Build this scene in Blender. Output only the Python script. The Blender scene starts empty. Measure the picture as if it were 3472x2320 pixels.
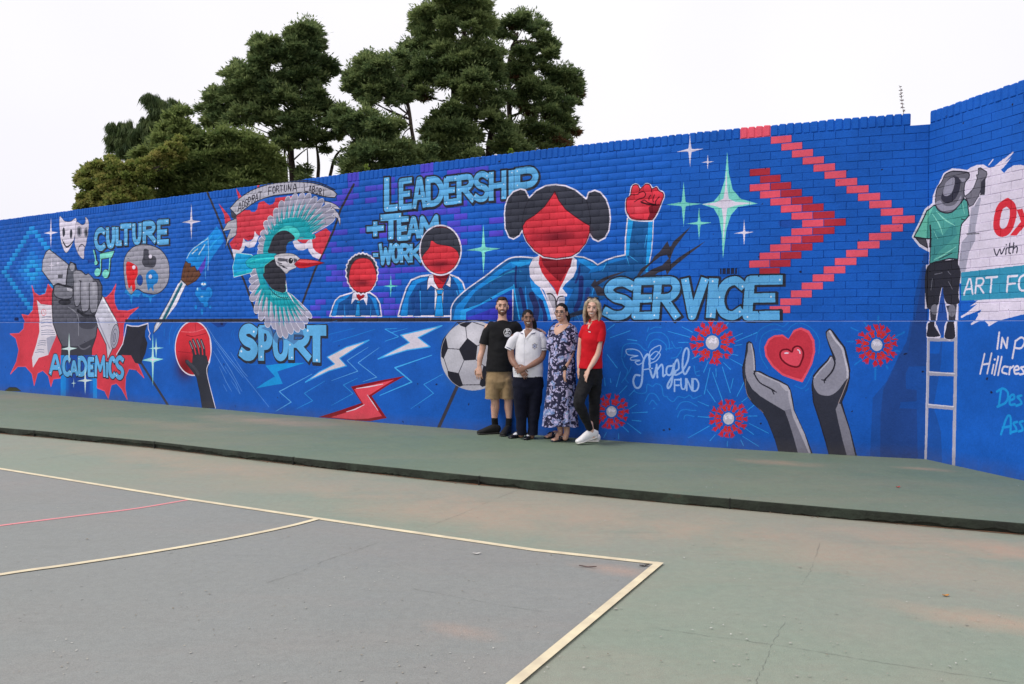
import bpy, bmesh, math, random
import numpy as np
from mathutils import Vector, Matrix

random.seed(7); rng = np.random.default_rng(7)
scene = bpy.context.scene
COL = scene.collection

# ------------------------------------------------------------------ camera, sky, sun, exposure
CAM_Z = 1.516            # eye height over the court
PLAT = 0.085             # height of the raised pavement
F = 2778.0               # focal length in photo pixels (28.8 mm on 36 mm, 3472 px wide)
HOR = 1099.0             # horizon row in the photo
CX, CY = 1736.0, 1160.0
PITCH = math.atan((CY - HOR) / F)
cam_d = bpy.data.cameras.new('camera'); cam_d.sensor_width = 36.0; cam_d.lens = F / 3472 * 36
cam_d.clip_end = 2000; cam_d.clip_start = 0.05
cam = bpy.data.objects.new('camera', cam_d); COL.objects.link(cam)
cam.location = (0, 0, CAM_Z); cam.rotation_euler = (math.pi/2 - PITCH, 0, 0)
scene.camera = cam

world = bpy.data.worlds.new('World'); scene.world = world; world.use_nodes = True
wn = world.node_tree; wn.nodes.clear()
w_out = wn.nodes.new('ShaderNodeOutputWorld'); w_bg = wn.nodes.new('ShaderNodeBackground')
w_sky = wn.nodes.new('ShaderNodeTexSky'); w_sky.sky_type = 'NISHITA'; w_sky.sun_disc = False
SUN_AZ = math.radians(-112); SUN_EL = math.radians(52)     # soft sun: behind the camera, to the left
w_sky.sun_elevation = SUN_EL; w_sky.sun_rotation = SUN_AZ
w_sky.air_density = 1.0; w_sky.dust_density = 5.0
w_hsv = wn.nodes.new('ShaderNodeHueSaturation'); w_hsv.inputs['Saturation'].default_value = 0.25
w_mix = wn.nodes.new('ShaderNodeMix'); w_mix.data_type = 'RGBA'; w_mix.inputs['Factor'].default_value = 0.86
# closed pale cloud cover: a soft, barely uneven white
w_tc = wn.nodes.new('ShaderNodeTexCoord'); w_no = wn.nodes.new('ShaderNodeTexNoise')
w_no.inputs['Scale'].default_value = 1.6; w_no.inputs['Detail'].default_value = 3
w_ra = wn.nodes.new('ShaderNodeValToRGB')
w_ra.color_ramp.elements[0].position = .3; w_ra.color_ramp.elements[0].color = (8.9, 8.7, 9.5, 1)
w_ra.color_ramp.elements[1].position = .7; w_ra.color_ramp.elements[1].color = (10.2, 10.1, 10.4, 1)
wn.links.new(w_tc.outputs['Generated'], w_no.inputs['Vector']); wn.links.new(w_no.outputs['Fac'], w_ra.inputs['Fac'])
wn.links.new(w_sky.outputs[0], w_hsv.inputs['Color'])
wn.links.new(w_hsv.outputs[0], w_mix.inputs[6]); wn.links.new(w_ra.outputs[0], w_mix.inputs[7])
wn.links.new(w_mix.outputs[2], w_bg.inputs['Color']); w_bg.inputs['Strength'].default_value = 0.112
wn.links.new(w_bg.outputs[0], w_out.inputs['Surface'])

sun_d = bpy.data.lights.new('sun', 'SUN'); sun_d.energy = 1.6; sun_d.angle = math.radians(17); sun_d.color = (1, .96, .9)
sun = bpy.data.objects.new('sun', sun_d); COL.objects.link(sun)
sdir = Vector((math.sin(SUN_AZ)*math.cos(SUN_EL), math.cos(SUN_AZ)*math.cos(SUN_EL), math.sin(SUN_EL)))
sun.rotation_euler = sdir.to_track_quat('Z', 'Y').to_euler()
scene.view_settings.view_transform = 'Standard'; scene.view_settings.look = 'None'
scene.view_settings.gamma = 1.0; scene.view_settings.exposure = 0.0
try: scene.view_settings.use_curve_mapping = False
except Exception: pass
scene.cycles.max_bounces = 6; scene.cycles.diffuse_bounces = 3; scene.cycles.use_denoising = True

# ------------------------------------------------------------------ helpers
def rays(px, py):
    """photo pixels -> world ray slopes (dx/dy, dz/dy)"""
    px = np.asarray(px, float); py = np.asarray(py, float)
    a = (px - CX) / F; b = (CY - py) / F
    c, s = math.cos(PITCH), math.sin(PITCH)
    dy = c + b * s; dz = -s + b * c
    return a / dy, dz / dy

def at(px, py, Y):
    """world point at distance Y seen at a photo pixel"""
    k, m = rays(px, py)
    return Vector((float(k) * Y, Y, CAM_Z + float(m) * Y))

def on_ground(px, py, z=0.0):
    k, m = rays(px, py); Y = (z - CAM_Z) / m
    return Vector((float(k * Y), float(Y), z))

def mesh_obj(name, verts, faces, mat=None, parent=None, smooth=False):
    me = bpy.data.meshes.new(name); me.from_pydata([tuple(v) for v in verts], [], [tuple(f) for f in faces]); me.update()
    if mat: me.materials.append(mat)
    if smooth: me.shade_smooth()
    o = bpy.data.objects.new(name, me); COL.objects.link(o)
    if parent: o.parent = parent
    return o

def np_mesh(name, verts, quads, mat, parent=None, attr=None, smooth=False):
    """verts (n,3) and quads (m,4) arrays -> object, quickly"""
    me = bpy.data.meshes.new(name)
    verts = np.asarray(verts, np.float32); quads = np.asarray(quads, np.int32)
    k = quads.shape[1]
    me.vertices.add(len(verts)); me.vertices.foreach_set('co', verts.ravel())
    me.loops.add(quads.size); me.loops.foreach_set('vertex_index', quads.ravel())
    me.polygons.add(len(quads)); me.polygons.foreach_set('loop_start', np.arange(0, quads.size, k, dtype=np.int32))
    me.update(calc_edges=True)
    if attr is not None:
        at_ = me.attributes.new('tone', 'FLOAT', 'FACE'); at_.data.foreach_set('value', np.asarray(attr, np.float32))
    me.materials.append(mat)
    if smooth: me.shade_smooth()
    o = bpy.data.objects.new(name, me); COL.objects.link(o)
    if parent: o.parent = parent
    return o

def empty(name, loc=(0, 0, 0), **props):
    o = bpy.data.objects.new(name, None); COL.objects.link(o); o.location = loc; o.empty_display_size = .2
    for k, v in props.items(): o[k] = v
    return o
def tag(o, **props):
    for k, v in props.items(): o[k] = v
    return o

def lin(c):
    return tuple(((v/255)/12.92 if v/255 <= .04045 else (((v/255)+.055)/1.055)**2.4) for v in c)

def mat(name, rgb=(.5, .5, .5), rough=.7, spec=.5, noise=None, bump=None, rgb2=None, coat=0.0):
    """noise=(scale, detail), mixes rgb with rgb2; bump=(scale, strength, distance)"""
    m = bpy.data.materials.new(name); m.use_nodes = True
    n = m.node_tree; b = n.nodes['Principled BSDF']
    b.inputs['Base Color'].default_value = (*rgb, 1); b.inputs['Roughness'].default_value = rough
    b.inputs['Specular IOR Level'].default_value = spec
    b.inputs['Coat Weight'].default_value = coat
    tc = n.nodes.new('ShaderNodeTexCoord')
    if noise:
        t = n.nodes.new('ShaderNodeTexNoise'); t.inputs['Scale'].default_value = noise[0]; t.inputs['Detail'].default_value = noise[1]
        n.links.new(tc.outputs['Object'], t.inputs['Vector'])
        r = n.nodes.new('ShaderNodeValToRGB'); r.color_ramp.elements[0].position = .35; r.color_ramp.elements[1].position = .65
        r.color_ramp.elements[0].color = (*rgb, 1); r.color_ramp.elements[1].color = (*(rgb2 or tuple(c*.8 for c in rgb)), 1)
        n.links.new(t.outputs['Fac'], r.inputs['Fac']); n.links.new(r.outputs[0], b.inputs['Base Color'])
    if bump:
        t = n.nodes.new('ShaderNodeTexNoise'); t.inputs['Scale'].default_value = bump[0]; t.inputs['Detail'].default_value = 4
        n.links.new(tc.outputs['Object'], t.inputs['Vector'])
        bp = n.nodes.new('ShaderNodeBump'); bp.inputs['Strength'].default_value = bump[1]; bp.inputs['Distance'].default_value = bump[2]
        n.links.new(t.outputs['Fac'], bp.inputs['Height']); n.links.new(bp.outputs[0], b.inputs['Normal'])
    return m

# ------------------------------------------------------------------ plan of the two walls
WALL_H = 3.66; LEDGE = 1.465; COURSE = 0.0862; CAP_H = WALL_H - LEDGE - 24*COURSE
hx = np.array([0, 250, 700, 1100, 1509, 1900, 2200, 3081.]); hh = np.array([575, 633, 730, 818.5, 898, 978.5, 1037, 1166.])
hfit = np.polyfit(hx, hh, 3)
def h_px(x): return np.polyval(hfit, x)
CORNER_PX = 3143.0
xs = np.linspace(0, CORNER_PX, 60)
Yw = F * WALL_H / h_px(xs); Xw = (xs - CX) / F * Yw
# continue the wall straight to the left, out of the frame
d0 = np.array([Xw[1]-Xw[0], Yw[1]-Yw[0]]); d0 /= np.linalg.norm(d0)
left = np.array([[Xw[0], Yw[0]]]) - d0 * np.array([[6.0], [4.0], [2.0]])
MAIN = np.vstack([left, np.stack([Xw, Yw], 1)])          # plan polyline, left to right
CORNER = MAIN[-1].copy()
seg = np.r_[0, np.cumsum(np.linalg.norm(np.diff(MAIN, axis=0), axis=1))]
CH0 = MAIN[3].copy(); CHD = CORNER - CH0; CHL = np.linalg.norm(CHD); CHD = CHD / CHL     # chord of the part in view
TMAIN = (MAIN - CH0) @ CHD                                # texture coordinate t along the chord
KMAIN = MAIN[:, 0] / MAIN[:, 1]
Y2 = F * WALL_H / 1357.0
P2 = np.array([(3472 - CX) / F * Y2, Y2]); RD = P2 - CORNER; RLv = np.linalg.norm(RD); RD = RD / RLv   # side wall
R_LEN = 3.4

def to_main(px, py):
    k, m = rays(px, py)
    i = np.clip(np.searchsorted(KMAIN, k) - 1, 0, len(KMAIN) - 2)
    A = MAIN[i]; B = MAIN[i+1]; D = B - A
    # A + q D  with x = k y
    q = (k * A[..., 1] - A[..., 0]) / (D[..., 0] - k * D[..., 1])
    P = A + q[..., None] * D
    return (P - CH0) @ CHD, CAM_Z + m * P[..., 1] - PLAT
def to_side(px, py):
    k, m = rays(px, py)
    q = (k * CORNER[1] - CORNER[0]) / (RD[0] - k * RD[1])
    Y = CORNER[1] + q * RD[1]
    return q, CAM_Z + m * Y - PLAT

def s_point(s):
    """arc length along the main wall -> plan point, unit tangent"""
    x = np.interp(s, seg, MAIN[:, 0]); y = np.interp(s, seg, MAIN[:, 1])
    x2 = np.interp(s + .05, seg, MAIN[:, 0]); y2 = np.interp(s + .05, seg, MAIN[:, 1])
    x1 = np.interp(s - .05, seg, MAIN[:, 0]); y1 = np.interp(s - .05, seg, MAIN[:, 1])
    t = np.array([x2 - x1, y2 - y1]); t /= np.linalg.norm(t)
    return np.array([x, y]), t
S_END = seg[-1]
# ------------------------------------------------------------------ brick grid
BL = 0.2262; PH = 0.123                       # brick module, phase from the corner
def row_z(r): return WALL_H - CAP_H - (r - .5) * COURSE      # centre height of row r (1 = top)
def brick_edge(r, j): return PH + BL * (j + (0 if r % 2 == 0 else .5))

# ------------------------------------------------------------------ the painted mural
PPM = 330
TOFF = .4
class Canvas:
    def __init__(s, kind, length):
        s.kind = kind; s.W = int(length * PPM); s.H = int(3.7 * PPM)
        s.img = np.zeros((s.H, s.W, 3), np.float32); s.img[:] = (24, 94, 192)
    def project(s, pts):
        pts = np.asarray(pts, float)
        u, z = (to_main if s.kind == 'main' else to_side)(pts[:, 0], pts[:, 1])
        return np.stack([(u + (TOFF if s.kind == 'main' else 0)) * PPM, z * PPM], 1)
    def fill(s, polys, col, a=1.0):
        """union of polygons given in canvas units"""
        rows = []
        A = np.concatenate(polys); x0, y0 = A.min(0); x1, y1 = A.max(0)
        if x1 < 0 or y1 < 0 or x0 >= s.W or y0 >= s.H: return
        bx0, by0 = max(0, int(x0) - 1), max(0, int(y0) - 1); bx1, by1 = min(s.W, int(x1) + 2), min(s.H, int(y1) + 2)
        m = np.zeros((by1 - by0, bx1 - bx0), bool)
        for P in polys:
            Q = np.roll(P, -1, 0); ya = P[:, 1]; yb = Q[:, 1]
            lo = max(by0, int(math.ceil(min(ya) - .5))); hi = min(by1 - 1, int(math.floor(max(ya) - .5)))
            if hi < lo: continue
            yy = np.arange(lo, hi + 1) + .5
            c = (ya[:, None] <= yy) != (yb[:, None] <= yy)
            with np.errstate(all='ignore'):
                X = P[:, 0][:, None] + (yy - ya[:, None]) / (yb - ya)[:, None] * (Q[:, 0] - P[:, 0])[:, None]
            X = np.where(c, X, np.inf); X.sort(axis=0); n = c.sum(0)
            for k in range(len(yy)):
                r = lo + k - by0
                for q in range(0, n[k] - 1, 2):
                    a0 = int(round(X[q, k])) - bx0; a1 = int(round(X[q+1, k])) - bx0
                    if a1 > 0: m[r, max(a0, 0):a1] = True
        sub = s.img[by0:by1, bx0:bx1]
        if a >= 1: sub[m] = col
        else: sub[m] = sub[m] * (1 - a) + np.array(col, np.float32) * a
    def blob(s, c, rx, ry, col, a):
        x0, x1 = int(max(0, c[0]-2.2*rx)), int(min(s.W, c[0]+2.2*rx)); y0, y1 = int(max(0, c[1]-2.2*ry)), int(min(s.H, c[1]+2.2*ry))
        if x1 <= x0 or y1 <= y0: return
        X, Y = np.meshgrid(np.arange(x0, x1), np.arange(y0, y1))
        w = np.exp(-(((X-c[0])/rx)**2 + ((Y-c[1])/ry)**2) * 1.2)[..., None] * a
        s.img[y0:y1, x0:x1] = s.img[y0:y1, x0:x1] * (1-w) + np.array(col, np.float32) * w

def catmull(P, closed, n=7):
    P = np.asarray(P, float)
    if len(P) < 3: return P
    Q = np.vstack([P[-1], P, P[0], P[1]]) if closed else np.vstack([2*P[0]-P[1], P, 2*P[-1]-P[-2]])
    out = []
    for i in range(1, len(Q) - 2):
        p0, p1, p2, p3 = Q[i-1], Q[i], Q[i+1], Q[i+2]
        for t in np.arange(n) / n:
            out.append(.5*((2*p1) + (-p0+p2)*t + (2*p0-5*p1+4*p2-p3)*t*t + (-p0+3*p1-3*p2+p3)*t**3))
    if not closed: out.append(P[-1])
    return np.array(out)

MC = Canvas('main', CHL + TOFF + .02); SC = Canvas('side', 2.6)
class View:
    """pixel coordinates of one enlarged detail of the photo"""
    def __init__(v, ox, oy, s, cvs): v.o = np.array([ox, oy], float); v.s = s; v.cvs = cvs
    def src(v, P): return v.o + np.asarray(P, float) * v.s
    def width(v, P, w):
        x = float(np.mean(v.src(P)[:, 0])); return w * v.s * WALL_H / h_px(min(x, CORNER_PX)) * PPM
    def poly(v, P, col, smooth=False, a=1.0, edge=None, ew=0):
        Q = catmull(P, True) if smooth else np.asarray(P, float)
        for c in v.cvs:
            c.fill([c.project(v.src(Q))], col, a)
        if edge: v.line(np.vstack([Q, Q[:1]]), edge, ew)
    def line(v, P, col, w, smooth=False, a=1.0, taper=None, square=0.0):
        """taper=(w at start, w at end) as factors"""
        Q = catmull(P, False) if smooth else np.asarray(P, float)
        for c in v.cvs:
            C = c.project(v.src(Q)); W = v.width(Q, w) / 2
            n = len(C); ws = np.full(n, W)
            if taper: ws = W * np.interp(np.linspace(0, 1, n), np.linspace(0, 1, len(taper)), taper)
            ws = np.maximum(ws, .25)
            if square and n > 1:
                for e, f in ((0, 1), (-1, -2)):
                    d = C[e] - C[f]; L = np.linalg.norm(d)
                    if L > 1e-6: C[e] = C[e] + d / L * W * square
            polys = []; ang = np.linspace(0, 2*np.pi, 13)[:-1]; ring = np.stack([np.cos(ang), np.sin(ang)], 1)
            for i in range(n):
                if not (square and i in (0, n-1)): polys.append(C[i] + ring * ws[i])
                if i < n - 1:
                    d = C[i+1] - C[i]; L = np.linalg.norm(d)
                    if L < 1e-6: continue
                    nn = np.array([-d[1], d[0]]) / L
                    polys.append(np.array([C[i]+nn*ws[i], C[i+1]+nn*ws[i+1], C[i+1]-nn*ws[i+1], C[i]-nn*ws[i]]))
            c.fill(polys, col, a)
    def ell(v, cx, cy, rx, ry, col, rot=0, a=1.0, edge=None, ew=0, n=36):
        t = np.linspace(0, 2*np.pi, n, endpoint=False); c, s_ = math.cos(rot), math.sin(rot)
        x = rx*np.cos(t); y = ry*np.sin(t)
        v.poly(np.stack([cx + x*c - y*s_, cy + x*s_ + y*c], 1), col, a=a, edge=edge, ew=ew)
    def blob(v, cx, cy, rx, ry, col, a=.6):
        for c in v.cvs:
            Q = c.project(v.src([(cx, cy), (cx+rx, cy), (cx, cy+ry)]))
            c.blob(Q[0], np.linalg.norm(Q[1]-Q[0]), np.linalg.norm(Q[2]-Q[0]), col, a)
    def star(v, cx, cy, rx, ry, col, core=None, k=.125, tilt=-.06):
        """a four-pointed sparkle"""
        def pts(rx, ry, k):
            out = []
            for i in range(4):
                a = i*math.pi/2; out.append((cx + rx*math.cos(a), cy + ry*math.sin(a) + tilt*rx*math.cos(a)))
                for t in (.25, .5, .75):
                    b = a + t*math.pi/2
                    f = k + abs(t-.5)*k*1.6
                    out.append((cx + rx*f*math.cos(b)*1.4, cy + ry*f*math.sin(b)*1.1))
            return out
        v.poly(pts(rx, ry, k), col)
        if core: v.poly(pts(rx*.6, ry*.6, k*.7), core)

Z1 = View(0, 700, .44643, [MC]); Z2 = View(450, 600, .5102, [MC]); Z3 = View(700, 580, .38256, [MC])
Z4 = View(1100, 480, .40816, [MC]); Z5 = View(700, 1040, .42608, [MC]); Z6 = View(1650, 560, .38265, [MC])
Z7 = View(2200, 380, .45911, [MC]); Z8 = View(1980, 880, .43370, [MC]); Z9 = View(2400, 1060, .34432, [MC])
Z10 = View(3050, 260, .44656, [MC, SC]); Z11 = View(3050, 900, .49764, [MC, SC])
Z10s = View(3050, 260, .44656, [SC]); Z11s = View(3050, 900, .49764, [SC])

BLUE = (24, 94, 192); LB = (98, 176, 232); OUT = (44, 48, 62); RED = (216, 62, 80); PINK = (232, 90, 112); DRED = (178, 46, 62)
WHT = (228, 220, 240); GRY = (158, 156, 174); DGR = (58, 60, 74); BLK = (40, 40, 52); CYB = (20, 142, 228); JKT = (26, 88, 152)
NVY = (30, 48, 112); MINT = (128, 220, 208); TEAL = (18, 160, 176); AQUA = (24, 184, 216); PURP = (84, 70, 204)
LGR = (196, 192, 210)

# stroke letters in a unit box, y down; entries starting with 's' are smoothed
LET = {
 'A': [[(0, 1), (.42, 0), (.58, 0), (1, 1)], [(.2, .66), (.8, .66)]],
 'B': [[(0, 0), (0, 1)], ['s', (0, 0), (.7, .02), (.85, .25), (.6, .46), (0, .48)], ['s', (0, .48), (.8, .52), (1, .76), (.75, .98), (0, 1)]],
 'C': [['s', (1, .14), (.65, 0), (.2, .12), (0, .5), (.2, .88), (.65, 1), (1, .88)]],
 'D': [[(0, 0), (0, 1)], ['s', (0, 0), (.6, .04), (1, .42), (.85, .82), (.45, 1), (0, 1)]],
 'E': [[(1, 0), (0, 0), (0, 1), (1, 1)], [(0, .5), (.8, .5)]],
 'F': [[(1, 0), (0, 0), (0, 1)], [(0, .48), (.8, .48)]],
 'H': [[(0, 0), (0, 1)], [(1, 0), (1, 1)], [(0, .5), (1, .5)]],
 'I': [[(.5, 0), (.5, 1)]],
 'K': [[(0, 0), (0, 1)], [(1, 0), (.1, .55)], [(.25, .45), (1, 1)]],
 'L': [[(0, 0), (0, 1), (1, 1)]],
 'M': [[(0, 1), (.08, 0), (.5, .7), (.92, 0), (1, 1)]],
 'N': [[(0, 1), (0, 0), (1, 1), (1, 0)]],
 'O': [['s', (.5, 0), (.1, .16), (0, .5), (.12, .86), (.5, 1), (.88, .86), (1, .5), (.9, .16), (.5, 0)]],
 'P': [[(0, 1), (0, 0)], ['s', (0, 0), (.75, .02), (1, .28), (.75, .54), (0, .58)]],
 'R': [[(0, 1), (0, 0)], ['s', (0, 0), (.7, .02), (.9, .24), (.65, .46), (0, .5)], [(.35, .5), (1, 1)]],
 'S': [['s', (.98, .12), (.6, 0), (.2, .06), (.04, .26), (.3, .45), (.72, .55), (.97, .74), (.75, .97), (.35, 1), (0, .88)]],
 'T': [[(0, 0), (1, 0)], [(.5, 0), (.5, 1)]],
 'U': [['s', (0, 0), (.02, .6), (.2, .94), (.5, 1), (.8, .94), (.98, .6), (1, 0)]],
 'V': [[(0, 0), (.5, 1), (1, 0)]],
 'W': [[(0, 0), (.22, 1), (.5, .25), (.78, 1), (1, 0)]],
 '0': [['s', (.5, 0), (.12, .16), (0, .5), (.12, .86), (.5, 1), (.88, .86), (1, .5), (.88, .16), (.5, 0)]],
 '+': [[(.5, 0), (.5, 1)], [(0, .45), (1, .45)]], '-': [[(0, .5), (1, .5)]],
}
def letter_strokes(ch, x0, x1, y0, y1, skew=0.0, shear=0.0):
    out = []
    for st in LET[ch]:
        sm = st[0] == 's'; pts = st[1:] if sm else st
        P = []
        for fx, fy in pts:
            P.append((x0 + (x1-x0)*fx + shear*(1-fy)*(y1-y0), y0 + (y1-y0)*fy + skew*(x1-x0)*(fx-.5)))
        out.append(catmull(P, False) if sm else np.array(P))
    return out
def bubble(v, items, w, ow=8, sh=(6, 8), skew=-.1, shear=0.0, fill=LB, dots=3, inset=.42):
    """fat outlined letters; items = (char, x0, x1, y0, y1) outer boxes in view pixels"""
    rr = random.Random(len(items) + int(items[0][1]))
    allst = []
    for it in items:
        ch, x0, x1, y0, y1 = it[:5]; ww = it[5] if len(it) > 5 else w
        hi = ww*inset*.62; vi = ww*.5
        if ch in 'I': hi = 0
        allst.append((letter_strokes(ch, x0+hi, x1-hi, y0+vi, y1-vi, skew, shear), ww))
    for sts, ww in allst:
        for P in sts:
            v.line(P + np.array(sh), OUT, ww + 2*ow, square=.8)
            v.line(P, OUT, ww + 2*ow, square=.8)
    for sts, ww in allst:
        for P in sts: v.line(P, fill, ww, square=.62)
    for sts, ww in allst:
        for kk in range(dots):
            P = sts[kk % len(sts)]; q = P[[0, len(P)-1, len(P)//2][kk % 3]]
            v.ell(q[0]+rr.uniform(-.15, .15)*ww, q[1]+rr.uniform(-.15, .15)*ww, ww*.085, ww*.11, (226, 236, 250))

TP = lambda t: t + TOFF
def brick_fill(r, j, col, n=1, a=1.0, cv=None):
    s0, s1 = brick_edge(r, j), brick_edge(r, j + n)
    t0 = TP(np.interp(S_END - s1, seg, TMAIN)); t1 = TP(np.interp(S_END - s0, seg, TMAIN))
    z = row_z(r); g = .004
    P = np.array([(t0+g, z-COURSE/2+g), (t1-g, z-COURSE/2+g), (t1-g, z+COURSE/2-g), (t0+g, z+COURSE/2-g)]) * PPM
    MC.fill([P], col, a)
def brick_at(r, px, py):
    t, z = to_main(np.array([px]), np.array([py])); s = S_END - np.interp(t[0], TMAIN, seg)
    return int(math.floor((s - PH) / BL - (0 if r % 2 == 0 else .5)))

# -- purple bricks scattered round the middle of the wall
def mix3(a, b, f): return tuple(x*(1-f) + y*f for x, y in zip(a, b))
pr = random.Random(5)
for r in range(0, 25):
    for j in range(20, 66):
        s = S_END - (brick_edge(max(r, 1), j) + BL/2); P, _ = s_point(s); px = CX + F*P[0]/P[1]
        if not 1050 < px < 1780: continue
        lo, hi = 1180 - r*4, 1760 - max(0, r-6)*12
        f = min(1, max(0, (px-lo+60)/120)) * min(1, max(0, (hi-px)/160))
        f *= .55 + .45*math.sin(px*.021 + r*.55) * math.cos(r*.43 - px*.012)
        if pr.random() < f*.78:
            c = mix3(PURP, BLUE, pr.random()*.2)
            if r == 0:
                t0 = TP(np.interp(s-BL/2, seg, TMAIN))*PPM; t1 = TP(np.interp(s+BL/2, seg, TMAIN))*PPM
                MC.fill([np.array([(t0, (WALL_H-CAP_H+.004)*PPM), (t1, (WALL_H-CAP_H+.004)*PPM), (t1, 3.69*PPM), (t0, 3.69*PPM)])], c)
            else: brick_fill(r, j, c)

# -- blue brick diamond, far left
jc = brick_at(12, 108.5, 916)
for r in range(1, 24):
    for j in range(jc - 14, jc + 15):
        off = (j + (0 if r % 2 == 0 else .5)) - jc
        d = abs(off)*2 + abs(r - 12)
        if r % 2: d = abs(off*2) + abs(r-12)
        d = round(d)
        if d in (11, 10) and (abs(r-12)+abs(off)*2) > 9.5: brick_fill(r, j, (30, 146, 226) if d == 10 else (34, 156, 232))
        elif d in (2, 3): brick_fill(r, j, (36, 158, 234))
        elif d in (4,): brick_fill(r, j, (28, 128, 220))
        elif d in (5, 6): brick_fill(r, j, (26, 110, 208), a=.75)

# -- red brick arrows, right
for r in range(1, 24):
    b = (12-r)//2 if (r <= 12 and r % 2 == 0) else (11-r)//2 if r <= 12 else (r-12)//2 if r % 2 == 0 else (r-13)//2
    brick_fill(r, b, PINK)
    if 5 <= r <= 18: brick_fill(r, b+3, DRED)
    if 7 <= r <= 17: brick_fill(r, b+4, (230, 84, 106))
t0 = TP(np.interp(S_END-1.593-.0835*4, seg, TMAIN))*PPM; t1 = TP(np.interp(S_END-1.593, seg, TMAIN))*PPM
MC.fill([np.array([(t0, (WALL_H-CAP_H+.002)*PPM), (t1, (WALL_H-CAP_H+.002)*PPM), (t1, 3.70*PPM), (t0, 3.70*PPM)])], PINK)

# ---------------- far left: masks, scroll fist, burst, CULTURE, ACADEMICS
burst = [(243,600),(262,655),(300,680),(345,665),(366,590),(390,620),(420,660),(600,700),(760,700),(810,690),(850,650),(882,588),(866,670),(872,740),(895,790),(970,795),(1052,766),(985,825),(945,890),(940,980),(955,1060),(1000,1130),(1050,1190),(1098,1300),(1040,1240),(985,1232),(960,1290),(955,1380),(972,1466),(930,1385),(890,1342),(850,1355),(828,1460),(800,1400),(745,1378),(700,1300),(480,1300),(410,1310),(392,1368),(372,1285),(330,1245),(290,1265),(265,1360),(248,1270),(200,1215),(140,1215),(85,1272),(130,1180),(148,1090),(125,1000),(82,968),(150,965),(185,930),(190,870),(165,820),(215,830),(250,790),(258,700)]
Z1.poly(burst, RED, edge=(236, 84, 100), ew=7)
Z1.star(387, 200, 55, 118, WHT)
Z1.poly([(455,75),(490,110),(535,115),(578,90),(575,180),(555,270),(505,352),(470,290),(455,190)], WHT, True, edge=OUT, ew=3)
Z1.poly([(580,120),(625,140),(650,120),(648,80),(672,110),(672,180),(655,280),(640,330),(635,398),(600,370),(568,290),(570,220)], (206,198,218), True, edge=OUT, ew=3)
for x, y in ((484,195),(540,208)): Z1.ell(x, y, 10, 36, DGR)
for x, y, q in ((602,190,20),(655,198,16)): Z1.ell(x, y, q, 40, (140,140,158)); Z1.ell(x, y, q*.5, 26, DGR)
Z1.line([(474,255),(495,300),(525,300),(557,262)], DGR, 9, True); Z1.line([(482,272),(505,308),(535,290)], BLK, 12, True)
Z1.line([(592,335),(605,300),(625,288),(645,310)], DGR, 7, True)
bubble(Z2, [('C',-256,-180,335,492),('U',-176,-118,327,476),('L',-114,-70,325,459),('T',-84,-6,308,462),('U',-2,58,300,450),('R',68,156,290,446),('E',164,242,280,450)], 36, 6, (7, 6), -.08)
# notes
for c, o in ((OUT, 6), (MINT, 0)):
    w = 2*o
    Z1.line([(712+o,335),(722+o,380),(728+o,430)], c, 14+w, True); Z1.ell(728+o, 428, 12+o, 16+o, c)
    Z1.poly([(758-o+o,360-o),(868+o,338-o),(850+o,385+o),(760,400+o)], c); Z1.line([(765+o,380),(762+o,495)], c, 12+w); Z1.line([(838+o,365),(826+o,510)], c, 12+w)
    Z1.ell(740+o, 500, 22+o, 30+o, c, .1); Z1.ell(802+o, 512, 24+o, 32+o, c, .1)
# palette
Z2.poly([(-60,600),(-45,520),(10,462),(90,448),(180,480),(232,550),(244,640),(225,720),(165,775),(80,770),(30,745),(-10,780),(-45,740)], (160,158,174), True, edge=OUT, ew=6)
Z2.poly([(-45,740),(-10,785),(20,750),(60,765),(40,800),(0,790),(-8,850),(-20,790),(-55,770)], (34,150,228), a=.8)
Z2.poly([(60,765),(110,790),(165,780),(130,800),(118,840),(105,800),(70,795)], (34,150,228), a=.8)
Z2.poly([(75,480),(105,485),(110,515),(150,530),(155,570),(140,600),(100,600),(78,595),(62,565),(70,530)], (74,74,88), True)
Z2.poly([(-38,565),(0,575),(30,600),(32,650),(15,690),(18,740),(0,760),(-8,720),(-24,740),(-36,690),(-44,620)], (226,40,50), True)
Z2.poly([(90,650),(130,615),(168,650),(165,700),(140,720),(138,760),(120,735),(105,755),(95,720)], (30,134,216), True)
Z2.ell(48, 686, 20, 36, (28, 78, 168), edge=OUT, ew=3)
for x, y in ((118,528),(8,600),(118,662)): Z2.ell(x, y, 11, 14, WHT)
Z2.star(390, 298, 64, 122, WHT)
# brush
Z2.poly([(350,560),(365,510),(405,465),(470,430),(500,395),(560,325),(600,380),(606,430),(540,520),(490,600),(450,640),(430,620),(410,590),(385,590)], (22,140,228), edge=(20,100,200), ew=4)
for q in ([(380,520),(440,450),(500,400)], [(420,560),(470,470),(540,370)], [(470,560),(530,450),(590,390)]): Z2.line(q, (40,168,240), 13, True, taper=(.3,1,.3))
Z2.line([(500,400),(505,500),(500,620)], (150,200,244), 6); Z2.line([(360,540),(400,480),(498,410)], (190,220,248), 6, True); Z2.line([(395,510),(430,478)], (200,226,248), 9); Z2.line([(440,515),(480,450)], (200,226,248), 8)
Z2.poly([(430,620),(470,560),(490,520),(480,600),(455,640)], (90,70,200)); Z2.line([(482,595),(484,675)], (90,170,240), 6)
Z2.poly([(352,558),(370,575),(386,575),(384,600),(412,592),(425,625),(440,620),(452,650),(420,690),(362,722),(322,680),(332,620)], (104,66,50), edge=(60,44,44), ew=5)
for q in ([(350,590),(340,670)], [(380,610),(355,690)], [(410,620),(375,700)], [(430,650),(385,705)]): Z2.line(q, (66,42,38), 4)
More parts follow.
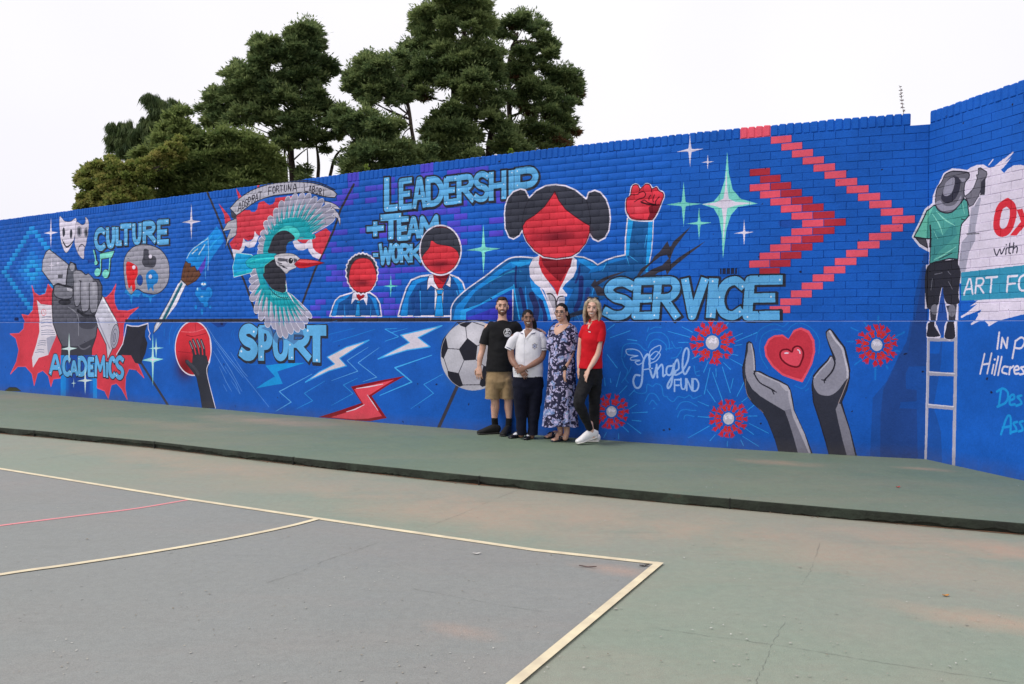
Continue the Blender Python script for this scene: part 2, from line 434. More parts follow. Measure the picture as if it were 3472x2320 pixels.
Z2.poly([(142,1040),(150,990),(320,682),(354,712),(300,830),(170,1012)], (196,196,212), edge=OUT, ew=5)
Z2.poly([(180,980),(322,700),(336,712),(215,950)], (30,104,126)); Z2.poly([(215,950),(336,708),(352,716),(290,850)], (232,228,244)); Z2.line([(160,1000),(305,712)], (232,228,244), 9)
# splat
for a in ((472,715,26,24),(440,770,28,40),(505,770,30,42),(475,800,42,50),(485,850,22,26),(440,825,22,26),(420,868,14,19),(515,868,12,16),(528,732,9,12),(402,806,7,9)):
    Z2.ell(a[0], a[1], a[2], a[3], (18,90,178))
for a in ((472,712,20,19),(438,768,22,34),(505,768,24,36),(472,796,36,44),(486,846,15,20),(460,895,8,22),(420,865,9,14),(515,864,8,11)):
    Z2.ell(a[0], a[1], a[2], a[3], (24,134,220))
Z2.ell(470, 712, 17, 8, (220,232,248)); Z2.ell(430, 745, 6, 10, (160,210,246)); Z2.ell(460, 795, 9, 5, (160,210,246))
# cap and tassel
Z2.line([(60,1235),(238,1515)], DGR, 20)
Z2.poly([(-33,979),(0,990),(45,990),(105,972),(88,1016),(86,1060),(103,1105),(90,1170),(58,1245),(20,1235),(-7,1185),(-103,1182),(-62,1112),(-40,1040)], (46,46,60))
Z2.poly([(105,985),(88,1016),(86,1060),(103,1105),(90,1170),(58,1245),(50,1150),(70,1060)], BLK)
Z2.line([(-103,1180),(-62,1110),(-36,983),(0,992),(45,992),(106,973)], WHT, 8); Z2.line([(106,975),(108,1010),(120,1040),(112,1060),(122,1082)], WHT, 7)
Z1.poly([(45,1402),(78,1376),(130,1378),(165,1404)], (60,62,30)); Z1.line([(42,1398),(78,1374),(130,1376),(165,1402)], (30,30,40), 5)
# paper
Z1.poly([(280,710),(310,742),(392,750),(405,850),(434,945),(432,985),(400,1060),(372,1128),(300,1150),(255,1225),(248,1150),(280,1050),(305,950),(300,850)], (222,214,228))
Z1.poly([(432,985),(400,1060),(372,1128),(365,1080),(358,1000),(395,985)], (170,168,190))
Z1.ell(332, 804, 17, 24, (222,214,228), edge=(222,60,76), ew=4); Z1.line([(330,790),(338,812)], (222,60,76), 4)
for y, x0, x1 in ((838,322,390),(860,320,395),(884,318,396),(908,318,398),(940,318,410),(956,320,420),(972,318,422),(1020,300,356),(1036,295,356),(1052,290,352),(1088,285,340),(1106,272,340)):
    Z1.line([(x0,y+3),((x0+x1)/2,y-2),(x1,y+1)], (70,84,130), 3.5)
# hand and scroll
Z1.poly([(375,325),(350,345),(325,410),(320,490),(410,608),(440,590),(510,600),(520,440)], (176,174,192), edge=OUT, ew=8)
Z1.poly([(440,517),(478,517),(474,545),(440,545)], (80,80,92)); Z1.star(392, 448, 26, 66, WHT, tilt=-.1); Z1.star(440, 430, 14, 40, WHT)
Z1.poly([(745,650),(790,690),(900,895),(912,960),(862,1075),(822,1165),(812,1050),(742,905),(715,830)], (198,196,214), edge=OUT, ew=8)
Z1.line([(775,690),(885,880)], (236,234,246), 16); Z1.line([(742,850),(840,1080)], (150,148,170), 12)
Z1.ell(878, 988, 30, 92, (168,166,186), .12, edge=OUT, ew=5); Z1.ell(876, 992, 19, 62, (168,166,186), .12, edge=OUT, ew=4); Z1.ell(874, 996, 8, 34, (150,148,170), .12, edge=OUT, ew=4)
Z1.poly([(398,650),(412,600),(440,585),(500,605),(512,480),(535,422),(575,440),(585,485),(620,490),(648,520),(672,512),(712,552),(752,556),(775,605),(775,690),(735,780),(718,830),(745,905),(735,985),(702,1080),(700,1132),(470,1132),(482,1070),(440,980),(402,870),(396,760)], (92,92,106), edge=(38,38,50), ew=11)
Z1.poly([(516,470),(536,424),(574,440),(568,600),(545,615),(505,598)], (92,94,108), edge=(38,38,50), ew=9); Z1.ell(548, 460, 18, 30, (160,160,174))
Z1.poly([(425,595),(500,608),(552,622),(548,690),(500,705),(430,690),(408,650)], (122,122,136), True, edge=(38,38,50), ew=9); Z1.poly([(508,618),(550,628),(545,648),(512,640)], (200,198,212))
for i, (x0, x1, y0, y1) in enumerate(((560,612,560,760),(612,680,560,800),(680,742,570,810))):
    Z1.poly([(x0,y0+20),((x0+x1)/2,y0),(x1,y0+20),(x1-2,y1-40),((x0+x1)/2,y1),(x0+4,y1-30)], (140,139,154), True, edge=(38,38,50), ew=9)
    Z1.blob((x0+x1)/2, y0+50, 22, 60, (188,186,200), .75)
Z1.poly([(560,500),(610,492),(650,522),(675,515),(705,552),(690,580),(640,572),(600,560),(570,580)], (150,149,163), True)
Z1.ell(492, 725, 48, 24, (46,46,58)); Z1.line([(590,790),(650,830),(715,830)], BLK, 26, True); Z1.poly([(590,850),(715,840),(735,900),(700,930),(620,920)], (66,66,80), True)
Z1.line([(520,765),(580,810),(600,880),(602,980)], (136,136,150), 9, True)
Z1.poly([(470,1060),(600,1060),(720,1000),(735,985),(702,1080),(700,1132),(470,1132)], (58,58,70), a=.9)
Z1.line([(600,1055),(620,1078),(650,1082),(690,1060)], (104,104,118), 12, True)
# forearm sleeve
Z1.poly([(466,1130),(742,1130),(742,1456),(466,1440)], (26,74,168)); Z1.poly([(466,1130),(510,1130),(505,1441),(466,1440)], (20,138,226)); Z1.poly([(705,1130),(742,1130),(742,1456),(712,1454)], (20,138,226))
Z1.blob(512, 1350, 20, 120, (20,120,214), .7); Z1.blob(700, 1350, 16, 120, (20,120,214), .7)
bubble(Z1, [('A',378,474,1120,1284),('C',478,544,1128,1294),('A',536,598,1168,1292,30),('D',597,668,1134,1292),('E',672,722,1142,1296),('M',724,806,1128,1300,30),('I',806,832,1178,1306,26),('C',828,884,1134,1310),('S',880,948,1130,1316)], 37, 6, (2, 3), 0, dots=2)
Z1.star(530, 1080, 62, 122, (206,238,236), WHT); Z1.star(652, 1322, 60, 108, (206,238,236), WHT); Z1.star(565, 1342, 20, 40, (206,238,236))
Z2.star(160, 1138, 52, 72, (150,226,224), WHT); Z2.star(138, 1214, 72, 178, (150,226,224), WHT)
# ball in hand
Z2.ell(407, 1138, 120, 182, (214,48,62)); Z2.blob(350, 1260, 60, 90, (90,10,22), .75); Z2.blob(420, 1020, 60, 50, (226,70,88), .7)
Z2.line([(328,1028),(410,1030),(494,1005)], (236,110,120), 5, True); Z2.line([(360,1050),(405,1060),(490,1040)], (150,24,40), 4, True)
Z2.line([(420,975),(425,1030)], (150,24,40), 4); Z2.line([(305,1160),(400,1170)], (150,24,40), 4)
th = np.linspace(.35, 2*np.pi - 1.2, 40)
Z2.line(np.array([(407 + 120*math.cos(t + 1.5), 1138 + 180*math.sin(t + 1.5)) for t in np.linspace(0, 2*np.pi, 50)]), WHT, 9)
Z2.poly([(355,1215),(400,1240),(405,1185),(440,1180),(495,1190),(508,1240),(500,1330),(520,1420),(556,1535),(466,1533),(450,1430),(428,1330),(385,1270),(355,1232)], (52,54,66), edge=BLK, ew=4)
Z2.line([(368,1225),(420,1275),(440,1310)], (66,68,80), 22, True)
for q in (((385,1098),(402,1140),(414,1190)), ((405,1085),(425,1130),(438,1185)), ((433,1085),(452,1130),(458,1185)), ((460,1088),(478,1140),(482,1195))):
    Z2.line(q, (48,50,62), 25, True); Z2.line(q[:2], (140,138,150), 9)
Z2.line([(516,1230),(497,1275),(505,1340),(530,1440),(555,1536)], WHT, 7, True); Z2.line([(518,1080),(524,1160),(516,1230)], WHT, 8, True)
for q in (((497,992),(560,1090),(910,1528)), ((530,1062),(640,1210),(738,1332)), ((565,1138),(660,1290),(730,1425)), ((541,1158),(600,1260),(628,1305)), ((580,1260),(625,1360),(662,1424)), ((655,1165),(735,1290),(768,1326)), ((660,1355),(720,1444),(720,1444)), ((618,1258),(690,1370),(718,1440)), ((606,1378),(630,1424),(630,1424))):
    Z2.line(q[:2] if q[1] == q[2] else q, (104,158,232), 4.5, taper=(.5,1,.6))
for q in ([(215,1010),(213,1056)], [(268,985),(250,1040),(248,1112)], [(328,972),(285,1040),(275,1140)]): Z2.line(q, (24,120,214), 5, True)
Z2.poly([(515,960),(640,960),(610,995),(570,1000)], (22,66,150)); Z2.poly([(585,960),(608,962),(604,985),(588,985)], (20,40,96))

# dark band over the ledge
def band(x0, x1, dz0, dz1, col):
    t0, _ = to_main(np.array([x0]), np.array([1088.])); t1, _ = to_main(np.array([x1]), np.array([1088.]))
    t0 = TP(t0); t1 = TP(t1)
    MC.fill([np.array([(t0[0], LEDGE+dz0), (t1[0], LEDGE+dz0), (t1[0], LEDGE+dz1), (t0[0], LEDGE+dz1)])*PPM], col)
band(425, 1658, .0, .055, (52, 50, 60))

# ---------------- crest: V lines, red splash, banner, SPORT, bird
Z3.line([(10,190),(120,450),(210,700),(330,960),(440,1265)], (52,50,62), 24); Z3.line([(1305,120),(1190,340),(1130,520),(960,880),(820,1250)], (52,50,62), 24)
Z3.poly([(108,285),(160,345),(205,400),(215,440),(165,470),(160,390)], RED); Z3.poly([(264,150),(315,232),(285,250)], RED)
Z3.poly([(452,122),(470,120),(465,146),(452,148)], RED)
Z3.poly([(262,400),(340,345),(385,345),(400,362),(430,362),(452,335),(460,285),(480,272),(510,265),(532,285),(560,302),(590,292),(608,268),(612,238),(700,228),(800,215),(700,330),(600,450),(490,540),(470,575),(430,545),(415,600),(370,618),(330,600),(318,670),(290,700),(235,712),(205,640),(268,560)], RED)
Z3.poly([(226,690),(290,702),(315,665),(328,595),(350,625),(392,622),(415,600),(430,530),(445,560),(468,575),(440,640),(420,672),(375,682),(345,660),(330,700),(300,735),(245,780)], WHT)
Z3.poly([(345,590),(380,612),(415,600),(428,560),(380,570)], (190,40,58))
Z3.poly([(800,585),(960,560),(1062,505),(1102,545),(1060,660),(1015,755),(960,720),(925,640),(860,640),(805,620)], RED)
Z3.poly([(765,625),(800,606),(835,640),(880,640),(905,612),(935,600),(945,680),(975,715),(1020,740),(1000,782),(945,760),(910,715),(900,682),(860,702),(810,700),(780,670)], WHT)
Z3.poly([(1042,262),(1110,280),(1150,300),(1192,340),(1130,335),(1060,330)], LGR, edge=OUT, ew=5); Z3.poly([(1120,320),(1165,370),(1188,420),(1185,490),(1165,420),(1130,400),(1100,350)], LGR, edge=OUT, ew=5)
Z3.poly([(268,418),(190,450),(142,535),(215,518),(185,590),(168,682),(200,610),(262,570),(272,500)], (186,184,198), edge=OUT, ew=6)
Z3.poly([(212,345),(270,398),(262,430),(225,415)], (70,70,84))
Z3.poly([(208,330),(270,260),(330,215),(400,172),(470,143),(545,120),(620,106),(710,98),(800,95),(870,98),(940,105),(1010,122),(1080,150),(1130,175),(1158,205),(1140,236),(1090,232),(1040,226),(970,205),(900,191),(825,192),(750,200),(670,208),(600,216),(520,238),(450,264),(400,294),(350,330),(300,370),(266,392)], (186,184,200), edge=OUT, ew=9)
Z3.line([(700,88),(860,84),(1000,105),(1140,165)], OUT, 10, True)
motto = [('A',276,312,278,360),('D',314,342,262,332),('S',340,368,248,318),('P',366,392,228,302),('I',396,408,218,290),('R',402,430,210,282),('A',430,458,200,268),('T',458,490,180,256),('F',546,580,138,214),('O',584,612,132,200),('R',616,648,128,192),('T',648,678,126,188),('U',686,714,122,184),('N',722,752,116,182),('A',762,804,112,182),('L',866,902,114,184),('A',906,932,128,192),('B',936,960,132,196),('O',966,992,142,206),('R',998,1022,152,214),('I',1028,1046,160,224)]
for m in motto:
    k = (m[1]-650)/650
    for P in letter_strokes(m[0], m[1]+3, m[2]-3, m[3]+4, m[4]-4, .5*k, .06): Z3.line(P, (50,48,62), 9)

bubble(Z5, [('S',262,416,134,430,80),('P',420,530,146,442,68),('O',535,655,175,434,56),('R',660,838,160,434,60),('T',796,966,146,458,84)], 74, 9, (5, 14), 0, dots=2, inset=.5)
Z5.poly([(440,170),(500,195),(560,290),(640,260),(700,300),(780,230),(770,190),(700,150),(560,120)], (64,100,158), a=.55)
for q in ([(215,185),(205,215),(212,250)], [(232,175),(222,215),(230,260)], [(330,448),(370,460),(410,455)], [(860,500),(900,490),(935,462)], [(985,280),(1000,260),(1005,235)]): Z5.line(q, (24,116,214), 4, True)

# bird: upper wing
FEA = (164, 162, 186); EDG = (226, 222, 238)
def feather(v, b, t, w, col=FEA, e=EDG, ew=5, k=.0):
    b = np.array(b, float); t = np.array(t, float); d = t - b; n = np.array([-d[1], d[0]]) / np.linalg.norm(d)
    P = [b + n*w*.25, b + d*.35 + n*w*.42, b + d*.75 + n*w*.5, b + d*.94 + n*w*.34, t, b + d*.94 - n*w*.34, b + d*.75 - n*w*.5, b + d*.35 - n*w*.42, b - n*w*.25]
    v.poly(P, col, True, edge=e, ew=ew)
up = [((560,720),(452,728),70),((560,700),(458,660),66),((565,660),(468,600),66),((575,630),(490,530),68),((590,600),(522,440),62),((610,580),(562,398),60),((640,550),(620,328),66),((668,540),(668,262),60),((700,520),(728,222),62),((730,510),(792,198),64),((760,505),(858,192),62),((785,510),(918,196),62),((800,520),(975,226),62),((815,535),(1036,246),60),((820,550),(1108,290),66),((825,570),(1136,345),62),((830,590),(1138,408),66)]
for b, t, w in up: feather(Z3, b, t, w)
Z3.poly([(505,735),(512,640),(545,560),(600,490),(660,440),(730,415),(800,412),(860,425),(905,460),(930,500),(940,540),(930,570),(880,590),(800,600),(560,730)], TEAL, True, a=.95)
for b, t, w in up[3:]:
    b = np.array(b, float); t = np.array(t, float); Z3.line([b + (t-b)*.2, b + (t-b)*.5, b + (t-b)*.74], TEAL, w*.62, taper=(1,.8,.05))
for b, t, w in up[4:]:
    b = np.array(b, float); t = np.array(t, float); Z3.line([b + (t-b)*.3, b + (t-b)*.72], (206,214,226), 4.5, taper=(.6,1,.4)); Z3.line([b + (t-b)*.2 + [8,0], b + (t-b)*.55 + [8,0]], (14,120,136), 4)
Z3.poly([(945,560),(870,590),(800,600),(820,606),(900,606),(960,600),(968,575)], (24,176,190), True)
Z3.poly([(550,728),(568,640),(612,555),(690,490),(760,488),(812,520),(828,570),(800,612),(770,600),(740,550),(700,530),(640,560),(600,640),(585,728)], (70,206,206), True, edge=(20,120,140), ew=3)
Z3.poly([(552,726),(565,655),(600,575),(650,535),(710,528),(760,560),(784,592),(760,620),(730,630),(708,668),(696,728)], (52,52,64), True)
# lower wing
lo = [((470,860),(415,860),60),((480,880),(388,912),62),((480,920),(385,985),64),((490,960),(386,1060),64),((500,1000),(394,1150),66),((510,1030),(438,1262),62),((530,1050),(480,1325),62),((560,1070),(548,1386),66),((590,1090),(612,1402),64),((620,1100),(664,1474),62),((650,1110),(712,1482),62),((680,1110),(760,1446),66),((700,1110),(822,1428),66),((715,1105),(866,1402),62),((725,1100),(898,1352),56),((735,1095),(932,1302),50)]
for b, t, w in lo: feather(Z3, b, t, w)
for b, t, w in lo[4:]:
    b = np.array(b, float); t = np.array(t, float); Z3.line([b + (t-b)*.1, b + (t-b)*.45, b + (t-b)*.72], TEAL, w*.62, taper=(1,.8,.05))
Z3.poly([(440,850),(462,950),(485,1030),(530,1110),(575,1160),(630,1195),(680,1205),(730,1195),(770,1160),(780,1150),(740,1080),(700,1070),(640,1060),(560,1030),(520,950),(515,840)], TEAL, True, a=.92)
for b, t, w in lo[5:]:
    b = np.array(b, float); t = np.array(t, float); Z3.line([b + (t-b)*.05, b + (t-b)*.6], (12,104,124), 5, taper=(1,1,.3)); Z3.line([b + (t-b)*.35 + [10,0], b + (t-b)*.75 + [8,0]], (206,214,226), 4)
for i in range(9): Z3.line([(575+i*19, 1060+i*7), (580+i*19, 1100+i*4), (596+i*18, 1118+i*2)], (120,226,220), 5, True)
Z3.line([(560,1040),(600,1085),(660,1120),(720,1125)], (30,60,74), 7, True)
Z3.poly([(700,905),(690,1060),(735,1080),(790,1190),(800,1202),(720,1090)], WHT)
Z3.poly([(232,850),(262,725),(400,740),(420,760),(420,860),(400,900),(243,942)], AQUA, edge=(210,236,244), ew=5)
for y0, y1 in ((760,760),(800,785),(850,820),(895,850)): Z3.line([(245,y0+10),(400,y1)], (10,120,200), 4)
Z3.poly([(265,730),(400,748),(360,790),(360,840),(400,870),(245,900),(240,820)], (26,156,226), a=.7)
Z3.poly([(352,800),(430,745),(520,732),(622,735),(608,790),(540,840),(440,862),(370,850)], (26,178,200), True, edge=(14,96,120), ew=4)
Z3.line([(390,800),(480,780),(600,770)], (60,220,220), 8, True); Z3.line([(380,830),(470,822),(560,815)], (16,130,150), 5, True)
Z3.poly([(513,850),(545,815),(610,778),(650,850),(694,905),(700,985),(704,1068),(650,1072),(585,1045),(540,990),(517,930)], (50,50,62), True, edge=(90,210,200), ew=5)
Z3.poly([(508,905),(690,895),(692,1062),(650,1072),(585,1045),(540,990)], (50,50,62), True)
Z3.poly([(606,752),(650,734),(720,728),(775,736),(812,760),(828,785),(800,850),(740,880),(706,908),(660,862),(625,835),(608,790)], (206,202,214), True, edge=OUT, ew=4)
Z3.poly([(640,770),(720,778),(790,775),(800,800),(740,822),(700,800),(640,795)], (70,70,84), True, a=.8)
for q in ([(632,812),(668,822)], [(645,830),(690,845)], [(675,850),(715,862)]): Z3.line(q, (60,60,74), 9)
Z3.ell(747, 795, 27, 32, (226,222,234)); Z3.ell(747, 795, 21, 26, (34,34,44)); Z3.ell(753, 785, 5, 6, (240,240,250))
Z3.poly([(778,825),(800,800),(828,778),(900,782),(980,795),(1048,814),(960,838),(880,858),(830,862),(800,850)], (208,30,48), edge=(60,30,44), ew=4)
Z3.poly([(800,805),(832,782),(900,786),(1020,808),(900,815)], (238,90,100)); Z3.line([(780,826),(900,824),(1040,814)], (120,16,32), 4)

# ---------------- lower wall: bolts and ball
def outl(P, c, w): Z5.line(P, c, w, taper=(.5, 1, 1, .4) if len(P) > 3 else (.6, 1, .4))
for P, cf, ce, w in (([(1880,150),(1690,245),(1785,318),(1600,345),(1370,415),(1500,345),(1620,285),(1550,225)], (222,214,232), (70,176,244), 9), ([(1300,265),(1165,345),(1065,410),(1120,470),(980,510),(792,600),(900,520),(1025,455),(965,400),(1120,320)], (222,210,222), (60,166,240), 9)):
    Z5.poly(P, cf, edge=ce, ew=w)
Z5.poly([(475,468),(600,452),(792,445),(680,480),(570,515),(612,612),(500,630),(398,650),(480,595),(550,555)], (24,152,228))
Z5.poly([(895,878),(1050,830),(1240,765),(1155,635),(1370,590),(1585,550),(1450,625),(1320,710),(1440,885),(1310,910),(1195,905),(1050,890)], (140,18,34))
Z5.poly([(990,880),(1120,840),(1255,778),(1180,655),(1330,620),(1502,578),(1400,640),(1292,710),(1402,870),(1290,890),(1190,895)], (228,76,94))
for q in ([(1198,650),(1300,636),(1410,615)], [(1285,700),(1330,765),(1370,825)], [(1118,836),(1190,815),(1262,778)]): Z5.line(q, WHT, 9, taper=(.5,1,.5))
for q, c, w in (([(1425,275),(1535,238),(1425,178),(1522,172)], (60,164,236), 6), ([(1440,185),(1480,205),(1605,172)], (60,164,236), 5), ([(1380,325),(1212,445),(1360,560),(1250,596)], (96,170,236), 6), ([(1292,322),(1125,428),(1210,512),(1000,588)], (96,170,236), 6), ([(1798,385),(1505,485),(1640,598),(1385,705)], (70,176,244), 11), ([(845,536),(585,675),(680,758),(556,832)], (96,176,240), 7), ([(948,590),(785,688),(850,748),(725,810)], (50,150,228), 6), ([(1208,568),(1095,622),(1172,690),(1000,785)], (50,150,228), 6), ([(1885,536),(1735,618),(1812,688),(1630,812)], (60,160,234), 6)):
    Z5.line(q, c, w, taper=(.5, 1, 1, .4))
for q in ([(855,148),(1040,112)], [(980,220),(1185,170)], [(1010,282),(1180,232),(1348,178)]): Z5.line(q, (30,134,224), 6, taper=(.5,1,.5))
Z5.line([(2015,600),(1855,958)], (60,58,72), 30)
Z5.ell(2128, 388, 258, 276, (196,194,206)); Z5.blob(2100, 240, 150, 90, (226,222,234), .8); Z5.blob(2128, 560, 190, 80, (160,158,174), .5)
for P in ([(1998,122),(2060,112),(2120,118),(2068,162),(2030,150)], [(2082,252),(2160,312),(2148,420),(2055,426),(2016,338)], [(1908,232),(1926,330),(1892,412),(1876,396),(1872,320),(1888,262)], [(1925,512),(2012,530),(2045,625),(2010,638),(1960,600),(1930,550)], [(2210,470),(2180,620),(2200,636),(2300,600),(2330,500)], [(2280,180),(2330,240),(2370,330),(2330,300),(2280,240)]):
    Z5.poly(P, (38,38,50), edge=(38,38,50), ew=4)
for q in ([(2068,162),(2078,252)], [(1998,128),(1910,235)], [(2120,120),(2210,150),(2280,190)], [(2160,312),(2280,250)], [(1926,332),(2018,338)], [(1895,412),(1928,512)], [(2055,426),(2012,528)], [(2148,420),(2212,470)], [(2045,622),(2185,620)]): Z5.line(q, (60,58,72), 6)
t_ = np.linspace(0, 2*np.pi, 60); Z5.line(np.stack([2128+258*np.cos(t_), 388+276*np.sin(t_)], 1), (190,188,200), 4)
# ---------------- LEADERSHIP, TEAM, WORK
bubble(Z4, [('L',500,612,284,580,56),('E',622,730,302,566,48),('A',734,846,292,560,42),('D',846,992,286,536,52),('E',998,1102,284,524,48),('R',1104,1248,268,514,48),('S',1240,1372,246,500,48),('H',1372,1506,236,492,46),('I',1516,1590,228,484,50),('P',1586,1772,210,480,56)], 56, 13, (8, 8), -.12, dots=3, inset=.5)
bubble(Z4, [('+',350,496,656,796,46),('T',466,640,600,822,54),('E',608,700,622,822,46),('A',690,790,620,812,38),('M',790,952,608,806,44)], 46, 12, (7, 7), -.08, dots=3)
bubble(Z4, [('-',402,448,918,966,32),('W',456,560,838,1028,32),('O',560,630,842,1010,34),('R',632,712,846,1010,34),('K',712,810,842,1010,34)], 34, 11, (6, 7), -.03, dots=2)
Z4.star(552, 1200, 62, 98, (110,214,206), tilt=0); Z4.star(1322, 895, 142, 208, MINT, tilt=-.05)

# ---------------- the small child
def head_shade(v, x, y, rx, ry): v.blob(x, y, rx, ry, (96, 18, 34), .75)
Z4.poly([(44,1450),(70,1370),(90,1320),(130,1285),(220,1258),(255,1240),(380,1255),(430,1290),(460,1340),(476,1450)], (24,84,158), False, edge=WHT, ew=12)
Z4.poly([(60,1450),(92,1330),(130,1298),(215,1268),(190,1300),(120,1340),(95,1450)], (26,134,220)); Z4.poly([(360,1275),(430,1300),(458,1450),(440,1450),(400,1320)], (26,134,220))
for q in ([(165,1350),(172,1450)], [(388,1350),(384,1450)]): Z4.line(q, (40,150,232), 10, taper=(.2,1))
Z4.poly([(236,1265),(262,1240),(350,1245),(360,1290),(352,1362),(325,1310),(290,1322),(255,1310),(222,1352)], WHT)
Z4.poly([(264,1235),(345,1240),(330,1290),(290,1318),(268,1290)], (176,30,46), edge=(120,16,32), ew=4)
Z4.ell(283, 1334, 14, 13, (34,150,228), edge=BLK, ew=4); Z4.poly([(268,1350),(292,1350),(300,1450),(256,1450)], (34,150,228), edge=BLK, ew=4)
curl = [(312 + 132*math.cos(t)*(1 + .035*math.sin(t*22)), 1078 + (150 if math.sin(t) < 0 else 190)*math.sin(t)*(1 + .03*math.sin(t*24))) for t in np.linspace(0, 2*np.pi, 110, endpoint=False)]
Z4.poly(curl, DGR, edge=WHT, ew=13)
Z4.poly([(205,1130),(222,1040),(262,985),(320,968),(380,985),(418,1050),(434,1125),(418,1180),(380,1235),(320,1254),(262,1240),(215,1190)], (212,52,66), True, edge=(100,20,34), ew=5)
head_shade(Z4, 310, 1175, 90, 28)
# ---------------- the boy
Z4.poly([(612,1450),(640,1340),(680,1220),(720,1150),(800,1118),(880,1108),(1040,1104),(1110,1130),(1150,1170),(1178,1260),(1140,1300),(1132,1450)], (24,84,158), edge=WHT, ew=14)
Z4.poly([(630,1450),(655,1340),(695,1225),(735,1160),(800,1132),(860,1122),(850,1150),(770,1180),(700,1300),(690,1450)], (28,140,224)); Z4.poly([(1060,1120),(1110,1140),(1145,1180),(1165,1265),(1130,1290),(1110,1200)], (28,140,224))
for q in ([(740,1450),(760,1330),(790,1240)], [(795,1240),(802,1450)], [(1100,1240),(1118,1300)]): Z4.line(q, (50,160,236), 10, True, taper=(1,.3))
Z4.poly([(716,1300),(790,1220),(800,1450),(740,1450)], (22,70,144), a=.8)
Z4.poly([(918,1225),(990,1225),(980,1450),(920,1450)], (200,196,214)); Z4.poly([(918,1225),(945,1260),(930,1330),(918,1400)], (230,226,240))
Z4.poly([(872,1110),(905,1105),(912,1160),(948,1222),(990,1215),(1030,1150),(1040,1102),(1052,1130),(1048,1212),(1010,1190),(978,1230),(935,1230),(885,1195),(852,1238),(858,1160)], WHT, edge=BLK, ew=4)
Z4.poly([(903,1098),(1038,1100),(1010,1160),(975,1222),(945,1215),(915,1165)], (190,34,50), edge=(90,16,30), ew=4); Z4.poly([(903,1098),(1038,1100),(1010,1160),(985,1170),(930,1130)], (116,20,34), a=.9)
Z4.poly([(930,1232),(990,1232),(975,1270),(940,1270)], (34,152,232), edge=BLK, ew=5); Z4.poly([(938,1275),(976,1275),(990,1450),(915,1450)], (34,152,232), edge=BLK, ew=5)
Z4.ell(965, 902, 172, 206, (212,52,66), edge=WHT, ew=14)
Z4.ell(965, 902, 162, 198, (214,54,68), edge=(60,20,34), ew=5)
Z4.poly([(808,960),(802,880),(820,800),(870,740),(950,712),(1040,730),(1100,790),(1128,880),(1122,960),(1110,920),(1070,880),(1010,862),(940,850),(890,822),(872,880),(830,930)], DGR, True, edge=BLK, ew=4)
head_shade(Z4, 960, 1020, 105, 32)

# ---------------- the girl: blazer, raised fist, head with two buns
Z4.line([(1150,1300),(1132,1452)], WHT, 12)
jack = [(-318,1370),(-300,1230),(-160,1080),(0,970),(90,900),(200,825),(260,815),(400,820),(470,808),(780,806),(870,820),(985,885),(1080,835),(1235,792),(1240,470),(1480,470),(1462,750),(1440,870),(1420,950),(1330,1010),(1240,1100),(1000,1200),(820,1370)]
Z6.poly(jack, (26,90,156))
Z6.poly([(-300,1370),(-270,1250),(-120,1100),(0,1010),(110,925),(220,850),(400,835),(380,880),(250,905),(160,940),(40,1030),(-100,1120),(-200,1260),(-210,1370)], (26,134,218)); Z6.poly([(200,860),(410,832),(385,870),(300,900)], (40,164,238), a=.8)
Z6.poly([(0,1050),(180,960),(300,935),(320,945),(230,930),(100,990),(0,1040)], (60,200,236), a=.5)
Z6.poly([(-240,1290),(-60,1230),(110,1130),(246,1062),(235,1120),(60,1185),(-90,1260),(-180,1300),(-185,1370),(-230,1370)], (40,158,234))
Z6.poly([(-180,1310),(40,1210),(228,1115),(228,1370),(-180,1370)], (58,60,190)); Z6.poly([(-180,1300),(30,1200),(228,1100),(228,1180),(0,1290),(-170,1350)], (30,86,188))
for q, c, w in (([(262,900),(255,1010),(262,1080)], NVY, 18), ([(300,1100),(330,1230),(350,1370)], NVY, 40), ([(400,1150),(440,1260),(430,1370)], (36,48,100), 60), ([(480,1200),(520,1300),(520,1370)], NVY, 46), ([(345,1080),(352,1200),(380,1370)], (40,140,224), 12), ([(240,1060),(262,1200),(292,1365)], (48,170,238), 12), ([(820,860),(820,960),(790,1040)], NVY, 20), ([(840,1000),(830,1180),(790,1280)], NVY, 46), ([(900,1100),(880,1220)], (30,60,130), 40)):
    Z6.line(q, c, w, True)
Z6.line([(234,1105),(232,1372)], WHT, 11)
Z6.poly([(782,818),(860,828),(960,880),(985,900),(930,930),(860,880),(795,850)], (30,140,222)); Z6.poly([(985,895),(1080,850),(1240,800),(1240,830),(1060,880),(1020,930),(900,960),(930,920)], (26,120,204))
Z6.poly([(1250,480),(1300,480),(1290,560),(1270,690),(1262,800),(1235,800)], (36,160,236)); Z6.poly([(1436,480),(1474,480),(1462,740),(1445,840),(1430,945),(1410,945),(1418,780)], (36,160,236)); Z6.line([(1250,490),(1474,492)], (60,190,240), 14)
for q in ([(1240,800),(1265,890)], [(1270,805),(1340,858)], [(1060,870),(1025,940)], [(1420,620),(1400,730)]): Z6.line(q, (60,176,240), 7, taper=(1,.3))
Z6.line([(955,1070),(935,1150)], (40,150,230), 9)
# white outlines
Z6.line([(-318,1370),(-305,1240),(-200,1120),(0,975),(90,902),(200,828),(300,812),(430,820),(470,800)], WHT, 12, True); Z6.line([(780,806),(860,815),(940,848),(985,882),(1060,840),(1140,812),(1228,795),(1232,640),(1250,470)], WHT, 12); Z6.line([(1480,470),(1472,640),(1464,750),(1445,860)], WHT, 8)
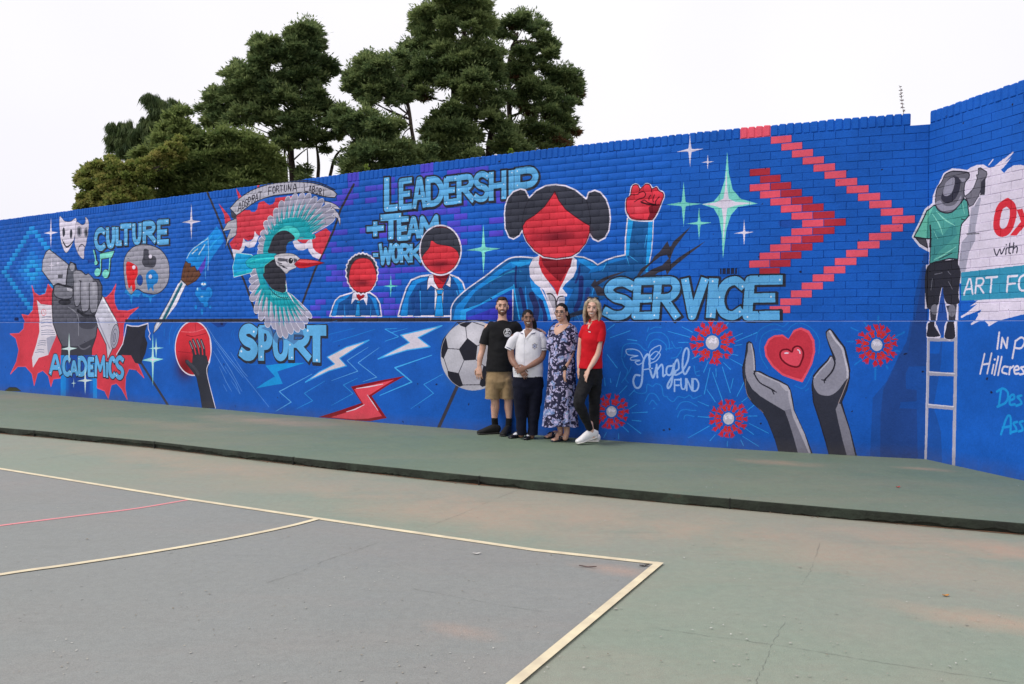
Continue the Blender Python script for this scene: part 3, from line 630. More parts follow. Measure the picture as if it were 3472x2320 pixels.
# collar, shirt, neck
Z6.poly([(375,900),(385,1040),(430,1150),(500,1120),(560,1370),(600,1370),(610,1260),(700,1260),(770,1100),(700,1080),(790,960),(830,870),(800,820),(460,820),(410,835)], (24,110,196))
Z6.poly([(385,1010),(480,1090),(590,1370),(548,1370),(500,1200),(440,1150),(400,1100)], (40,150,232)); Z6.line([(480,1090),(540,1220),(582,1370)], WHT, 12, True)
Z6.poly([(410,830),(470,806),(500,900),(560,1050),(620,1130),(680,1030),(740,900),(762,806),(800,840),(798,920),(770,990),(700,1050),(672,1090),(715,1145),(712,1165),(655,1155),(695,1170),(690,1260),(625,1360),(590,1370),(560,1260),(510,1110),(430,1050),(385,990),(378,900)], (226,218,234))
Z6.poly([(535,1140),(580,1140),(612,1190),(615,1260),(600,1300)], (180,176,190)); Z6.poly([(640,1180),(695,1165),(690,1240),(640,1230)], (180,176,190))
Z6.line([(538,1140),(575,1142),(608,1180),(616,1250)], (50,48,58), 11, True); Z6.line([(680,1160),(640,1170),(622,1210),(618,1260)], (50,48,58), 10, True)
Z6.poly([(470,800),(762,800),(740,900),(690,1010),(655,1080),(627,1160),(600,1090),(540,1020),(490,950),(462,870)], (202,46,60))
Z6.poly([(485,820),(762,820),(745,900),(680,990),(655,1035),(600,990),(540,930),(500,880)], (128,26,40), a=.95)
# head and hair
hair = [(158,430),(165,360),(190,290),(235,235),(300,210),(345,222),(378,290),(440,225),(520,182),(610,170),(700,182),(790,220),(850,270),(884,300),(905,240),(960,222),(1010,240),(1060,300),(1090,390),(1098,480),(1085,580),(1050,645),(990,675),(945,655),(915,610),(880,690),(820,770),(760,815),(620,832),(500,815),(420,760),(350,670),(316,580),(290,625),(240,655),(200,640),(165,560)]
Z6.poly(hair, (58,60,74), edge=WHT, ew=13)
Z6.poly([(320,540),(350,490),(430,440),(510,370),(560,300),(605,232),(640,310),(700,390),(780,450),(860,505),(915,535),(912,600),(880,690),(820,765),(750,808),(620,826),(510,810),(430,760),(360,680),(325,600)], (218,56,72), edge=(60,22,36), ew=7)
Z6.line([(378,295),(340,380),(322,460),(316,545)], BLK, 7, True); Z6.line([(884,305),(905,380),(918,460),(918,540)], BLK, 7, True)
Z6.poly([(600,232),(618,260),(600,262)], (110,16,30)); Z6.blob(620, 630, 190, 60, (110,20,38), .8); Z6.blob(420, 650, 40, 70, (170,36,54), .5); Z6.blob(880, 620, 40, 60, (170,36,54), .4)
# fist
Z6.poly([(1232,300),(1262,270),(1280,190),(1310,162),(1345,168),(1370,195),(1410,158),(1450,165),(1475,195),(1510,185),(1535,215),(1570,235),(1580,280),(1560,330),(1530,410),(1490,480),(1445,500),(1290,490),(1240,440),(1226,380)], WHT, True)
Z6.poly([(1242,300),(1275,265),(1290,195),(1315,172),(1342,178),(1362,210),(1385,190),(1412,168),(1445,175),(1466,208),(1505,195),(1528,228),(1562,245),(1568,280),(1548,330),(1520,400),(1480,470),(1440,484),(1300,478),(1256,435),(1238,380)], (222,58,76), True, edge=(80,18,32), ew=8)
Z6.poly([(1440,370),(1500,350),(1535,350),(1510,420),(1475,468),(1430,478),(1445,430)], (120,24,40), True); Z6.poly([(1260,440),(1330,470),(1400,478),(1300,482)], (170,34,52))
for q in ([(1280,262),(1310,262),(1345,255),(1352,240)], [(1350,245),(1390,235),(1410,255),(1395,285),(1350,300),(1310,325)], [(1365,325),(1400,310),(1430,330),(1480,345)], [(1455,265),(1440,290),(1440,310)], [(1488,262),(1475,300),(1478,325)], [(1530,280),(1500,320),(1500,345)], [(1362,210),(1355,225)], [(1466,208),(1462,235)]): Z6.line(q, (70,14,28), 8, True)
Z6.line([(1375,330),(1430,345),(1500,350)], (40,10,20), 13, True); Z6.blob(1330, 380, 60, 50, (240,92,108), .6)
# star burst to the right, dark shards
ZS = View(1950, 700, .23434, [MC])
ZS.poly([(890,1015),(960,900),(1100,800),(1150,720),(1220,660),(1340,500),(1365,580),(1395,570),(1420,510),(1680,285),(1560,440),(1440,600),(1400,700),(1370,790),(1355,750),(1330,700),(1240,720),(1100,830),(1000,930),(930,1015)], (56,54,66))
ZS.poly([(930,1018),(1020,970),(1130,900),(1260,850),(1350,760),(1385,770),(1390,830),(1500,740),(1640,650),(1890,500),(1760,610),(1640,700),(1480,830),(1400,900),(1330,990),(1310,920),(1200,960),(1130,1018)], (56,54,66))
ZS.poly([(230,1140),(290,1050),(310,1090),(420,1030),(520,990),(760,925),(640,980),(480,1050),(390,1100),(330,1140),(430,1200),(430,1290),(320,1290),(290,1200)], (56,54,68))
Z6.poly([(560,1440),(750,1310),(880,1270),(940,1170),(1000,1200),(960,1260),(820,1330),(600,1400)], (48,50,66), a=.85)
Z7.star(305, 282, 100, 128, WHT, tilt=-.12); Z7.star(436, 368, 50, 60, WHT, tilt=-.1)
Z7.star(258, 680, 135, 165, MINT, tilt=-.02); Z7.star(372, 820, 95, 122, MINT, tilt=-.05)
Z7.poly([(580,290),(592,450),(620,570),(680,640),(806,676),(660,700),(608,760),(575,860),(548,1085),(540,900),(520,780),(480,710),(390,680),(480,660),(530,600),(562,500)], MINT)
Z7.poly([(574,420),(580,560),(592,640),(640,662),(775,672),(640,690),(580,710),(562,860),(550,980),(552,800),(540,710),(480,690),(390,680),(490,668),(552,640),(565,560)], WHT)
Z7.star(705, 890, 74, 98, WHT, tilt=-.08)

bubble(Z8, [('S',148,382,138,472,72),('E',382,548,138,470,62),('R',540,742,132,474,62),('V',752,940,134,472,62),('I',940,1046,132,470,74),('C',1030,1242,130,474,70),('E',1256,1530,124,474,72)], 72, 13, (8, 6), -.02, shear=.08, dots=3, inset=.5)
Z6.line([(800,1330),(860,1450)], (60,150,230), 6, taper=(.3,1))

# ---------------- Angel FUND, doodled rays, clouds, red flowers of hand prints
RAY = (50, 152, 230)
for a in ((185,550,242,508),(208,612,366,556),(345,624,418,634),(660,560,830,606),(740,646,818,648),(770,525,855,568),(185,742,264,846),(290,876,258,992),(356,1064,402,1018),(280,1048,340,985),(355,1168,415,1130),(378,1198,500,1192),(380,1255,450,1262),(345,1278,448,1358),(305,1300,352,1346),(275,1360,276,1400),(165,925,170,985),(82,990,104,1030),(180,1350,160,1390),(210,930,215,960),(820,1392,984,1300),(895,1108,978,1144),(895,1226,990,1234),(1030,1368,988,1416),(1125,1420,1124,1458),(1230,1410,1250,1452),(1244,1380,1368,1458),(1260,1315,1330,1365),(1296,1280,1446,1356),(1284,1222,1356,1222),(1236,1112,1280,1078),(1152,1010,1170,930),(1280,1180,1424,1062),(1148,776,1262,838),(1200,1068,1270,930),(1085,838,1148,1040),(1008,882,1088,1104),(990,846,944,1050),(965,1015,1030,1110),(1035,850,1038,915),(975,795,940,880),(1190,640,1356,570),(1172,608,1242,576),(1180,672,1236,664),(1150,738,1205,748),(1095,805,1150,858),(1095,540,1130,495),(848,775,905,750)):
    Z8.line([a[:2], a[2:]], RAY, 9 if (a[0]+a[1]) % 3 else 11, taper=(.5,1,.7))
CL = (34, 130, 216)
for q in ([(300,758),(310,680),(360,655),(430,662),(470,700),(495,712)], [(490,632),(520,580),(600,570),(650,600),(670,650),(672,700)], [(505,690),(530,640),(580,622),(640,660),(650,710)], [(525,545),(560,528),(610,530)], [(500,560),(510,530)], [(320,762),(345,720),(400,700)], [(300,770),(320,830),(345,870),(330,930),(350,960)], [(372,840),(355,880),(300,960)], [(690,640),(720,690),(770,690),(730,760),(690,770)], [(640,700),(700,690)], [(400,1030),(440,1045),(490,1035),(500,975),(540,990),(570,970),(610,990),(625,1060),(660,1072)], [(480,1110),(515,1050),(560,1052),(595,1100)], [(515,1130),(540,1100),(575,1135)], [(655,1080),(700,1110),(740,1070),(790,1080),(830,1060),(860,1085),(920,1060)], [(725,1170),(760,1120),(820,1110),(890,1145)], [(735,1230),(770,1175),(880,1180)], [(785,1245),(800,1215),(865,1225)], [(865,830),(880,900),(910,905)], [(875,880),(905,870)], [(545,1165),(560,1160)]):
    Z8.line(q, CL, 8, True, a=.85)
AN = (150, 184, 238)
for q, w in (([(470,775),(440,720),(390,700),(335,705),(345,740),(400,750),(425,752),(375,765),(372,785),(425,785),(440,790),(405,800),(430,822),(470,800)], 8), ([(520,780),(520,720),(560,685),(600,672),(605,700),(580,740),(545,778),(520,760),(560,720),(585,725),(600,745),(570,790),(510,815)], 8),
             ([(440,905),(405,905),(390,950),(405,995),(435,1000),(455,960),(462,880),(470,790),(500,740),(515,770),(520,850),(540,920),(555,900),(570,840)], 16), ([(470,860),(540,850)], 10), ([(572,820),(578,920)], 15), ([(578,860),(610,820),(622,850),(622,910),(640,900)], 14), ([(690,830),(655,840),(650,890),(680,900),(700,850),(704,820),(690,960),(665,1005),(658,980),(690,920),(720,880)], 15), ([(705,880),(745,850),(735,780),(710,830),(715,900),(770,880)], 14), ([(770,880),(815,790),(822,710),(800,695),(780,750),(775,850),(795,895),(830,840)], 15)):
    Z8.line(q, AN, w, True)
for L_, x0, x1, y0, y1 in (('F',712,756,938,1030),('U',762,800,930,1012),('N',808,848,932,1022),('D',856,900,932,1026)):
    for P in letter_strokes(L_, x0, x1, y0, y1): Z8.line(P, AN, 13)
fr = random.Random(3)
def hand_flower(v, cx, cy, r, R):
    for ring_, n, col in ((.72, 13, (224,40,28)), (1.0, 15, (210,30,42))):
        for i in range(n):
            a = 2*math.pi*i/n + fr.uniform(-.1, .1); d = r + (R-r)*(.32 if ring_ < 1 else .68)
            x, y = cx + d*math.cos(a), cy + d*math.sin(a); q = (R-r)*.17
            if ring_ < 1:
                v.ell(x, y, q, q*.8, col, a, a=.9); v.ell(x + q*.3*math.cos(a), y + q*.3*math.sin(a), q*.35, q*.3, (40,70,170), a)
            for k in range(4):
                b = a + (k-1.5)*.32*(1.2 if ring_ < 1 else .9); L = (R-r)*fr.uniform(.24, .42)
                p0 = (x + q*.5*math.cos(b), y + q*.5*math.sin(b)); p1 = (x + (q*.5+L)*math.cos(b), y + (q*.5+L)*math.sin(b))
                v.line([p0, p1], (230,46,32) if ring_ < 1 else (214,34,50), (R-r)*.085, a=.95)
    v.ell(cx, cy, r, r*1.06, (196,192,206))
    for i in range(26):
        v.ell(cx + fr.uniform(-.8,.8)*r*.85, cy - fr.uniform(-.1,.8)*r*.9*.9, r*.12, r*.12, (232,226,242))
hand_flower(Z8, 1008, 648, 52, 160); hand_flower(Z8, 220, 1188, 40, 128); hand_flower(Z8, 1134, 1242, 44, 140); hand_flower(Z9, 1667, 318, 56, 190)
for a in ((1680,35,1680,98),(1540,88,1568,132),(1415,148,1482,178),(1372,282,1438,282),(1450,512,1516,462),(1652,540,1652,655),(1830,250,1936,192),(1850,375,1886,380),(1765,525,1775,550)):
    Z9.line([a[:2], a[2:]], (24,118,206), 17 if a[0] > 1640 and a[1] < 600 else 13)
# hands and heart
Z9.poly([(820,232),(800,262),(800,262),(740,218),(660,225),(600,262),(562,340),(575,430),(640,530),(740,615),(850,655),(935,682),(985,590),(1030,500),(1058,380),(1050,270),(1000,180),(920,148),(850,175)], (236,84,104), edge=(236,84,104), ew=6)
Z9.poly([(800,270),(735,232),(665,240),(612,275),(580,345),(592,425),(650,515),(745,598),(850,636),(925,655),(968,585),(1012,495),(1038,380),(1030,280),(985,200),(920,166),(860,188),(820,232)], (202,54,72))
Z9.poly([(832,385),(790,362),(735,370),(715,410),(735,465),(800,515),(890,532),(930,470),(945,400),(920,345),(880,330),(845,350)], (226,76,96), True, edge=(110,14,32), ew=17)
Z9.ell(778, 398, 22, 8, WHT, -.05); Z9.line([(888,365),(905,375),(912,400)], WHT, 11, True)
for q in ([(475,280),(500,190),(570,135),(660,112),(740,135),(760,128),(798,95)], [(595,552),(530,440),(515,330),(540,230),(620,175),(700,165),(768,190),(830,130),(900,102),(990,130),(1070,205),(1105,300),(1095,400)], [(862,718),(935,745),(985,690),(1055,550)], [(965,770),(995,745)]): Z9.line(q, (24,118,206), 9, True)
H1 = [(390,300),(412,285),(436,300),(458,370),(468,480),(472,575),(520,580),(600,625),(700,665),(790,715),(815,760),(835,850),(850,960),(900,1070),(960,1200),(1030,1390),(705,1372),(670,1250),(600,1070),(550,980),(450,890),(400,820),(375,720),(352,620),(348,540),(372,450)]
Z9.poly(H1, (56,58,72), edge=BLK, ew=12)
Z9.poly([(398,310),(412,292),(430,305),(450,375),(462,490),(460,570),(450,600),(480,640),(590,700),(660,745),(700,760),(800,740),(820,860),(830,960),(760,965),(700,930),(600,870),(520,820),(440,750),(395,680),(375,600),(372,540),(380,450),(398,380)], (150,148,164))
Z9.poly([(470,590),(520,592),(600,640),(700,685),(780,730),(800,770),(812,860),(820,960),(760,960),(640,880),(660,800),(600,730),(500,660)], (152,150,166), True)
Z9.poly([(760,960),(835,940),(900,1080),(965,1230),(1010,1390),(892,1385),(850,1230),(800,1070)], (132,130,146)); Z9.poly([(790,740),(812,760),(850,960),(960,1200),(1020,1388),(1000,1388),(920,1200),(840,1020),(800,850)], (186,182,196))
Z9.poly([(700,680),(790,725),(812,770),(770,770),(740,740)], (186,182,196)); Z9.line([(432,310),(450,400),(460,500),(462,590)], (186,182,196), 13, True); Z9.line([(490,588),(600,640),(700,684),(780,724)], (184,180,194), 14, True)
Z9.line([(462,575),(470,620),(520,690),(600,735),(660,770)], BLK, 13, True); Z9.line([(635,760),(655,800)], BLK, 10); Z9.line([(640,765),(680,782)], BLK, 10)
Z9.line([(372,650),(378,740),(400,820),(470,900),(550,985)], (150,130,128), 5, True)
Z9.poly([(395,670),(440,750),(520,820),(600,870),(700,930),(760,965),(800,1070),(850,1230),(892,1385),(705,1372),(670,1250),(600,1070),(550,980),(450,890),(400,810)], (50,52,66))
H2 = [(1170,190),(1200,160),(1230,180),(1290,260),(1350,340),(1375,430),(1400,560),(1395,650),(1370,760),(1320,880),(1350,990),(1400,1150),(1465,1408),(1200,1395),(1160,1250),(1100,1050),(1045,880),(1030,720),(1045,620),(1100,550),(1180,470),(1210,425),(1240,430),(1200,320),(1175,240)]
Z9.poly(H2, (52,54,68), edge=BLK, ew=12)
Z9.poly([(1175,200),(1200,172),(1225,195),(1280,270),(1338,345),(1360,430),(1388,570),(1380,640),(1350,680),(1280,770),(1200,815),(1110,805),(1065,760),(1045,700),(1050,640),(1110,565),(1190,480),(1212,435),(1232,440),(1248,480),(1262,450),(1210,330),(1180,250)], (146,144,160), True)
Z9.line([(1205,180),(1260,270),(1325,350),(1350,440),(1380,570),(1378,640)], (196,192,206), 20, True); Z9.line([(1052,640),(1110,568),(1190,482),(1215,440)], (184,180,196), 12, True)
Z9.line([(1238,440),(1255,500),(1225,580),(1150,665)], BLK, 15, True); Z9.line([(1125,660),(1165,665)], BLK, 10); Z9.line([(1150,660),(1152,690)], BLK, 10)
Z9.poly([(1262,950),(1290,890),(1312,900),(1350,1010),(1400,1160),(1455,1405),(1370,1400),(1330,1250),(1290,1080)], (136,134,148)); Z9.line([(1385,650),(1340,770),(1290,890)], (170,150,148), 6, True)
# wall vents and patched bricks, in paint
Z7.poly([(968,800),(1110,795),(1125,835),(985,850)], (30,66,150), True, a=.6)
Z1.poly([(668,402),(718,398),(716,424),(668,428)], (22,62,144), a=.8); Z1.poly([(108,845),(142,845),(142,868),(108,868)], (18,48,120), a=.8)

# ---------------- painted shadow of the man on the ladder (part of the mural)
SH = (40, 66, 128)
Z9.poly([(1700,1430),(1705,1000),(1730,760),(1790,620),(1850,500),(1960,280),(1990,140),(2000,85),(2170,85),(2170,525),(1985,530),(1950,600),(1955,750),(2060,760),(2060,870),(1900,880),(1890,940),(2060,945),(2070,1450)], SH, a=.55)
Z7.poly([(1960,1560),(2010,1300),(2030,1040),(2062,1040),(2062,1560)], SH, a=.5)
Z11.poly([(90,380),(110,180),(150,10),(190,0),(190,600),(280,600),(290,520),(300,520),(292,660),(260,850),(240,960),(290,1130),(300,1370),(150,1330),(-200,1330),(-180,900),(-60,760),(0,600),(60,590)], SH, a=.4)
# ---------------- side wall: white cloud panel, words
Z10s.poly([(505,715),(540,690),(590,668),(640,666),(680,690),(720,680),(760,650),(860,570),(872,570),(800,650),(850,612),(790,690),(770,705),(795,730),(820,700),(870,672),(920,668),(980,680),(1400,600),(1400,1600),(440,1568),(450,1200),(480,900)], (226,216,236))
Z10s.line([(680,668),(712,628)], (226,216,236), 9); Z10s.poly([(700,700),(790,620),(800,640),(730,700)], (226,216,236))
Z11s.poly([(440,0),(420,60),(420,235),(535,238),(480,280),(530,262),(425,350),(470,335),(560,300),(500,400),(580,370),(620,408),(700,370),(850,330),(1500,330),(1500,0)], (226,216,236))
for q in ([(425,350),(520,295)], [(500,398),(620,330)], [(618,406),(720,345)], [(540,330),(700,310)], [(600,350),(900,320)]): Z11s.line(q, (226,216,236), 14)
Z10s.poly([(560,880),(625,880),(580,1130),(575,1240),(530,1330),(500,1480),(470,1480),(460,1568),(440,1568),(470,1260),(520,1200)], (168,166,186)); Z10s.line([(510,1195),(605,1190)], (100,98,108), 7)
Z11s.poly([(420,47),(1500,-80),(1500,190),(420,240)], (54,146,182))
for P, w in [(q, 62) for q in letter_strokes('0', 722, 842, 950, 1186, shear=.16)]: Z10s.line(P, (222,52,68), 54)
Z10s.poly([(890,1010),(935,1000),(965,1080),(1030,990),(1090,985),(985,1100),(1040,1180),(985,1185),(950,1135),(890,1205),(838,1205),(925,1100)], (222,52,68))
for q in ([(718,1308),(738,1356),(762,1310),(775,1345),(800,1298)], [(812,1300),(808,1348)], [(838,1264),(832,1330),(845,1342)], [(820,1298),(860,1292)], [(870,1262),(862,1336)], [(865,1310),(885,1290),(896,1300),(892,1336)]): Z10s.line(q, (40,42,60), 9, len(q) > 2)
Z10s.ell(812, 1276, 5, 5, (40,42,60))
for L_, x0, x1, y0, y1 in (('A',440,500,92,196),('R',518,572,86,188),('T',582,658,80,182),('F',732,796,72,178),('O',810,880,62,172)):
    for P in letter_strokes(L_, x0, x1, y0, y1, -.08, .08): Z11s.line(P, (228,222,240), 13)
for L_, x0, x1, y0, y1 in (('I',650,700,455,568),('N',700,738,492,562)):
    for P in letter_strokes(L_, x0, x1, y0, y1, 0, .12): Z11s.line(P, (228,222,240), 13)
for q in ([(800,512),(778,632)], [(798,515),(840,490),(862,515),(840,560),(792,562)],
          [(588,602),(558,738)], [(636,598),(606,736)], [(572,675),(622,668)], [(650,675),(638,735)], [(682,620),(655,745)], [(705,622),(680,748)], [(748,690),(718,690),(708,725),(740,738)], [(762,690),(756,742)], [(760,705),(785,685)], [(790,715),(822,705),(812,685),(792,700),(795,735),(822,735)], [(858,690),(835,695),(850,715),(855,735),(830,742)]):
    Z11s.line(q, (228,222,240), 12, len(q) > 2)
Z11s.ell(658, 640, 7, 8, (228,222,240))
for q in ([(700,845),(685,960)], [(672,858),(715,838),(748,870),(735,930),(675,962)], [(760,920),(790,905),(785,880),(762,895),(762,945),(795,945)], [(840,885),(812,895),(830,915),(840,940),(805,955)],
          [(700,1150),(740,1035),(765,1035),(765,1145)], [(712,1105),(765,1095)], [(810,1065),(785,1075),(800,1100),(805,1125),(775,1135)], [(850,1060),(828,1070),(842,1095),(848,1120),(820,1130)]):
    Z11s.line(q, (28,150,224), 15, len(q) > 2)
# ladder
LGC = (176, 174, 192)
for q, w in (([(206,480),(200,850),(184,1340)], 24), ([(392,280),(390,700),(376,1384)], 28)): Z11.line(q, LGC, w)
for q in ([(206,505),(392,505)], [(204,738),(385,742)], [(202,958),(378,972)]): Z11.line(q, (164,162,180), 24); 
for q in ([(210,724),(385,738)], [(206,946),(376,962)]): Z11.line(q, (214,210,226), 8)
Z11.line([(198,490),(192,850),(176,1340)], (206,202,218), 7)
# the painted man on the ladder
man = [(108,1215),(160,1110),(205,1010),(258,965),(262,905),(285,850),(305,820),(340,740),(400,708),(460,712),(520,722),(530,760),(505,800),(492,850),(500,905),(522,885),(560,840),(590,765),(585,755),(600,745),(598,700),(612,690),(640,705),(665,720),(668,745),(655,770),(650,895),(600,905),(560,975),(528,992),(530,1055),(500,1090),(470,1125),(455,1240),(445,1400),(445,1600),(215,1600),(230,1440),(238,1325),(160,1280)]
Z10.poly(man, WHT, edge=WHT, ew=24)
Z11.poly([(188,0),(400,-20),(404,240),(395,260),(392,400),(388,480),(350,505),(315,490),(318,420),(330,380),(330,330),(300,240),(292,150),(275,240),(262,300),(250,390),(290,470),(280,490),(196,486),(190,420),(205,380),(210,280),(180,290)], WHT, edge=WHT, ew=12)
Z11.poly([(292,140),(308,240),(330,380),(316,400),(305,470),(290,480),(262,405),(255,400),(272,260)], (40,80,160))
Z10.poly([(112,1218),(165,1115),(210,1018),(262,975),(330,1000),(440,960),(492,925),(515,945),(530,1050),(500,1085),(470,1120),(455,1240),(446,1385),(380,1380),(300,1400),(228,1455),(236,1320),(240,1230),(205,1230),(160,1220)], (78,158,152), edge=BLK, ew=9)
Z10.poly([(118,1212),(168,1120),(212,1022),(258,985),(215,1080),(205,1225)], (110,196,178)); Z10.poly([(240,1300),(250,1150),(330,1200),(420,1100),(440,1200),(300,1330),(245,1410)], (60,132,138), a=.7)
for q in ([(250,1040),(300,1120),(330,1200)], [(280,1020),(340,1080),(420,1130)], [(260,1170),(290,1230)], [(262,1390),(340,1350),(430,1290)], [(480,960),(495,1040)]): Z10.line(q, (140,214,196), 12, True, taper=(.3,1,.3))
Z10.line([(232,1130),(236,1200),(230,1290)], BLK, 16, True); Z10.line([(470,1080),(500,1088)], BLK, 7); Z10.line([(300,1385),(400,1340)], BLK, 6)
Z10.poly([(125,1225),(200,1228),(215,1300),(160,1268)], (80,78,90), edge=BLK, ew=6)
Z10.poly([(500,905),(530,885),(565,840),(592,770),(585,745),(600,742),(600,695),(618,692),(640,708),(665,722),(666,745),(640,800),(600,905),(560,972),(530,985),(515,940)], (120,118,132), edge=BLK, ew=6); Z10.poly([(620,800),(655,760),(648,895),(612,900)], (58,58,70))
Z10.poly([(272,940),(285,850),(320,800),(345,745),(400,718),(470,720),(525,730),(528,765),(500,800),(490,860),(490,920),(440,990),(390,1030),(330,1030),(285,1000)], (104,103,116), True, edge=BLK, ew=9)
Z10.poly([(345,830),(370,780),(410,755),(450,765),(465,800),(450,880),(410,940),(360,960),(320,930),(325,880)], (52,52,66), True); Z10.poly([(330,880),(350,810),(390,770),(418,770),(415,830),(390,890),(350,905)], (150,148,166), True)
Z10.poly([(275,960),(310,940),(350,980),(420,970),(470,900),(460,960),(400,1015),(330,1020),(290,990)], (150,148,166), True); Z10.poly([(450,770),(500,770),(505,790),(480,800)], (150,148,166))
Z10.poly([(225,1460),(300,1405),(400,1388),(446,1388),(448,1500),(448,1600),(218,1600)], (48,48,58)); 
Z11.poly([(194,0),(400,-10),(402,200),(405,255),(330,262),(300,200),(292,130),(275,200),(262,268),(188,280)], (48,48,58), True); Z11.poly([(190,40),(398,0),(404,240),(330,262),(292,130),(262,268),(188,285)], (48,48,58))
for q in ([(225,90),(215,170)], [(330,40),(350,62)], [(335,110),(360,160)], [(240,60),(290,50)]): Z11.line(q, (128,128,140), 11, True, taper=(.4,1,.3))
Z11.poly([(212,282),(262,272),(258,330),(245,392),(215,392),(208,330)], (62,62,74)); Z11.poly([(318,275),(392,262),(385,330),(380,392),(335,392),(335,330)], (62,62,74))
Z11.ell(240, 300, 24, 36, (118,117,130)); Z11.ell(358, 308, 26, 42, (118,117,130))
Z11.poly([(205,392),(245,388),(258,430),(285,478),(198,484),(200,430)], (44,44,56), True); Z11.poly([(335,390),(375,388),(385,440),(385,490),(350,504),(315,488),(325,430)], (44,44,56), True)
Z11.line([(262,280),(250,380),(248,410),(285,470)], WHT, 7)

def make_image(cv, name):
    H, W = cv.img.shape[:2]; a = np.ones((H, W, 4), np.float32); a[..., :3] = np.clip(cv.img / 255.0, 0, 1)
    im = bpy.data.images.new(name, W, H); im.colorspace_settings.name = 'sRGB'
    im.pixels.foreach_set(a.ravel()); im.update(); im.pack()
    return im
# ------------------------------------------------------------------ wall paint
WALL_K = .95
def paint_mat(name, im, origin, direction, length, toff):
    m = bpy.data.materials.new(name); m.use_nodes = True; n = m.node_tree; L = n.links
    b = n.nodes['Principled BSDF']; b.inputs['Roughness'].default_value = .7; b.inputs['Specular IOR Level'].default_value = .15
    g = n.nodes.new('ShaderNodeNewGeometry')
    sub = n.nodes.new('ShaderNodeVectorMath'); sub.operation = 'SUBTRACT'; sub.inputs[1].default_value = (origin[0], origin[1], PLAT)
    dot = n.nodes.new('ShaderNodeVectorMath'); dot.operation = 'DOT_PRODUCT'; dot.inputs[1].default_value = (direction[0], direction[1], 0)
    sep = n.nodes.new('ShaderNodeSeparateXYZ'); com = n.nodes.new('ShaderNodeCombineXYZ')
    mu = n.nodes.new('ShaderNodeMath'); mu.operation = 'MULTIPLY_ADD'; mu.inputs[1].default_value = 1/length; mu.inputs[2].default_value = toff/length
    mv = n.nodes.new('ShaderNodeMath'); mv.operation = 'MULTIPLY'; mv.inputs[1].default_value = PPM/int(3.7*PPM)
    L.new(g.outputs['Position'], sub.inputs[0]); L.new(sub.outputs[0], dot.inputs[0]); L.new(sub.outputs[0], sep.inputs[0])
    L.new(dot.outputs['Value'], mu.inputs[0]); L.new(sep.outputs['Z'], mv.inputs[0]); L.new(mu.outputs[0], com.inputs[0]); L.new(mv.outputs[0], com.inputs[1])
    # a hand's wobble in the painted edges
    nw = n.nodes.new('ShaderNodeTexNoise'); nw.inputs['Scale'].default_value = 26; L.new(g.outputs['Position'], nw.inputs['Vector'])
    vs = n.nodes.new('ShaderNodeVectorMath'); vs.operation = 'MULTIPLY_ADD'; vs.inputs[1].default_value = (.004/length, .004/3.7, 0); L.new(nw.outputs['Color'], vs.inputs[0]); L.new(com.outputs[0], vs.inputs[2])
    t = n.nodes.new('ShaderNodeTexImage'); t.image = im; t.extension = 'EXTEND'; t.interpolation = 'Linear'; L.new(vs.outputs[0], t.inputs['Vector'])
    # roller marks, thin coats, a little dust
    n1 = n.nodes.new('ShaderNodeTexNoise'); n1.inputs['Scale'].default_value = 1.3; n1.inputs['Detail'].default_value = 6; n1.inputs['Roughness'].default_value = .7
    L.new(g.outputs['Position'], n1.inputs['Vector'])
    r1 = n.nodes.new('ShaderNodeMapRange'); r1.inputs['From Min'].default_value = .3; r1.inputs['From Max'].default_value = .7; r1.inputs['To Min'].default_value = .80; r1.inputs['To Max'].default_value = 1.17
    L.new(n1.outputs['Fac'], r1.inputs['Value'])
    n2 = n.nodes.new('ShaderNodeTexNoise'); n2.inputs['Scale'].default_value = 45; n2.inputs['Detail'].default_value = 5; L.new(g.outputs['Position'], n2.inputs['Vector'])
    r2 = n.nodes.new('ShaderNodeMapRange'); r2.inputs['From Min'].default_value = .3; r2.inputs['From Max'].default_value = .7; r2.inputs['To Min'].default_value = .93; r2.inputs['To Max'].default_value = 1.07
    L.new(n2.outputs['Fac'], r2.inputs['Value'])
    mm = n.nodes.new('ShaderNodeMath'); mm.operation = 'MULTIPLY'; L.new(r1.outputs[0], mm.inputs[0]); L.new(r2.outputs[0], mm.inputs[1])
    mk = n.nodes.new('ShaderNodeMath'); mk.operation = 'MULTIPLY'; mk.inputs[1].default_value = WALL_K; L.new(mm.outputs[0], mk.inputs[0])
    sc = n.nodes.new('ShaderNodeVectorMath'); sc.operation = 'SCALE'; L.new(t.outputs['Color'], sc.inputs[0]); L.new(mk.outputs[0], sc.inputs['Scale'])
    # dust splashed up at the foot of the wall, small chips
    zr = n.nodes.new('ShaderNodeMapRange'); zr.inputs['From Min'].default_value = .0; zr.inputs['From Max'].default_value = .16; zr.inputs['To Min'].default_value = .5; zr.inputs['To Max'].default_value = 0
    L.new(sep.outputs['Z'], zr.inputs['Value'])
    n3 = n.nodes.new('ShaderNodeTexNoise'); n3.inputs['Scale'].default_value = 9; n3.inputs['Detail'].default_value = 6; L.new(g.outputs['Position'], n3.inputs['Vector'])
    m3 = n.nodes.new('ShaderNodeMath'); m3.operation = 'MULTIPLY'; L.new(zr.outputs[0], m3.inputs[0]); L.new(n3.outputs['Fac'], m3.inputs[1])
    mx = n.nodes.new('ShaderNodeMix'); mx.data_type = 'RGBA'; mx.inputs[7].default_value = (.09, .075, .06, 1); L.new(m3.outputs[0], mx.inputs['Factor']); L.new(sc.outputs[0], mx.inputs[6])
    vo = n.nodes.new('ShaderNodeTexNoise'); vo.inputs['Scale'].default_value = 13; vo.inputs['Detail'].default_value = 2; L.new(g.outputs['Position'], vo.inputs['Vector'])
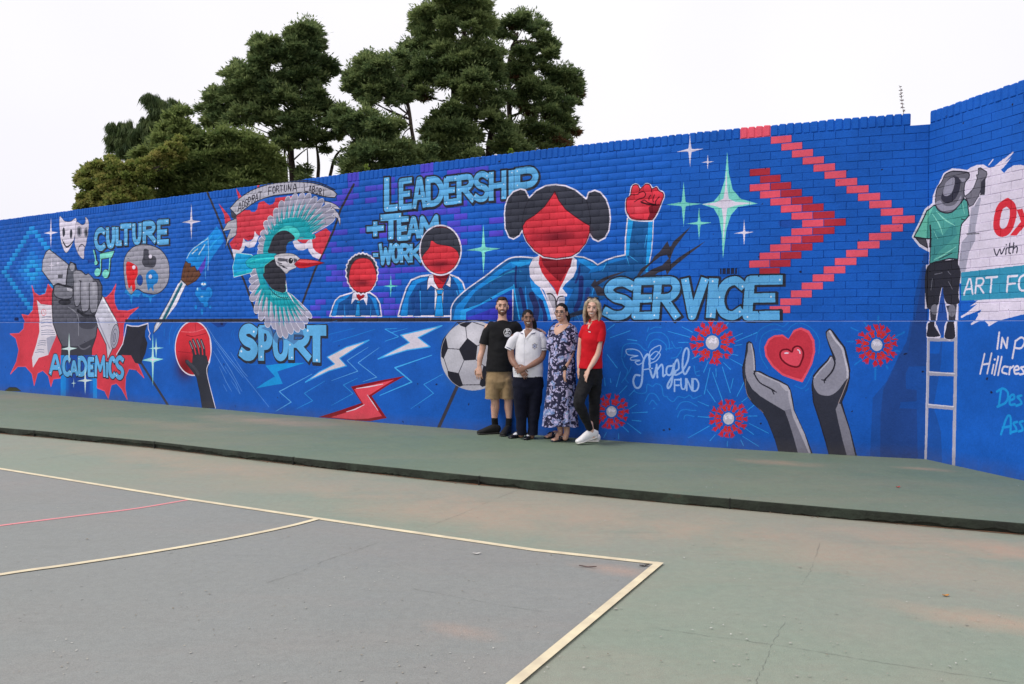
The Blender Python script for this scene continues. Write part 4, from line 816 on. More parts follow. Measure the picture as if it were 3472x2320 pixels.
    cr = n.nodes.new('ShaderNodeMapRange'); cr.inputs['From Min'].default_value = .745; cr.inputs['From Max'].default_value = .77; L.new(vo.outputs['Fac'], cr.inputs['Value'])
    mc = n.nodes.new('ShaderNodeMix'); mc.data_type = 'RGBA'; mc.inputs[7].default_value = (.012, .016, .05, 1); L.new(cr.outputs[0], mc.inputs['Factor']); L.new(mx.outputs[2], mc.inputs[6])
    L.new(mc.outputs[2], b.inputs['Base Color'])
    nb = n.nodes.new('ShaderNodeTexNoise'); nb.inputs['Scale'].default_value = 70; nb.inputs['Detail'].default_value = 4; L.new(g.outputs['Position'], nb.inputs['Vector'])
    nb2 = n.nodes.new('ShaderNodeTexNoise'); nb2.inputs['Scale'].default_value = 5; nb2.inputs['Detail'].default_value = 3; L.new(g.outputs['Position'], nb2.inputs['Vector'])
    bp = n.nodes.new('ShaderNodeBump'); bp.inputs['Strength'].default_value = .5; bp.inputs['Distance'].default_value = .004; L.new(nb.outputs['Fac'], bp.inputs['Height'])
    bp2 = n.nodes.new('ShaderNodeBump'); bp2.inputs['Strength'].default_value = .4; bp2.inputs['Distance'].default_value = .02; L.new(nb2.outputs['Fac'], bp2.inputs['Height']); L.new(bp.outputs[0], bp2.inputs['Normal'])
    L.new(bp2.outputs[0], b.inputs['Normal'])
    return m
MC.img[:, :4] = BLUE; SC.img[:, -4:] = BLUE
M_MAIN = paint_mat('mural_paint', make_image(MC, 'mural_main'), CH0, CHD, MC.W / PPM, TOFF)
M_SIDE = paint_mat('mural_paint_side', make_image(SC, 'mural_side'), CORNER, RD, SC.W / PPM, 0)

# ------------------------------------------------------------------ the walls, brick by brick
def brick_mesh(name, L, H, D, m, bev=.0025, g=.005):
    """a painted brick: front face at y=0, sides running back, centred on x and z"""
    x, z = L/2 - g/2, H/2 - g/2
    V = []
    for xx, zz, yy in ((x-bev, z-bev, 0), (x, z, bev*.8), (x, z, D)):
        V += [(-xx, yy, -zz), (xx, yy, -zz), (xx, yy, zz), (-xx, yy, zz)]
    Fc = [(0, 1, 2, 3)]
    for k in (0, 4):
        for i in range(4):
            j = (i+1) % 4; Fc.append((k+i, k+4+i, k+4+j, k+j))
    me = bpy.data.meshes.new(name); me.from_pydata(V, [], Fc); me.update(); me.materials.append(m)
    return me
class WallPlan:
    def __init__(s, main): s.main = main; s.len = S_END if main else R_LEN
    def frame(s, d):
        """d = distance from the corner -> plan point on the brick face, tangent (left to right as seen), outward normal"""
        if s.main: P, t = s_point(S_END - d)
        else: P = CORNER + RD * d; t = RD
        return P, np.array(t), np.array([t[1], -t[0]])
def place(me, name, plan, d, z, parent, out=0.0, jit=True, rr=random):
    P, t, nrm = plan.frame(d)
    o = bpy.data.objects.new(name, me); COL.objects.link(o); o.parent = parent
    q = out + (rr.uniform(-.002, .002) if jit else 0)
    ang = math.atan2(t[1], t[0]) + (rr.uniform(-.008, .008) if jit else 0)
    o.matrix_world = Matrix.Translation((P[0] + nrm[0]*q, P[1] + nrm[1]*q, z + (rr.uniform(-.0015, .0015) if jit else 0))) @ Matrix.Rotation(ang, 4, 'Z') @ Matrix.Rotation(rr.uniform(-.01, .01) if jit else 0, 4, 'Y')
    return o
def wall_strip(name, plan, d0, d1, z0, z1, out_front, out_back, m, parent, n=60, zsteps=1, wob=0.0):
    """a solid slab following the wall line"""
    V = []; Fs = []; ds = np.linspace(d0, d1, n)
    for d in ds:
        P, t, nrm = plan.frame(d)
        f = P + nrm*out_front; b = P + nrm*out_back
        V += [(f[0], f[1], z0), (f[0], f[1], z1), (b[0], b[1], z1), (b[0], b[1], z0)]
    sgn = 1 if plan.main else -1
    for i in range(n-1):
        a, c = 4*i, 4*(i+1)
        for k in range(4):
            q = (a+k, a+(k+1) % 4, c+(k+1) % 4, c+k)
            Fs.append(q if sgn > 0 else q[::-1])
    Fs += [(0, 3, 2, 1) if sgn > 0 else (0, 1, 2, 3), tuple(4*(n-1)+k for k in ((0, 1, 2, 3) if sgn > 0 else (0, 3, 2, 1)))]
    o = mesh_obj(name, V, Fs, m, parent)
    bm = bmesh.new(); bm.from_mesh(o.data); bmesh.ops.recalc_face_normals(bm, faces=bm.faces); bm.to_mesh(o.data); bm.free()
    return o
ZT = PLAT + WALL_H - CAP_H
def zrow(r): return PLAT + row_z(r)
M_LEDGE = mat('skylit_worn_ledge', (.20, .28, .54), .7, noise=(3, 5), rgb2=(.10, .18, .46))  # paler than the wall: sky light on the worn edge, painted into its colour
def build_wall(main, root, m, n_single):
    plan = WallPlan(main); L = BL if main else .238; ph = PH if main else .093
    rr = random.Random(11 if main else 12)
    wall_strip('wall_core', plan, 0 if main else -.12, plan.len, PLAT-.3, ZT-.004, -.005, -.225, m, root)
    wall_strip('plaster_base', plan, -.004 if main else -.06, plan.len-.003, PLAT-.25, PLAT+LEDGE-.007, .013, -.1, m, root)
    V = []; ds = np.linspace(0 if main else .0, plan.len-.003, 60)
    for d in ds:
        P, t, nrm = plan.frame(d); V += [(*(P+nrm*.013), PLAT+LEDGE-.007), (*(P-nrm*.005), PLAT+LEDGE+.001)]
    mesh_obj('ledge_bevel', V, [(2*i, 2*i+1, 2*i+3, 2*i+2) if main else (2*i, 2*i+2, 2*i+3, 2*i+1) for i in range(59)], M_LEDGE, root)
    full = brick_mesh('brick', L, COURSE, .012, m)
    half = brick_mesh('brick_closer', ph + .0 if not main else PH, COURSE, .012, m)
    half2 = brick_mesh('brick_closer', ph + L/2, COURSE, .012, m)
    todo = []
    for r in range(1, 25):
        off = (0 if r % 2 == 0 else .5) if main else (.5 if r % 2 else 0)
        w0 = ph + L*off
        if main: w0 = PH + L*off
        todo.append((w0/2, r, half if off == 0 else half2))
        j = 0
        while True:
            c = w0 + L*(j+.5)
            if c + L/2 > plan.len: break
            todo.append((c, r, full)); j += 1
    todo.sort(key=lambda q: q[0])
    for c, r, me in todo[:n_single]: place(me, 'brick', plan, c, zrow(r), root, rr=rr)
    rest = todo[n_single:]
    if rest:
        base = np.array([v.co[:] for v in full.vertices]); fq = np.array([list(p.vertices) for p in full.polygons])
        VV = []; QQ = []
        for i, (c, r, me) in enumerate(rest):
            P, t, nrm = plan.frame(c); q = rr.uniform(-.002, .002); tw = rr.uniform(-.008, .008); rl = rr.uniform(-.01, .01)
            t = np.array([t[0]-t[1]*tw, t[1]+t[0]*tw]); nn = np.array([t[1], -t[0]])
            X = base[:, 0:1]*t[None] - (base[:, 1:2] - q)*nn[None] + P[None]
            Zc = base[:, 2] + zrow(r) + rr.uniform(-.0015, .0015) + rl*base[:, 0]
            VV.append(np.column_stack([X, Zc])); QQ.append(fq + 12*i)
        o = np_mesh('brick_courses', np.concatenate(VV), np.concatenate(QQ), m, root); o['kind'] = 'stuff'
    # coping of bricks on edge
    CM = .0835
    caps = []
    for k in range(4):
        h = CAP_H + rr.uniform(-.005, .004)
        bm = bmesh.new(); bmesh.ops.create_cube(bm, size=1)
        for v in bm.verts: v.co = Vector((v.co.x*(CM-.009), (v.co.y+.5)*.215, (v.co.z+.5)*h))
        bmesh.ops.bevel(bm, geom=list(bm.edges), offset=.010, segments=1, affect='EDGES')
        for v in bm.verts: v.co += Vector((rr.uniform(-.002, .002), rr.uniform(-.002, .002), rr.uniform(-.002, .002)))
        me = bpy.data.meshes.new('coping_brick'); bm.to_mesh(me); bm.free(); me.materials.append(m); caps.append(me)
    d = .215 if main else .045
    if not main: d = .006 + CM/2
    k = 0
    while d + CM/2 < plan.len and k < 296:
        o = place(caps[rr.randrange(4)], 'coping_brick', plan, d, ZT, root, out=.004, rr=rr)
        d += CM; k += 1
    wall_strip('coping_mortar', plan, (.18 if main else .01), plan.len - .01, ZT-.004, ZT+CAP_H-.012, -.004, -.205, m, root)
    return plan
wall_main = empty('mural_wall', (MAIN[-1][0], MAIN[-1][1], PLAT), label='long blue brick wall with mural of children, bird and chevrons', category='wall')
wall_main.location = (0, 0, 0)
PM = build_wall(True, wall_main, M_MAIN, 296)
wall_side = empty('mural_wall', (0, 0, 0), label='angled blue side wall lettered In p, Hillcres, with white cloud panel', category='wall')
PS = build_wall(False, wall_side, M_SIDE, 296)

# air brick with slots let into the wall over the word SERVICE
M_DARK = mat('vent_dark', (.006, .012, .05), .9)
def wall_d(px, py):
    t, z = to_main(np.array([px]), np.array([py])); return S_END - float(np.interp(t[0], TMAIN, seg)), float(z[0]) + PLAT
def vent(px, py, w, h, label):
    d, z = wall_d(px, py); P, t, nrm = PM.frame(d)
    root = empty('air_vent', (P[0]+nrm[0]*.002, P[1]+nrm[1]*.002, z), label=label, category='air vent', group='air vents in the mural wall')
    root.rotation_euler = (0, 0, math.atan2(t[1], t[0]))
    def box(name, x0, x1, y0, y1, z0, z1, m):
        V = [(x, y, zz) for x in (x0, x1) for y in (y0, y1) for zz in (z0, z1)]
        mesh_obj(name, V, [(0, 1, 3, 2), (4, 6, 7, 5), (0, 4, 5, 1), (2, 3, 7, 6), (0, 2, 6, 4), (1, 5, 7, 3)], m, root)
    box('vent_recess', -w/2, w/2, -.002, .006, -h/2, h/2, M_DARK)
    for k in range(4):
        x = -w/2 + w*(k+.5)/4
        box('vent_bar', x-.005, x+.005, -.006, -.0025, -h/2, h/2, M_MAIN)
    box('vent_rim', -w/2, w/2, -.007, -.0065+.004, h/2, h/2+.008, M_MAIN)
vent(2200+588*.45911, 380+1175*.45911, .19, .066, 'dark slotted air brick just above the word SERVICE')
vent(55, 1081, .12, .06, 'small dark air brick low on the wall at the far left of the red burst')

# ------------------------------------------------------------------ ground
def ground_mat(name, base, second, dust, dustamt, seed=0.0, rough=.75, spots=()):
    m = bpy.data.materials.new(name); m.use_nodes = True; n = m.node_tree; L = n.links; b = n.nodes['Principled BSDF']
    b.inputs['Roughness'].default_value = rough; b.inputs['Specular IOR Level'].default_value = .4
    g = n.nodes.new('ShaderNodeNewGeometry'); mp = n.nodes.new('ShaderNodeMapping'); mp.inputs['Location'].default_value = (seed, seed*2, seed)
    L.new(g.outputs['Position'], mp.inputs['Vector'])
    def noise(sc, det, rg=.55, vec=mp, dist=0.0):
        q = n.nodes.new('ShaderNodeTexNoise'); q.inputs['Scale'].default_value = sc; q.inputs['Detail'].default_value = det; q.inputs['Roughness'].default_value = rg; q.inputs['Distortion'].default_value = dist
        L.new(vec.outputs[0], q.inputs['Vector']); return q
    def ramp(src, a, c, lo=0.0, hi=1.0):
        q = n.nodes.new('ShaderNodeMapRange'); q.inputs['From Min'].default_value = a; q.inputs['From Max'].default_value = c; q.inputs['To Min'].default_value = lo; q.inputs['To Max'].default_value = hi
        L.new(src, q.inputs['Value']); return q
    def mix(fac, ca, cb):
        q = n.nodes.new('ShaderNodeMix'); q.data_type = 'RGBA'; L.new(fac, q.inputs['Factor'])
        for i, c in ((6, ca), (7, cb)):
            if isinstance(c, tuple): q.inputs[i].default_value = (*c, 1)
            else: L.new(c, q.inputs[i])
        return q.outputs[2]
    c = mix(ramp(noise(.5, 5, .6).outputs['Fac'], .38, .62).outputs[0], base, second)
    st = n.nodes.new('ShaderNodeMapping'); st.inputs['Scale'].default_value = (.35, 1.0, 1); st.inputs['Rotation'].default_value = (0, 0, .5); L.new(mp.outputs[0], st.inputs['Vector'])
    dn = noise(.42, 7, .62, st, .4)
    c = mix(ramp(dn.outputs['Fac'], .46, .64, 0, dustamt).outputs[0], c, dust)
    dn2 = noise(1.3, 6, .7, st, .2)
    c = mix(ramp(dn2.outputs['Fac'], .50, .70, 0, dustamt*.6).outputs[0], c, dust)
    # earth washed and trodden on to the court: patches with places of their own
    wob = noise(2.2, 6, .7)
    for sx, sy, rx, ry, amt in spots:
        mp2 = n.nodes.new('ShaderNodeVectorMath'); mp2.operation = 'SUBTRACT'; mp2.inputs[1].default_value = (sx, sy, 0); L.new(g.outputs['Position'], mp2.inputs[0])
        m3_ = n.nodes.new('ShaderNodeMapping'); m3_.inputs['Rotation'].default_value = (0, 0, .5); L.new(mp2.outputs[0], m3_.inputs['Vector'])
        m4_ = n.nodes.new('ShaderNodeVectorMath'); m4_.operation = 'MULTIPLY'; m4_.inputs[1].default_value = (1/rx, 1/ry, 0); L.new(m3_.outputs[0], m4_.inputs[0])
        ln = n.nodes.new('ShaderNodeVectorMath'); ln.operation = 'LENGTH'; L.new(m4_.outputs[0], ln.inputs[0])
        ad = n.nodes.new('ShaderNodeMath'); ad.operation = 'MULTIPLY_ADD'; ad.inputs[1].default_value = 1.6; L.new(wob.outputs['Fac'], ad.inputs[0]); L.new(ln.outputs['Value'], ad.inputs[2])
        c = mix(ramp(ad.outputs[0], 1.85, .85, 0, amt).outputs[0], c, (.56, .34, .24))
    # darker damp blotches, fine aggregate, chalky flecks
    c = mix(ramp(noise(3.2, 5, .7).outputs['Fac'], .55, .8, 0, .35).outputs[0], c, tuple(x*.72 for x in base))
    sp = noise(160, 3, .6); c = mix(ramp(sp.outputs['Fac'], .35, .65, 0, .55).outputs[0], c, tuple(x*.66 for x in base))
    c = mix(ramp(noise(18, 5, .75).outputs['Fac'], .42, .68, 0, .28).outputs[0], c, tuple(min(1, x*1.28) for x in base))
    stt = n.nodes.new('ShaderNodeMapping'); stt.inputs['Scale'].default_value = (.25, 2.2, 1); stt.inputs['Rotation'].default_value = (0, 0, .9); L.new(mp.outputs[0], stt.inputs['Vector'])
    c = mix(ramp(noise(2.6, 6, .7, stt).outputs['Fac'], .56, .72, 0, .30).outputs[0], c, tuple(x*.70 for x in base))
    fl = noise(34, 2, .5); c = mix(ramp(fl.outputs['Fac'], .775, .79, 0, .55).outputs[0], c, (.42, .42, .38))
    fd = noise(27, 2, .5, mp, 0); c = mix(ramp(fd.outputs['Fac'], .23, .215, 0, .6).outputs[0], c, (.03, .03, .028))
    L.new(c, b.inputs['Base Color'])
    rn = ramp(noise(2, 4).outputs['Fac'], .3, .7, rough-.15, rough+.12); L.new(rn.outputs[0], b.inputs['Roughness'])
    bp = n.nodes.new('ShaderNodeBump'); bp.inputs['Strength'].default_value = .5; bp.inputs['Distance'].default_value = .003; L.new(sp.outputs['Fac'], bp.inputs['Height']); L.new(bp.outputs[0], b.inputs['Normal'])
    return m
M_GREEN = ground_mat('court_green', (.25, .30, .232), (.30, .30, .25), (.38, .30, .24), .65, spots=[(*on_ground(*q[:2])[:2], *q[2:]) for q in ((1560,1750,1.5,.55,.5),(1950,1740,1.6,.5,.42),(3380,1860,1.1,.35,.75),(3420,2115,.7,.22,.6),(2950,1900,1.6,.5,.3),(560,1550,2.5,.5,.4),(900,1620,2.2,.6,.35),(2700,1830,1.2,.4,.25))])
M_PLAT = ground_mat('pavement_green', (.155, .212, .148), (.18, .222, .165), (.32, .25, .19), .40, 13.0, spots=[(*on_ground(*q[:2], PLAT)[:2], *q[2:]) for q in ((880,1425,1.6,.5,.55),(520,1435,1.6,.4,.25),(2650,1570,.5,.2,.6),(3130,1590,.3,.12,.6))])
M_GREY = ground_mat('court_grey', (.250, .262, .246), (.268, .276, .262), (.33, .27, .24), .35, 5.0, spots=[(*on_ground(*q[:2])[:2], *q[2:]) for q in ((2090,1935,.35,.12,.5),(1560,2140,.25,.1,.35))])
M_YEL = mat('line_cream', (.80, .70, .47), .7, noise=(7, 8), rgb2=(.62, .53, .37))
M_PINK = mat('line_pink', (.80, .26, .28), .7, noise=(6, 6), rgb2=(.66, .28, .28))
M_SOIL = mat('soil', (.07, .075, .03), .95, noise=(.3, 6), rgb2=(.10, .08, .045))
def flat(name, pts, m, z=None, **props):
    V = [(p[0], p[1], p[2] if z is None else z) for p in pts]
    bm = bmesh.new(); vs = [bm.verts.new(v) for v in V]; f = bm.faces.new(vs); bm.normal_update()
    if f.normal.z < 0: bmesh.ops.reverse_faces(bm, faces=[f])
    bmesh.ops.triangulate(bm, faces=bm.faces)
    me = bpy.data.meshes.new(name); bm.to_mesh(me); bm.free(); me.materials.append(m)
    o = bpy.data.objects.new(name, me); COL.objects.link(o)
    for k, v in props.items(): o[k] = v
    return o
flat('terrain', [(-300, -300), (300, -300), (300, 300), (-300, 300)], M_SOIL, -.03, kind='structure')
flat('court_ground', [(-60, -45), (40, -45), (40, 10), (8, 10), (-60, 42)], M_GREEN, 0, kind='structure')

kerb_px = [(0,1450),(179,1465),(511,1496),(767,1525),(1100,1562),(1611,1613.5),(2300,1676),(2829,1722),(3472,1775)]
kp = [on_ground(x, y, PLAT) for x, y in kerb_px]
dl = (kp[0]-kp[2]).normalized(); dr = (kp[-1]-kp[-3]).normalized()
kp = [kp[0] + dl*14] + kp + [kp[-1] + dr*9]
# raised pavement between kerb and wall
back = [(float(p[0]), float(p[1]) + .12, PLAT) for p in (MAIN[::-1])]
side_end = CORNER + RD*R_LEN
plat = flat('pavement', [tuple(p) for p in kp] + [(kp[-1].x+.5, side_end[1]+.2, PLAT), (side_end[0]+.2, side_end[1]+.1, PLAT), (CORNER[0]+.15, CORNER[1]+.1, PLAT)] + back, M_PLAT, None, kind='structure')
# kerb face: broken, undermined lower edge
M_KERB = bpy.data.materials.new('kerb_face'); M_KERB.use_nodes = True
n = M_KERB.node_tree; b = n.nodes['Principled BSDF']; b.inputs['Roughness'].default_value = .9
g = n.nodes.new('ShaderNodeNewGeometry'); q1 = n.nodes.new('ShaderNodeTexNoise'); q1.inputs['Scale'].default_value = 2.5; q1.inputs['Detail'].default_value = 8; q1.inputs['Roughness'].default_value = .7
n.links.new(g.outputs['Position'], q1.inputs['Vector'])
ra = n.nodes.new('ShaderNodeValToRGB'); e = ra.color_ramp.elements; e[0].position = .32; e[0].color = (.010, .011, .008, 1); e[1].position = .72; e[1].color = (.055, .028, .018, 1)
x = ra.color_ramp.elements.new(.5); x.color = (.019, .025, .016, 1); x = ra.color_ramp.elements.new(.6); x.color = (.03, .042, .028, 1)
n.links.new(q1.outputs['Fac'], ra.inputs['Fac']); n.links.new(ra.outputs[0], b.inputs['Base Color'])
q2 = n.nodes.new('ShaderNodeTexNoise'); q2.inputs['Scale'].default_value = 30; q2.inputs['Detail'].default_value = 6; n.links.new(g.outputs['Position'], q2.inputs['Vector'])
bp = n.nodes.new('ShaderNodeBump'); bp.inputs['Distance'].default_value = .01; n.links.new(q2.outputs['Fac'], bp.inputs['Height']); n.links.new(bp.outputs[0], b.inputs['Normal'])
def resample(P, step):
    P = np.array([tuple(p) for p in P]); L_ = np.r_[0, np.cumsum(np.linalg.norm(np.diff(P, axis=0), axis=1))]
    s = np.arange(0, L_[-1], step); return np.stack([np.interp(s, L_, P[:, k]) for k in range(3)], 1)
R = resample(kp, .04); nr = random.Random(4)
V = []; lowz = .012; acc = 0; cut = .01
prof = []
for i in range(len(R)):
    acc = .94*acc + nr.uniform(-.011, .011); prof.append(max(0.0, .012 + acc))
for i, P in enumerate(R):
    a = R[max(0, i-1)]; c = R[min(len(R)-1, i+1)]; t = (c-a)[:2]; t /= np.linalg.norm(t); nn = np.array([t[1], -t[0]])   # towards the court
    w = nr.uniform(-.003, .003); h = min(.052, prof[i])
    for z, o in ((PLAT, -.002), (PLAT-.006, .004+w*.4), (PLAT-.03, .005+w), (h+.008, .004+w), (h, -.012+w), (-.01, -.02+w)):
        V.append((P[0]+nn[0]*o, P[1]+nn[1]*o, z))
Fq = []
for i in range(len(R)-1):
    for k in range(5): Fq.append((6*i+k, 6*i+k+1, 6*(i+1)+k+1, 6*(i+1)+k))
kerb = mesh_obj('kerb', V, Fq, M_KERB); kerb['kind'] = 'structure'; kerb.parent = plat
bm = bmesh.new(); bm.from_mesh(kerb.data); bmesh.ops.recalc_face_normals(bm, faces=bm.faces); bm.to_mesh(kerb.data); bm.free()
# thin worn lip of paler paint and reddish grit along the kerb foot
M_GRIT = mat('grit', (.28, .12, .06), .95, noise=(5, 6), rgb2=(.13, .12, .09))
gr_v = []; gr_f = []
for i, P in enumerate(R):
    a = R[max(0, i-1)]; c = R[min(len(R)-1, i+1)]; t = (c-a)[:2]; t /= np.linalg.norm(t); nn = np.array([t[1], -t[0]])
    w = .003 + max(0, math.sin(i*.11)+math.sin(i*.037+1)+nr.uniform(-.6, .6))*.008
    gr_v += [(P[0]-nn[0]*.02, P[1]-nn[1]*.02, .004), (P[0]+nn[0]*w, P[1]+nn[1]*w, .004)]
for i in range(len(R)-1): gr_f.append((2*i, 2*i+1, 2*i+3, 2*i+2))
o = mesh_obj('grit', gr_v, gr_f, M_GRIT); tag(o, kind='stuff', label='reddish grit along the foot of the broken kerb', category='grit')

# joints where the kerb was cast in lengths, and stones in the washed-out foot
V = []; Fq = []
for i in range(20, len(R)-2, 58):
    P = R[i]; c = R[i+1]; t = (c-P)[:2]; t /= np.linalg.norm(t); nn = np.array([t[1], -t[0]]); k = len(V)
    for z in (.0, PLAT+.0015):
        for s_, o_ in ((-.005, .0085), (.005, .0085), (.005, -.02), (-.005, -.02)): V.append((P[0]+t[0]*s_+nn[0]*o_, P[1]+t[1]*s_+nn[1]*o_, z))
    Fq += [(k, k+1, k+5, k+4), (k+1, k+2, k+6, k+5), (k+4, k+5, k+6, k+7), (k+3, k, k+4, k+7)]
o = mesh_obj('kerb_joint', V, Fq, mat('joint_dark', (.012, .012, .010), .95), plat); o['kind'] = 'structure'
V = []; Fq = []
for q in range(150):
    i = nr.randrange(len(R)-1); P = R[i]; c = R[i+1]; t = (c-P)[:2]; t /= np.linalg.norm(t); nn = np.array([t[1], -t[0]]); o_ = nr.uniform(.005, .05)*nr.random(); s_ = nr.uniform(.003, .012); k = len(V)
    x0, y0 = P[0]+nn[0]*o_, P[1]+nn[1]*o_
    for dx, dy, dz in ((1, 0, 0), (0, 1, 0), (-1, 0, 0), (0, -1, 0), (0, 0, 1)): V.append((x0+dx*s_*nr.uniform(.6, 1.2), y0+dy*s_*nr.uniform(.6, 1.2), .001+dz*s_*nr.uniform(.5, 1)))
    Fq += [(k, k+1, k+4), (k+1, k+2, k+4), (k+2, k+3, k+4), (k+3, k, k+4)]
o = mesh_obj('rubble', V, Fq, mat('rubble', (.20, .14, .10), .95, noise=(3, 3), rgb2=(.10, .10, .08))); tag(o, kind='stuff', label='small stones and rubble fallen along the kerb foot', category='rubble')
# court colours and lines
side_px = [(0,1591.7),(639,1695.5),(1079,1761.5),(1406.8,1809.3),(1815.8,1869),(2233,1914.5)]
sp_ = [on_ground(x, y) for x, y in side_px]
sp_ = [sp_[0] + (sp_[0]-sp_[1]).normalized()*16] + sp_
end_px = [(2233,1916),(1748,2320)]
ep = [on_ground(x, y) for x, y in end_px]; ep.append(ep[1] + (ep[1]-ep[0]).normalized()*7)
far = sp_[0] + (ep[-1]-sp_[-1])
flat('court_surface', [tuple(p) for p in sp_] + [tuple(p) for p in ep[1:]] + [tuple(far)], M_GREY, .004, kind='structure')
def ribbon(name, pts, w, m, z, **props):
    P = np.array([tuple(p) for p in pts]); V = []; Fq = []
    for i in range(len(P)):
        a = P[max(0, i-1)]; c = P[min(len(P)-1, i+1)]; t = (c-a)[:2]; t /= np.linalg.norm(t); nn = np.array([t[1], -t[0]])*w/2
        V += [(P[i][0]-nn[0], P[i][1]-nn[1], z), (P[i][0]+nn[0], P[i][1]+nn[1], z)]
    for i in range(len(P)-1): Fq.append((2*i+1, 2*i+3, 2*i+2, 2*i))
    o = mesh_obj(name, V, Fq, m)
    for k, v in props.items(): o[k] = v
    return o
ribbon('court_line', sp_, .052, M_YEL, .008, kind='structure')
e2 = [ep[0] + (ep[0]-ep[1]).normalized()*.024] + ep[1:]
ribbon('court_line', e2, .052, M_YEL, .012, kind='structure')
arc = [on_ground(x, y) for x, y in [(0,1953),(255.7,1916),(511,1876.5),(767,1832),(971.5,1790),(1079,1762.5)]]
arc = catmull(np.array([tuple(p)[:2] for p in [arc[0] + (arc[0]-arc[1])*1.0 + Vector((-.1, -.18, 0))] + arc]), False, 8)
ribbon('court_line', [(x, y, 0) for x, y in arc], .05, M_YEL, .0095, kind='structure')
pk = [on_ground(x, y) for x, y in [(0,1785),(255.7,1752.8),(460,1727),(639,1697)]]
pk = catmull(np.array([tuple(p)[:2] for p in [pk[0] + (pk[0]-pk[1])*1.0 + Vector((-.1, -.12, 0))] + pk]), False, 8)
ribbon('court_line', [(x, y, 0) for x, y in pk], .04, M_PINK, .0065, kind='structure')
# hairline cracks in the slab
M_CRACK = mat('crack', (.045, .045, .045), .95)
M_CRACKG = mat('crack_pale', (.14, .145, .13), .95)
def crack(px, w, z, m):
    P = catmull(np.array([tuple(on_ground(x, y))[:2] for x, y in px]), False, 10); cr = random.Random(int(px[0][0]))
    V = []; Fq = []
    for i, p in enumerate(P):
        a = P[max(0, i-1)]; c = P[min(len(P)-1, i+1)]; t = c-a; t /= np.linalg.norm(t); nn = np.array([t[1], -t[0]])
        j = cr.uniform(-.006, .006); ww = w*cr.uniform(.1, 1.0)
        V += [(*(p+nn*(j-ww/2)), z), (*(p+nn*(j+ww/2)), z)]
    for i in range(len(P)-1): Fq.append((2*i+1, 2*i+3, 2*i+2, 2*i))
    o = mesh_obj('crack', V, Fq, m); o['kind'] = 'structure'
crack([(900,1980),(1010,1945),(1100,1905),(1205,1870),(1275,1845)], .0035, .0062, M_CRACKG)
crack([(1440,1790),(1560,1745),(1650,1705),(1760,1660)], .003, .0022, M_CRACKG)
crack([(1400,2000),(1560,2030),(1700,2055),(1860,2080)], .002, .0062, M_CRACKG)
crack([(2210,2130),(2420,2160),(2620,2187),(2850,2225),(3100,2265),(3440,2315)], .0025, .0022, M_CRACKG)
crack([(2560,2320),(2590,2260),(2618,2190),(2660,2110)], .002, .0022, M_CRACKG); crack([(2720,1985),(2750,1930),(2780,1840)], .002, .0022, M_CRACKG)
crack([(120,1560),(230,1545),(340,1530)], .006, .0022, M_CRACKG)
# rubbish and paint flecks
lit = random.Random(9); V = []; Fq = []
for i in range(900):
    x = lit.uniform(0, 3472); y = 1460 + (2320-1460)*lit.random()**1.3
    onp = y < np.interp(x, [p[0] for p in kerb_px], [p[1] for p in kerb_px]) - 6
    if onp and y < np.interp(x, [0, 3472], [1340, 1600]) + 12: continue
    z = PLAT if onp else (.005); p = on_ground(x, y, z)
    s = lit.uniform(.003, .009) * (1.6 if lit.random() < .06 else 1); a = lit.uniform(0, 3.14); k = len(V)
    for q in range(4):
        aa = a + q*math.pi/2; rr_ = s*(1 if q % 2 else lit.uniform(.4, .9)); V.append((p.x+rr_*math.cos(aa), p.y+rr_*math.sin(aa), z + .002 + lit.uniform(0, .004)))
    Fq.append((k, k+1, k+2, k+3))
M_FLECK = mat('paint_fleck', (.5, .5, .46), .8, noise=(1.5, 2), rgb2=(.2, .17, .12))
o = mesh_obj('paint_flecks', V, Fq, M_FLECK); tag(o, kind='stuff', label='pale paint chips scattered over the court and pavement', category='flecks')
# the few bits of litter one can point at
def leaf_scrap(name, px, py, z, L, W, c, label, cat, a=.3):
    p = on_ground(px, py, z); m = mat(name, c, .8, noise=(30, 3), rgb2=tuple(x*.6 for x in c)); V = []; Fq = []
    for i in range(7):
        u = i/6 - .5; ww = W*math.cos(u*2.6); V += [(L*u, -ww/2, .003+.012*abs(u)), (L*u, 0, .001+.02*u*u), (L*u, ww/2, .004+.012*abs(u))]
    for i in range(6):
        for k in range(2): Fq.append((3*i+k, 3*i+3+k, 3*i+4+k, 3*i+1+k))
    o = mesh_obj(name, V, Fq, m); o.location = (p.x, p.y, z+.003); o.rotation_euler = (0, 0, a); tag(o, label=label, category=cat)
leaf_scrap('dry_leaf', 2185, 1921, .004, .07, .022, (.03, .025, .02), 'small dark dry leaf lying inside the corner of the cream line', 'leaf')
leaf_scrap('red_scrap', 3045, 1654, PLAT, .04, .025, (.5, .03, .02), 'tiny bright red scrap lying on the green pavement', 'scrap', .1)
leaf_scrap('twig', 1993, 1925, .004, .11, .012, (.10, .05, .04), 'thin curved twig on the grey court short of the line corner', 'twig', -.2)
leaf_scrap('paper_scrap', 1616, 1880, .004, .06, .02, (.6, .58, .55), 'small white paper scrap lying on the grey court', 'scrap', .1)
leaf_scrap('orange_scrap', 3207, 2023, .0, .04, .02, (.5, .22, .04), 'small orange leaf lying on the green court at the right', 'leaf', .1)
